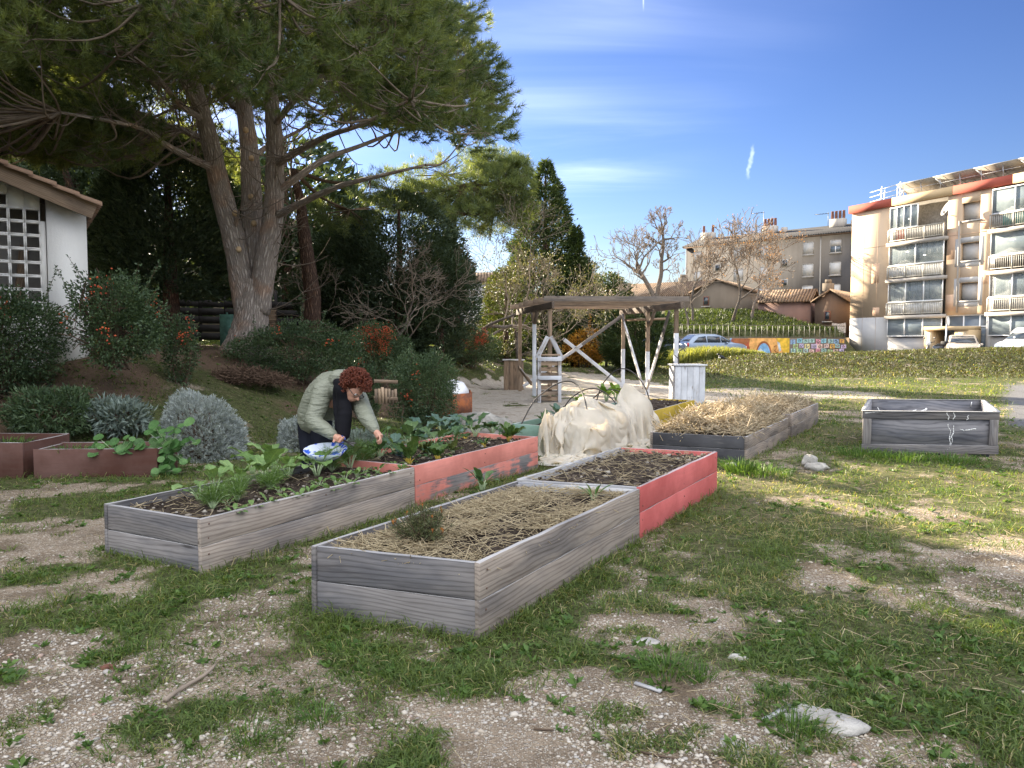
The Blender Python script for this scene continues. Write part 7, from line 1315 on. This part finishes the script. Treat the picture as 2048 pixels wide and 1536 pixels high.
veg('leafy_weed', 'leafy dock weed on the left rim of the straw bed', 'weed', G(965, 978, H2-.03), 9, 'broccoli', .17, .06, (.3, 1.2), (.5, 1.4), sl=.07, shape='lance', ruff=.06); veg('leafy_weed', 'thin green weed at the right rim of the straw bed', 'weed', G(1187, 1000, H2-.03), 8, 'seedling', .15, .03, (.6, 1.3), (.3, 1.0), sl=.06, sr=.003, shape='lance')
def marigold():
    c = G(845, 1085, H2-.03); r = thing('marigold_bush', 'withering marigold bush with dried orange heads in the straw', 'plant', c); st, lf, fl = MB(), MB(), MB()
    for k in range(75):
        a = R.rand()*6.28; e = .45+1.0*R.rand(); d = np.array((math.cos(a)*math.cos(e), math.sin(a)*math.cos(e), math.sin(e)*.95)); L = .15+.09*R.rand(); q = c+d*L; p = c+np.array((math.cos(a), math.sin(a), 0))*.03*R.rand(); st.tube(bezier([p, (p+q)/2+d*.0+[0, 0, -.01], q], 3), np.linspace(.0035, .0015, 7), 4); w = 34; t = .35+.65*R.rand(w); add_leaves(lf, p+(q-p)*t[:, None]+R.normal(size=(w, 3))*.012, d*.4+rand_dir(w)*.8, .028+.02*R.rand(w), .0045, R.rand(w), .1)
        if k % 7 == 0: fl.tube([q, q+[0, 0, .02]], [.0025, .005], 6); add_leaves(fl, np.repeat(q[None]+[0, 0, .02], 9, 0), rand_dir(9)*.8+[0, 0, .6], .011, .006, R.rand(9), .1)
    st.build('stems', M['twig_dark'], r); lf.build('leaves', V_['marigold'], r); tag(fl.build('flower_heads', V_['flower'], r), kind='stuff')
marigold()
# under and beside the fleece
for a, b_, kd, s, lab in ((2.45, .70, 'lit', .85, 'sunlit chard leaves poking out above the fleece'), (2.7, .62, 'lit', .8, 'sunlit leaves beside the peaked end of the fleece'), (1.55, .82, 'lit', .55, 'single lit leaf standing over the middle of the fleece'), (1.0, .9, 'cabbage', .8, 'blue green cabbage behind the left end of the fleece'), (.55, .95, 'broccoli', .6, 'low leaves in the near left corner of the green bed'), (1.25, .75, 'broccoli', .8, 'dark leaves between hoop and fleece')):
    veg('bed_green', lab, 'vegetable', W4(a, b_, H4-.05+(.22 if kd == 'lit' else 0)), 8, kd, .24*s, .14*s, (.4, 1.3), (.2, 1.0), sl=.16*s, ruff=.08)
# nasturtium at the planter
def nasturtium(lab, c, n, sx, sy, sz):
    c = np.asarray(c, float); r = thing('nasturtium', lab, 'plant', c, 'nasturtium by the brown planter'); lf, st = MB(), MB()
    for k in range(n):
        q = c+R.normal(size=3)*np.array((sx, sy, sz)); q[2] = max(q[2], .05); rad = .035+.035*R.rand(); nx = nrm(np.array((R.normal()*.4, -.6+R.normal()*.3, .8))); x = nrm(np.cross((0, 1, .2), nx)); y = np.cross(nx, x); th = np.linspace(0, 2*math.pi, 13)[:-1]; V = [q]+[q+(x*math.cos(t)+y*math.sin(t))*rad*(1+.06*math.sin(3*t+k))+nx*rad*.12 for t in th]; lf.add(V, [(0, 1+i, 1+(i+1) % 12) for i in range(12)], np.array([(0, .5, 0)]+[(.9, .5, 0)]*12), R.rand()); st.tube(bezier([c-[0, 0, sz], (c+q)/2-[0, 0, .05], q], 2), .003, 4, cap=False)
    lf.build('leaves', V_['nasturtium'], r, smooth=True); st.build('stems', V_['stem_w'], r)
nasturtium('nasturtium clump tumbling over the right end of the brown planter', WP1(1.34, .25, .34)+[.08, 0, .03], 60, .15, .12, .13); nasturtium('nasturtium leaves hanging down beside the brown planter end', WP1(1.42, .05, .16), 26, .08, .06, .10); nasturtium('nasturtium shoots over the front board of the brown planter', WP1(.92, .04, .34), 26, .19, .05, .05)
for a, b_, lab in ((.3, .2, 'grass growing in the left half of the brown planter'), (.7, .4, 'grass growing in the back of the brown planter')): tuft('planter_grass', lab, WP1(a, b_, .27), 120, .13, .006, 'lush', .9, .2, 'grass in the planters')
tuft('planter_grass', 'grass growing in the planter at the photo edge', WP2(.6, .3, .33), 200, .14, .006, 'lush', .9, .3, 'grass in the planters')
# bowl
def bowl():
    c = P(651, 906, 7.15); tl = .17; n = nrm(np.array((.0, -math.sin(tl), math.cos(tl)))); x = np.array((1., 0, 0)); y = np.cross(n, x); t = NT('blue_marbled_enamel'); w = t.noise(t.pos(), 6.5, 2, .4, dist=1.6); m = t.fin(t.mix(t.step(w, .47, .55), (.03, .11, .62), (.72, .78, .88)), .25, .5)
    o = MB().lathe(c-n*.06, [(0, .008), (.09, .01), (.15, .05), (.195, .10), (.20, .102), (.202, .098), (.155, .04), (.10, .0), (0, 0)], 40, [x, y, n]).build('enamel_bowl', m, None, c, smooth=True); tag(o, 'blue and white marbled bowl resting among the mustard greens', 'bowl')
bowl()
# ---------- the gardener, bending over the bed
def person():
    Y = 7.72; hip = P(630, 838, Y); gz = h1(hip[0], hip[1]); r = thing('person', 'person in a sage puffer jacket and black scarf bending over the bed, cutting greens', 'person', (hip[0], hip[1], gz))
    skin = NT('skin'); skin_m = skin.fin((.50, .27, .19), .5, .35); jm = NT('sage_puffer_fabric'); p = jm.pos(); wv = jm.noise(jm.vec(p, (5, 5, 26)), 1.0, 3, .5, dist=.6); jk = jm.fin(jm.mix(wv, (.17, .18, .135), (.25, .26, .20)), .5, .35, nor=jm.bump(jm.math('ADD', wv, jm.math('MULTIPLY', jm.noise(p, 17, 4, .6), .5)), 1.0, .028)); blk = m_plain('black_wool', (.010, .010, .013), .85, .15); tr = m_plain('dark_navy_trousers', (.013, .015, .024), .8, .15)
    q = lambda px, py, d=0.0: P(px, py, Y+d)
    pel = q(629, 832); chest = q(668, 790, -.18); neck = q(692, 768, -.36); head = q(707, 778, -.46); shR = q(646, 782, -.30); shL = q(713, 796, -.20)
    elR = q(628, 842, -.42); wrR = q(668, 872, -.55); haR = q(681, 879, -.60); elL = q(733, 833, -.52); wrL = q(751, 862, -.68); haL = q(758, 872, -.72)
    feR = q(618, 838, .05); feL = q(641, 840, -.05); gR, gL = np.array((hip[0]-.12, hip[1]+.04, gz)), np.array((hip[0]+.10, hip[1]-.02, gz)); knR = (feR+gR)/2+[.03, -.05, 0]; knL = (feL+gL)/2+[.03, -.05, 0]
    def chain(mb, pts, rad, k=6, ring=0.0, n=14):
        c = bezier(pts, k); rr = np.interp(np.arange(len(c)), np.arange(len(pts))*k, rad); 
        if ring: rr = rr+ring*np.abs(np.sin(np.arange(len(c))*math.pi/2.2))
        mb.tube(c, rr, n); mb.ball(c[0], rr[0], 12); mb.ball(c[-1], rr[-1], 12)
    def fuse(name, mb, mat, par, vox, it=4):
        o = mb.build(name, mat, par, smooth=True); m = o.modifiers.new('fuse', 'REMESH'); m.mode = 'VOXEL'; m.voxel_size = vox; m.use_smooth_shade = True; s = o.modifiers.new('soften', 'SMOOTH'); s.factor = .5; s.iterations = it; return o
    f = nrm(np.array((.50, -.50, -.70))); up = nrm(np.array((.62, -.25, .75))-f*(np.array((.62, -.25, .75))@f)); sd = np.cross(f, up); ax = [sd, f, up]
    b = MB()
    chain(b, [pel, (pel+chest)/2+[0, .02, .05], chest, neck], [.14, .13, .14, .06]); chain(b, [neck, head-up*.03], [.055, .06]); b.ball(head, (.078, .098, .112), 20, ax); b.ball(head+f*.045-up*.05, (.055, .055, .06), 14, ax); b.tube([head+f*.095+up*.015, head+f*.122-up*.018, head+f*.10-up*.03], [.010, .017, .012], 8); b.ball(head+f*.088-up*.062, (.028, .014, .010), 10, ax)
    for s in (-1, 1): b.ball(head+sd*s*.078-up*.005, (.012, .022, .032), 8, ax)
    for (s, e, w_) in ((shR, elR, wrR), (shL, elL, wrL)): chain(b, [s, e, w_], [.055, .042, .028])
    for (h_, k_, g_) in ((feR, knR, gR), (feL, knL, gL)): chain(b, [h_, k_, g_+[0, 0, .09]], [.08, .058, .04]); chain(b, [g_+[0, .03, .05], g_+[.07, -.12, .035]], [.045, .035])
    def hand(w_, h_, cl, curl, side):
        d = nrm(h_-w_); s = nrm(np.cross(d, cl)); n = np.cross(s, d); pm = w_+d*.055; b.tube([w_, w_+d*.03, pm+d*.035], [.026, .032, .034], 10); b.ball(pm, (.040, .045, .018), 12, [s, d, n])
        for k in range(4):
            L = (.062, .072, .068, .052)[k]; a = pm+d*.042+s*(k-1.5)*.019; c1 = a+(d*math.cos(curl*.4)+n*math.sin(curl*.4))*L*.45; c2 = c1+(d*math.cos(curl)+n*math.sin(curl))*L*.33; c3 = c2+(d*math.cos(curl*1.6)+n*math.sin(curl*1.6))*L*.25; b.tube([a-d*.02, a, c1, c2, c3], [.0095, .0095, .009, .008, .0065], 8); b.ball(c3, .0066, 8)
        a = pm-d*.02+s*side*.034; c1 = a+(d*.55+s*side*.6+n*.5)*.034; c2 = c1+(d*.8+n*.65)*.032; b.tube([a-s*side*.015, a, c1, c2], [.014, .013, .0105, .0075], 8); b.ball(c2, .0076, 8)
    hand(wrR, haR, np.array((.2, -.9, .3)), .95, 1); hand(wrL, haL, np.array((-.75, -.35, -.5)), .95, 1)
    fuse('body', b, skin_m, r, .0058, 2)
    j = MB(); chain(j, [pel+[.0, 0, -.015], (pel+chest)/2+[-.02, .02, .06], chest+[-.02, .03, .05], (chest+neck)/2+[-.02, .03, .02]], [.178, .185, .19, .13], 8, .007, 20); chain(j, [shR*.6+chest*.4+[0, 0, .03], shR, (shR+elR)/2, elR, (elR+wrR)/2, wrR-nrm(wrR-elR)*.02], [.125, .102, .088, .078, .064, .048], 7, .006, 16); chain(j, [shL*.6+chest*.4+[0, 0, .03], shL, (shL+elL)/2, elL, (elL+wrL)/2, wrL-nrm(wrL-elL)*.02], [.125, .100, .086, .074, .060, .046], 7, .006, 16)
    chain(j, [neck+[-.13, .10, .0], neck+[-.09, .06, .05], neck+[-.02, .10, .07]], [.07, .09, .07]); fuse('jacket', j, jk, r, .009, 3)
    h = MB(); h.ball(head+up*.05-f*.045, (.106, .112, .112), 18, ax)
    for k in range(1500):
        d = rand_dir(1)[0]; d = d-f*max(0, d@f)*.9 if d@up < .35 else d
        if d@f > .25 and d@up < .45: continue
        a = head+up*.045-f*.025+(sd*(d@sd)*.112+f*(d@f)*.128+up*(d@up)*.122); t1 = nrm(np.cross(d, R.normal(size=3))); c = [a, a+d*.016+t1*.010, a+d*.032*(.5+R.rand())+t1*.026-np.array((0, 0, .004)), a+d*.024*R.rand()+t1*.040-np.array((0, 0, .010))]; h.tube(bezier(c, 3), np.linspace(.0065, .002, 10), 4, var=R.rand())
    t = NT('curly_red_hair'); hm = t.fin(t.mix(t.noise(t.vec(t.pos(), (40, 40, 60)), 2, 4), t.ramp(t.attr('var'), [(0, (.085, .018, .008)), (1, (.24, .058, .022))]), (.06, .014, .008)), .5, .35); h.build('hair', hm, r, smooth=True)
    s = MB(); ring = [neck+[.02+.10*math.cos(a)*1.0, -.02+.10*math.sin(a), -.015+.035*math.cos(a+2.4)] for a in np.linspace(0, 6.6, 12)]; chain(s, ring, [.042]*12, 4, 0, 10); c0 = neck+[-.01, -.13, -.04]
    chain(s, [c0, q(688, 800, -.46), q(690, 828, -.50), q(687, 868, -.50)], [.06, .064, .066, .062], 6, .004, 12); chain(s, [neck+[-.05, -.10, -.03], q(676, 800, -.40), q(680, 840, -.44), q(681, 862, -.44)], [.05, .05, .052, .05], 6, .004, 12); fuse('scarf', s, blk, r, .010, 3)
    l = MB(); l.ball(pel+[0, .02, -.05], (.175, .15, .16), 20)
    for (h_, k_, g_) in ((feR, knR, gR), (feL, knL, gL)): chain(l, [h_, (h_+k_)/2, k_, (k_+g_)/2, g_+[0, 0, .07]], [.118, .105, .085, .078, .07], 6, .0, 16)
    fuse('trousers', l, tr, r, .011, 3)
    sh = MB()
    for g_ in (gR, gL): chain(sh, [g_+[-.02, .05, .05], g_+[.03, -.05, .048], g_+[.09, -.16, .04]], [.05, .05, .04], 5)
    fuse('shoes', sh, blk, r, .009, 2)
    g = MB(); 
    for s_ in (-1, 1):
        c = head+f*.107+sd*s_*.036+up*.012; g.tube([c+(sd*.026*math.cos(a)+up*.019*math.sin(a)) for a in np.linspace(0, 2*math.pi, 14)], .0035, 5, cap=False); g.tube([c+sd*s_*.026, head+sd*s_*.08+up*.012+f*.02, head+sd*s_*.084+up*.01-f*.02], .003, 5)
    g.tube([head+f*.112+sd*.010+up*.014, head+f*.116+up*.017, head+f*.112-sd*.010+up*.014], .003, 5); g.build('glasses', M['metal_dark'], r)
    e = MB(); [e.ball(head+f*.090+sd*s_*.033+up*.012, .012, 8) for s_ in (-1, 1)]; e.build('eyes', m_plain('eye_white', (.5, .46, .42), .3, .5), r, smooth=True)
    # scissors in the right hand
    d = nrm(P(733, 898, Y-.95)-haR); u = nrm(np.cross(d, (.3, -1, .2))); a = haR+d*.02; sc_ = thing('scissors', 'garden scissors with blue grips held in the gardener\'s hand', 'scissors', a); gr = MB()
    for s_ in (-1, 1): gr.tube([a+u*s_*.012+d*.05, a+u*s_*.032+d*.02, a+u*s_*.036-d*.03, a+u*s_*.012-d*.05, a+u*s_*.006-d*.01], .0075, 7)
    gr.build('grips', m_plain('blue_plastic', (.03, .06, .25), .35, .5), sc_, smooth=True); bl = MB(); bl.plank(a+d*.04-u*.004, a+d*.24+u*.012, .016, .004, up=u); bl.plank(a+d*.04+u*.004, a+d*.24-u*.012, .016, .004, up=u); bl.build('blades', M['metal_dark'], sc_)
person()
make_grass(); make_litter()
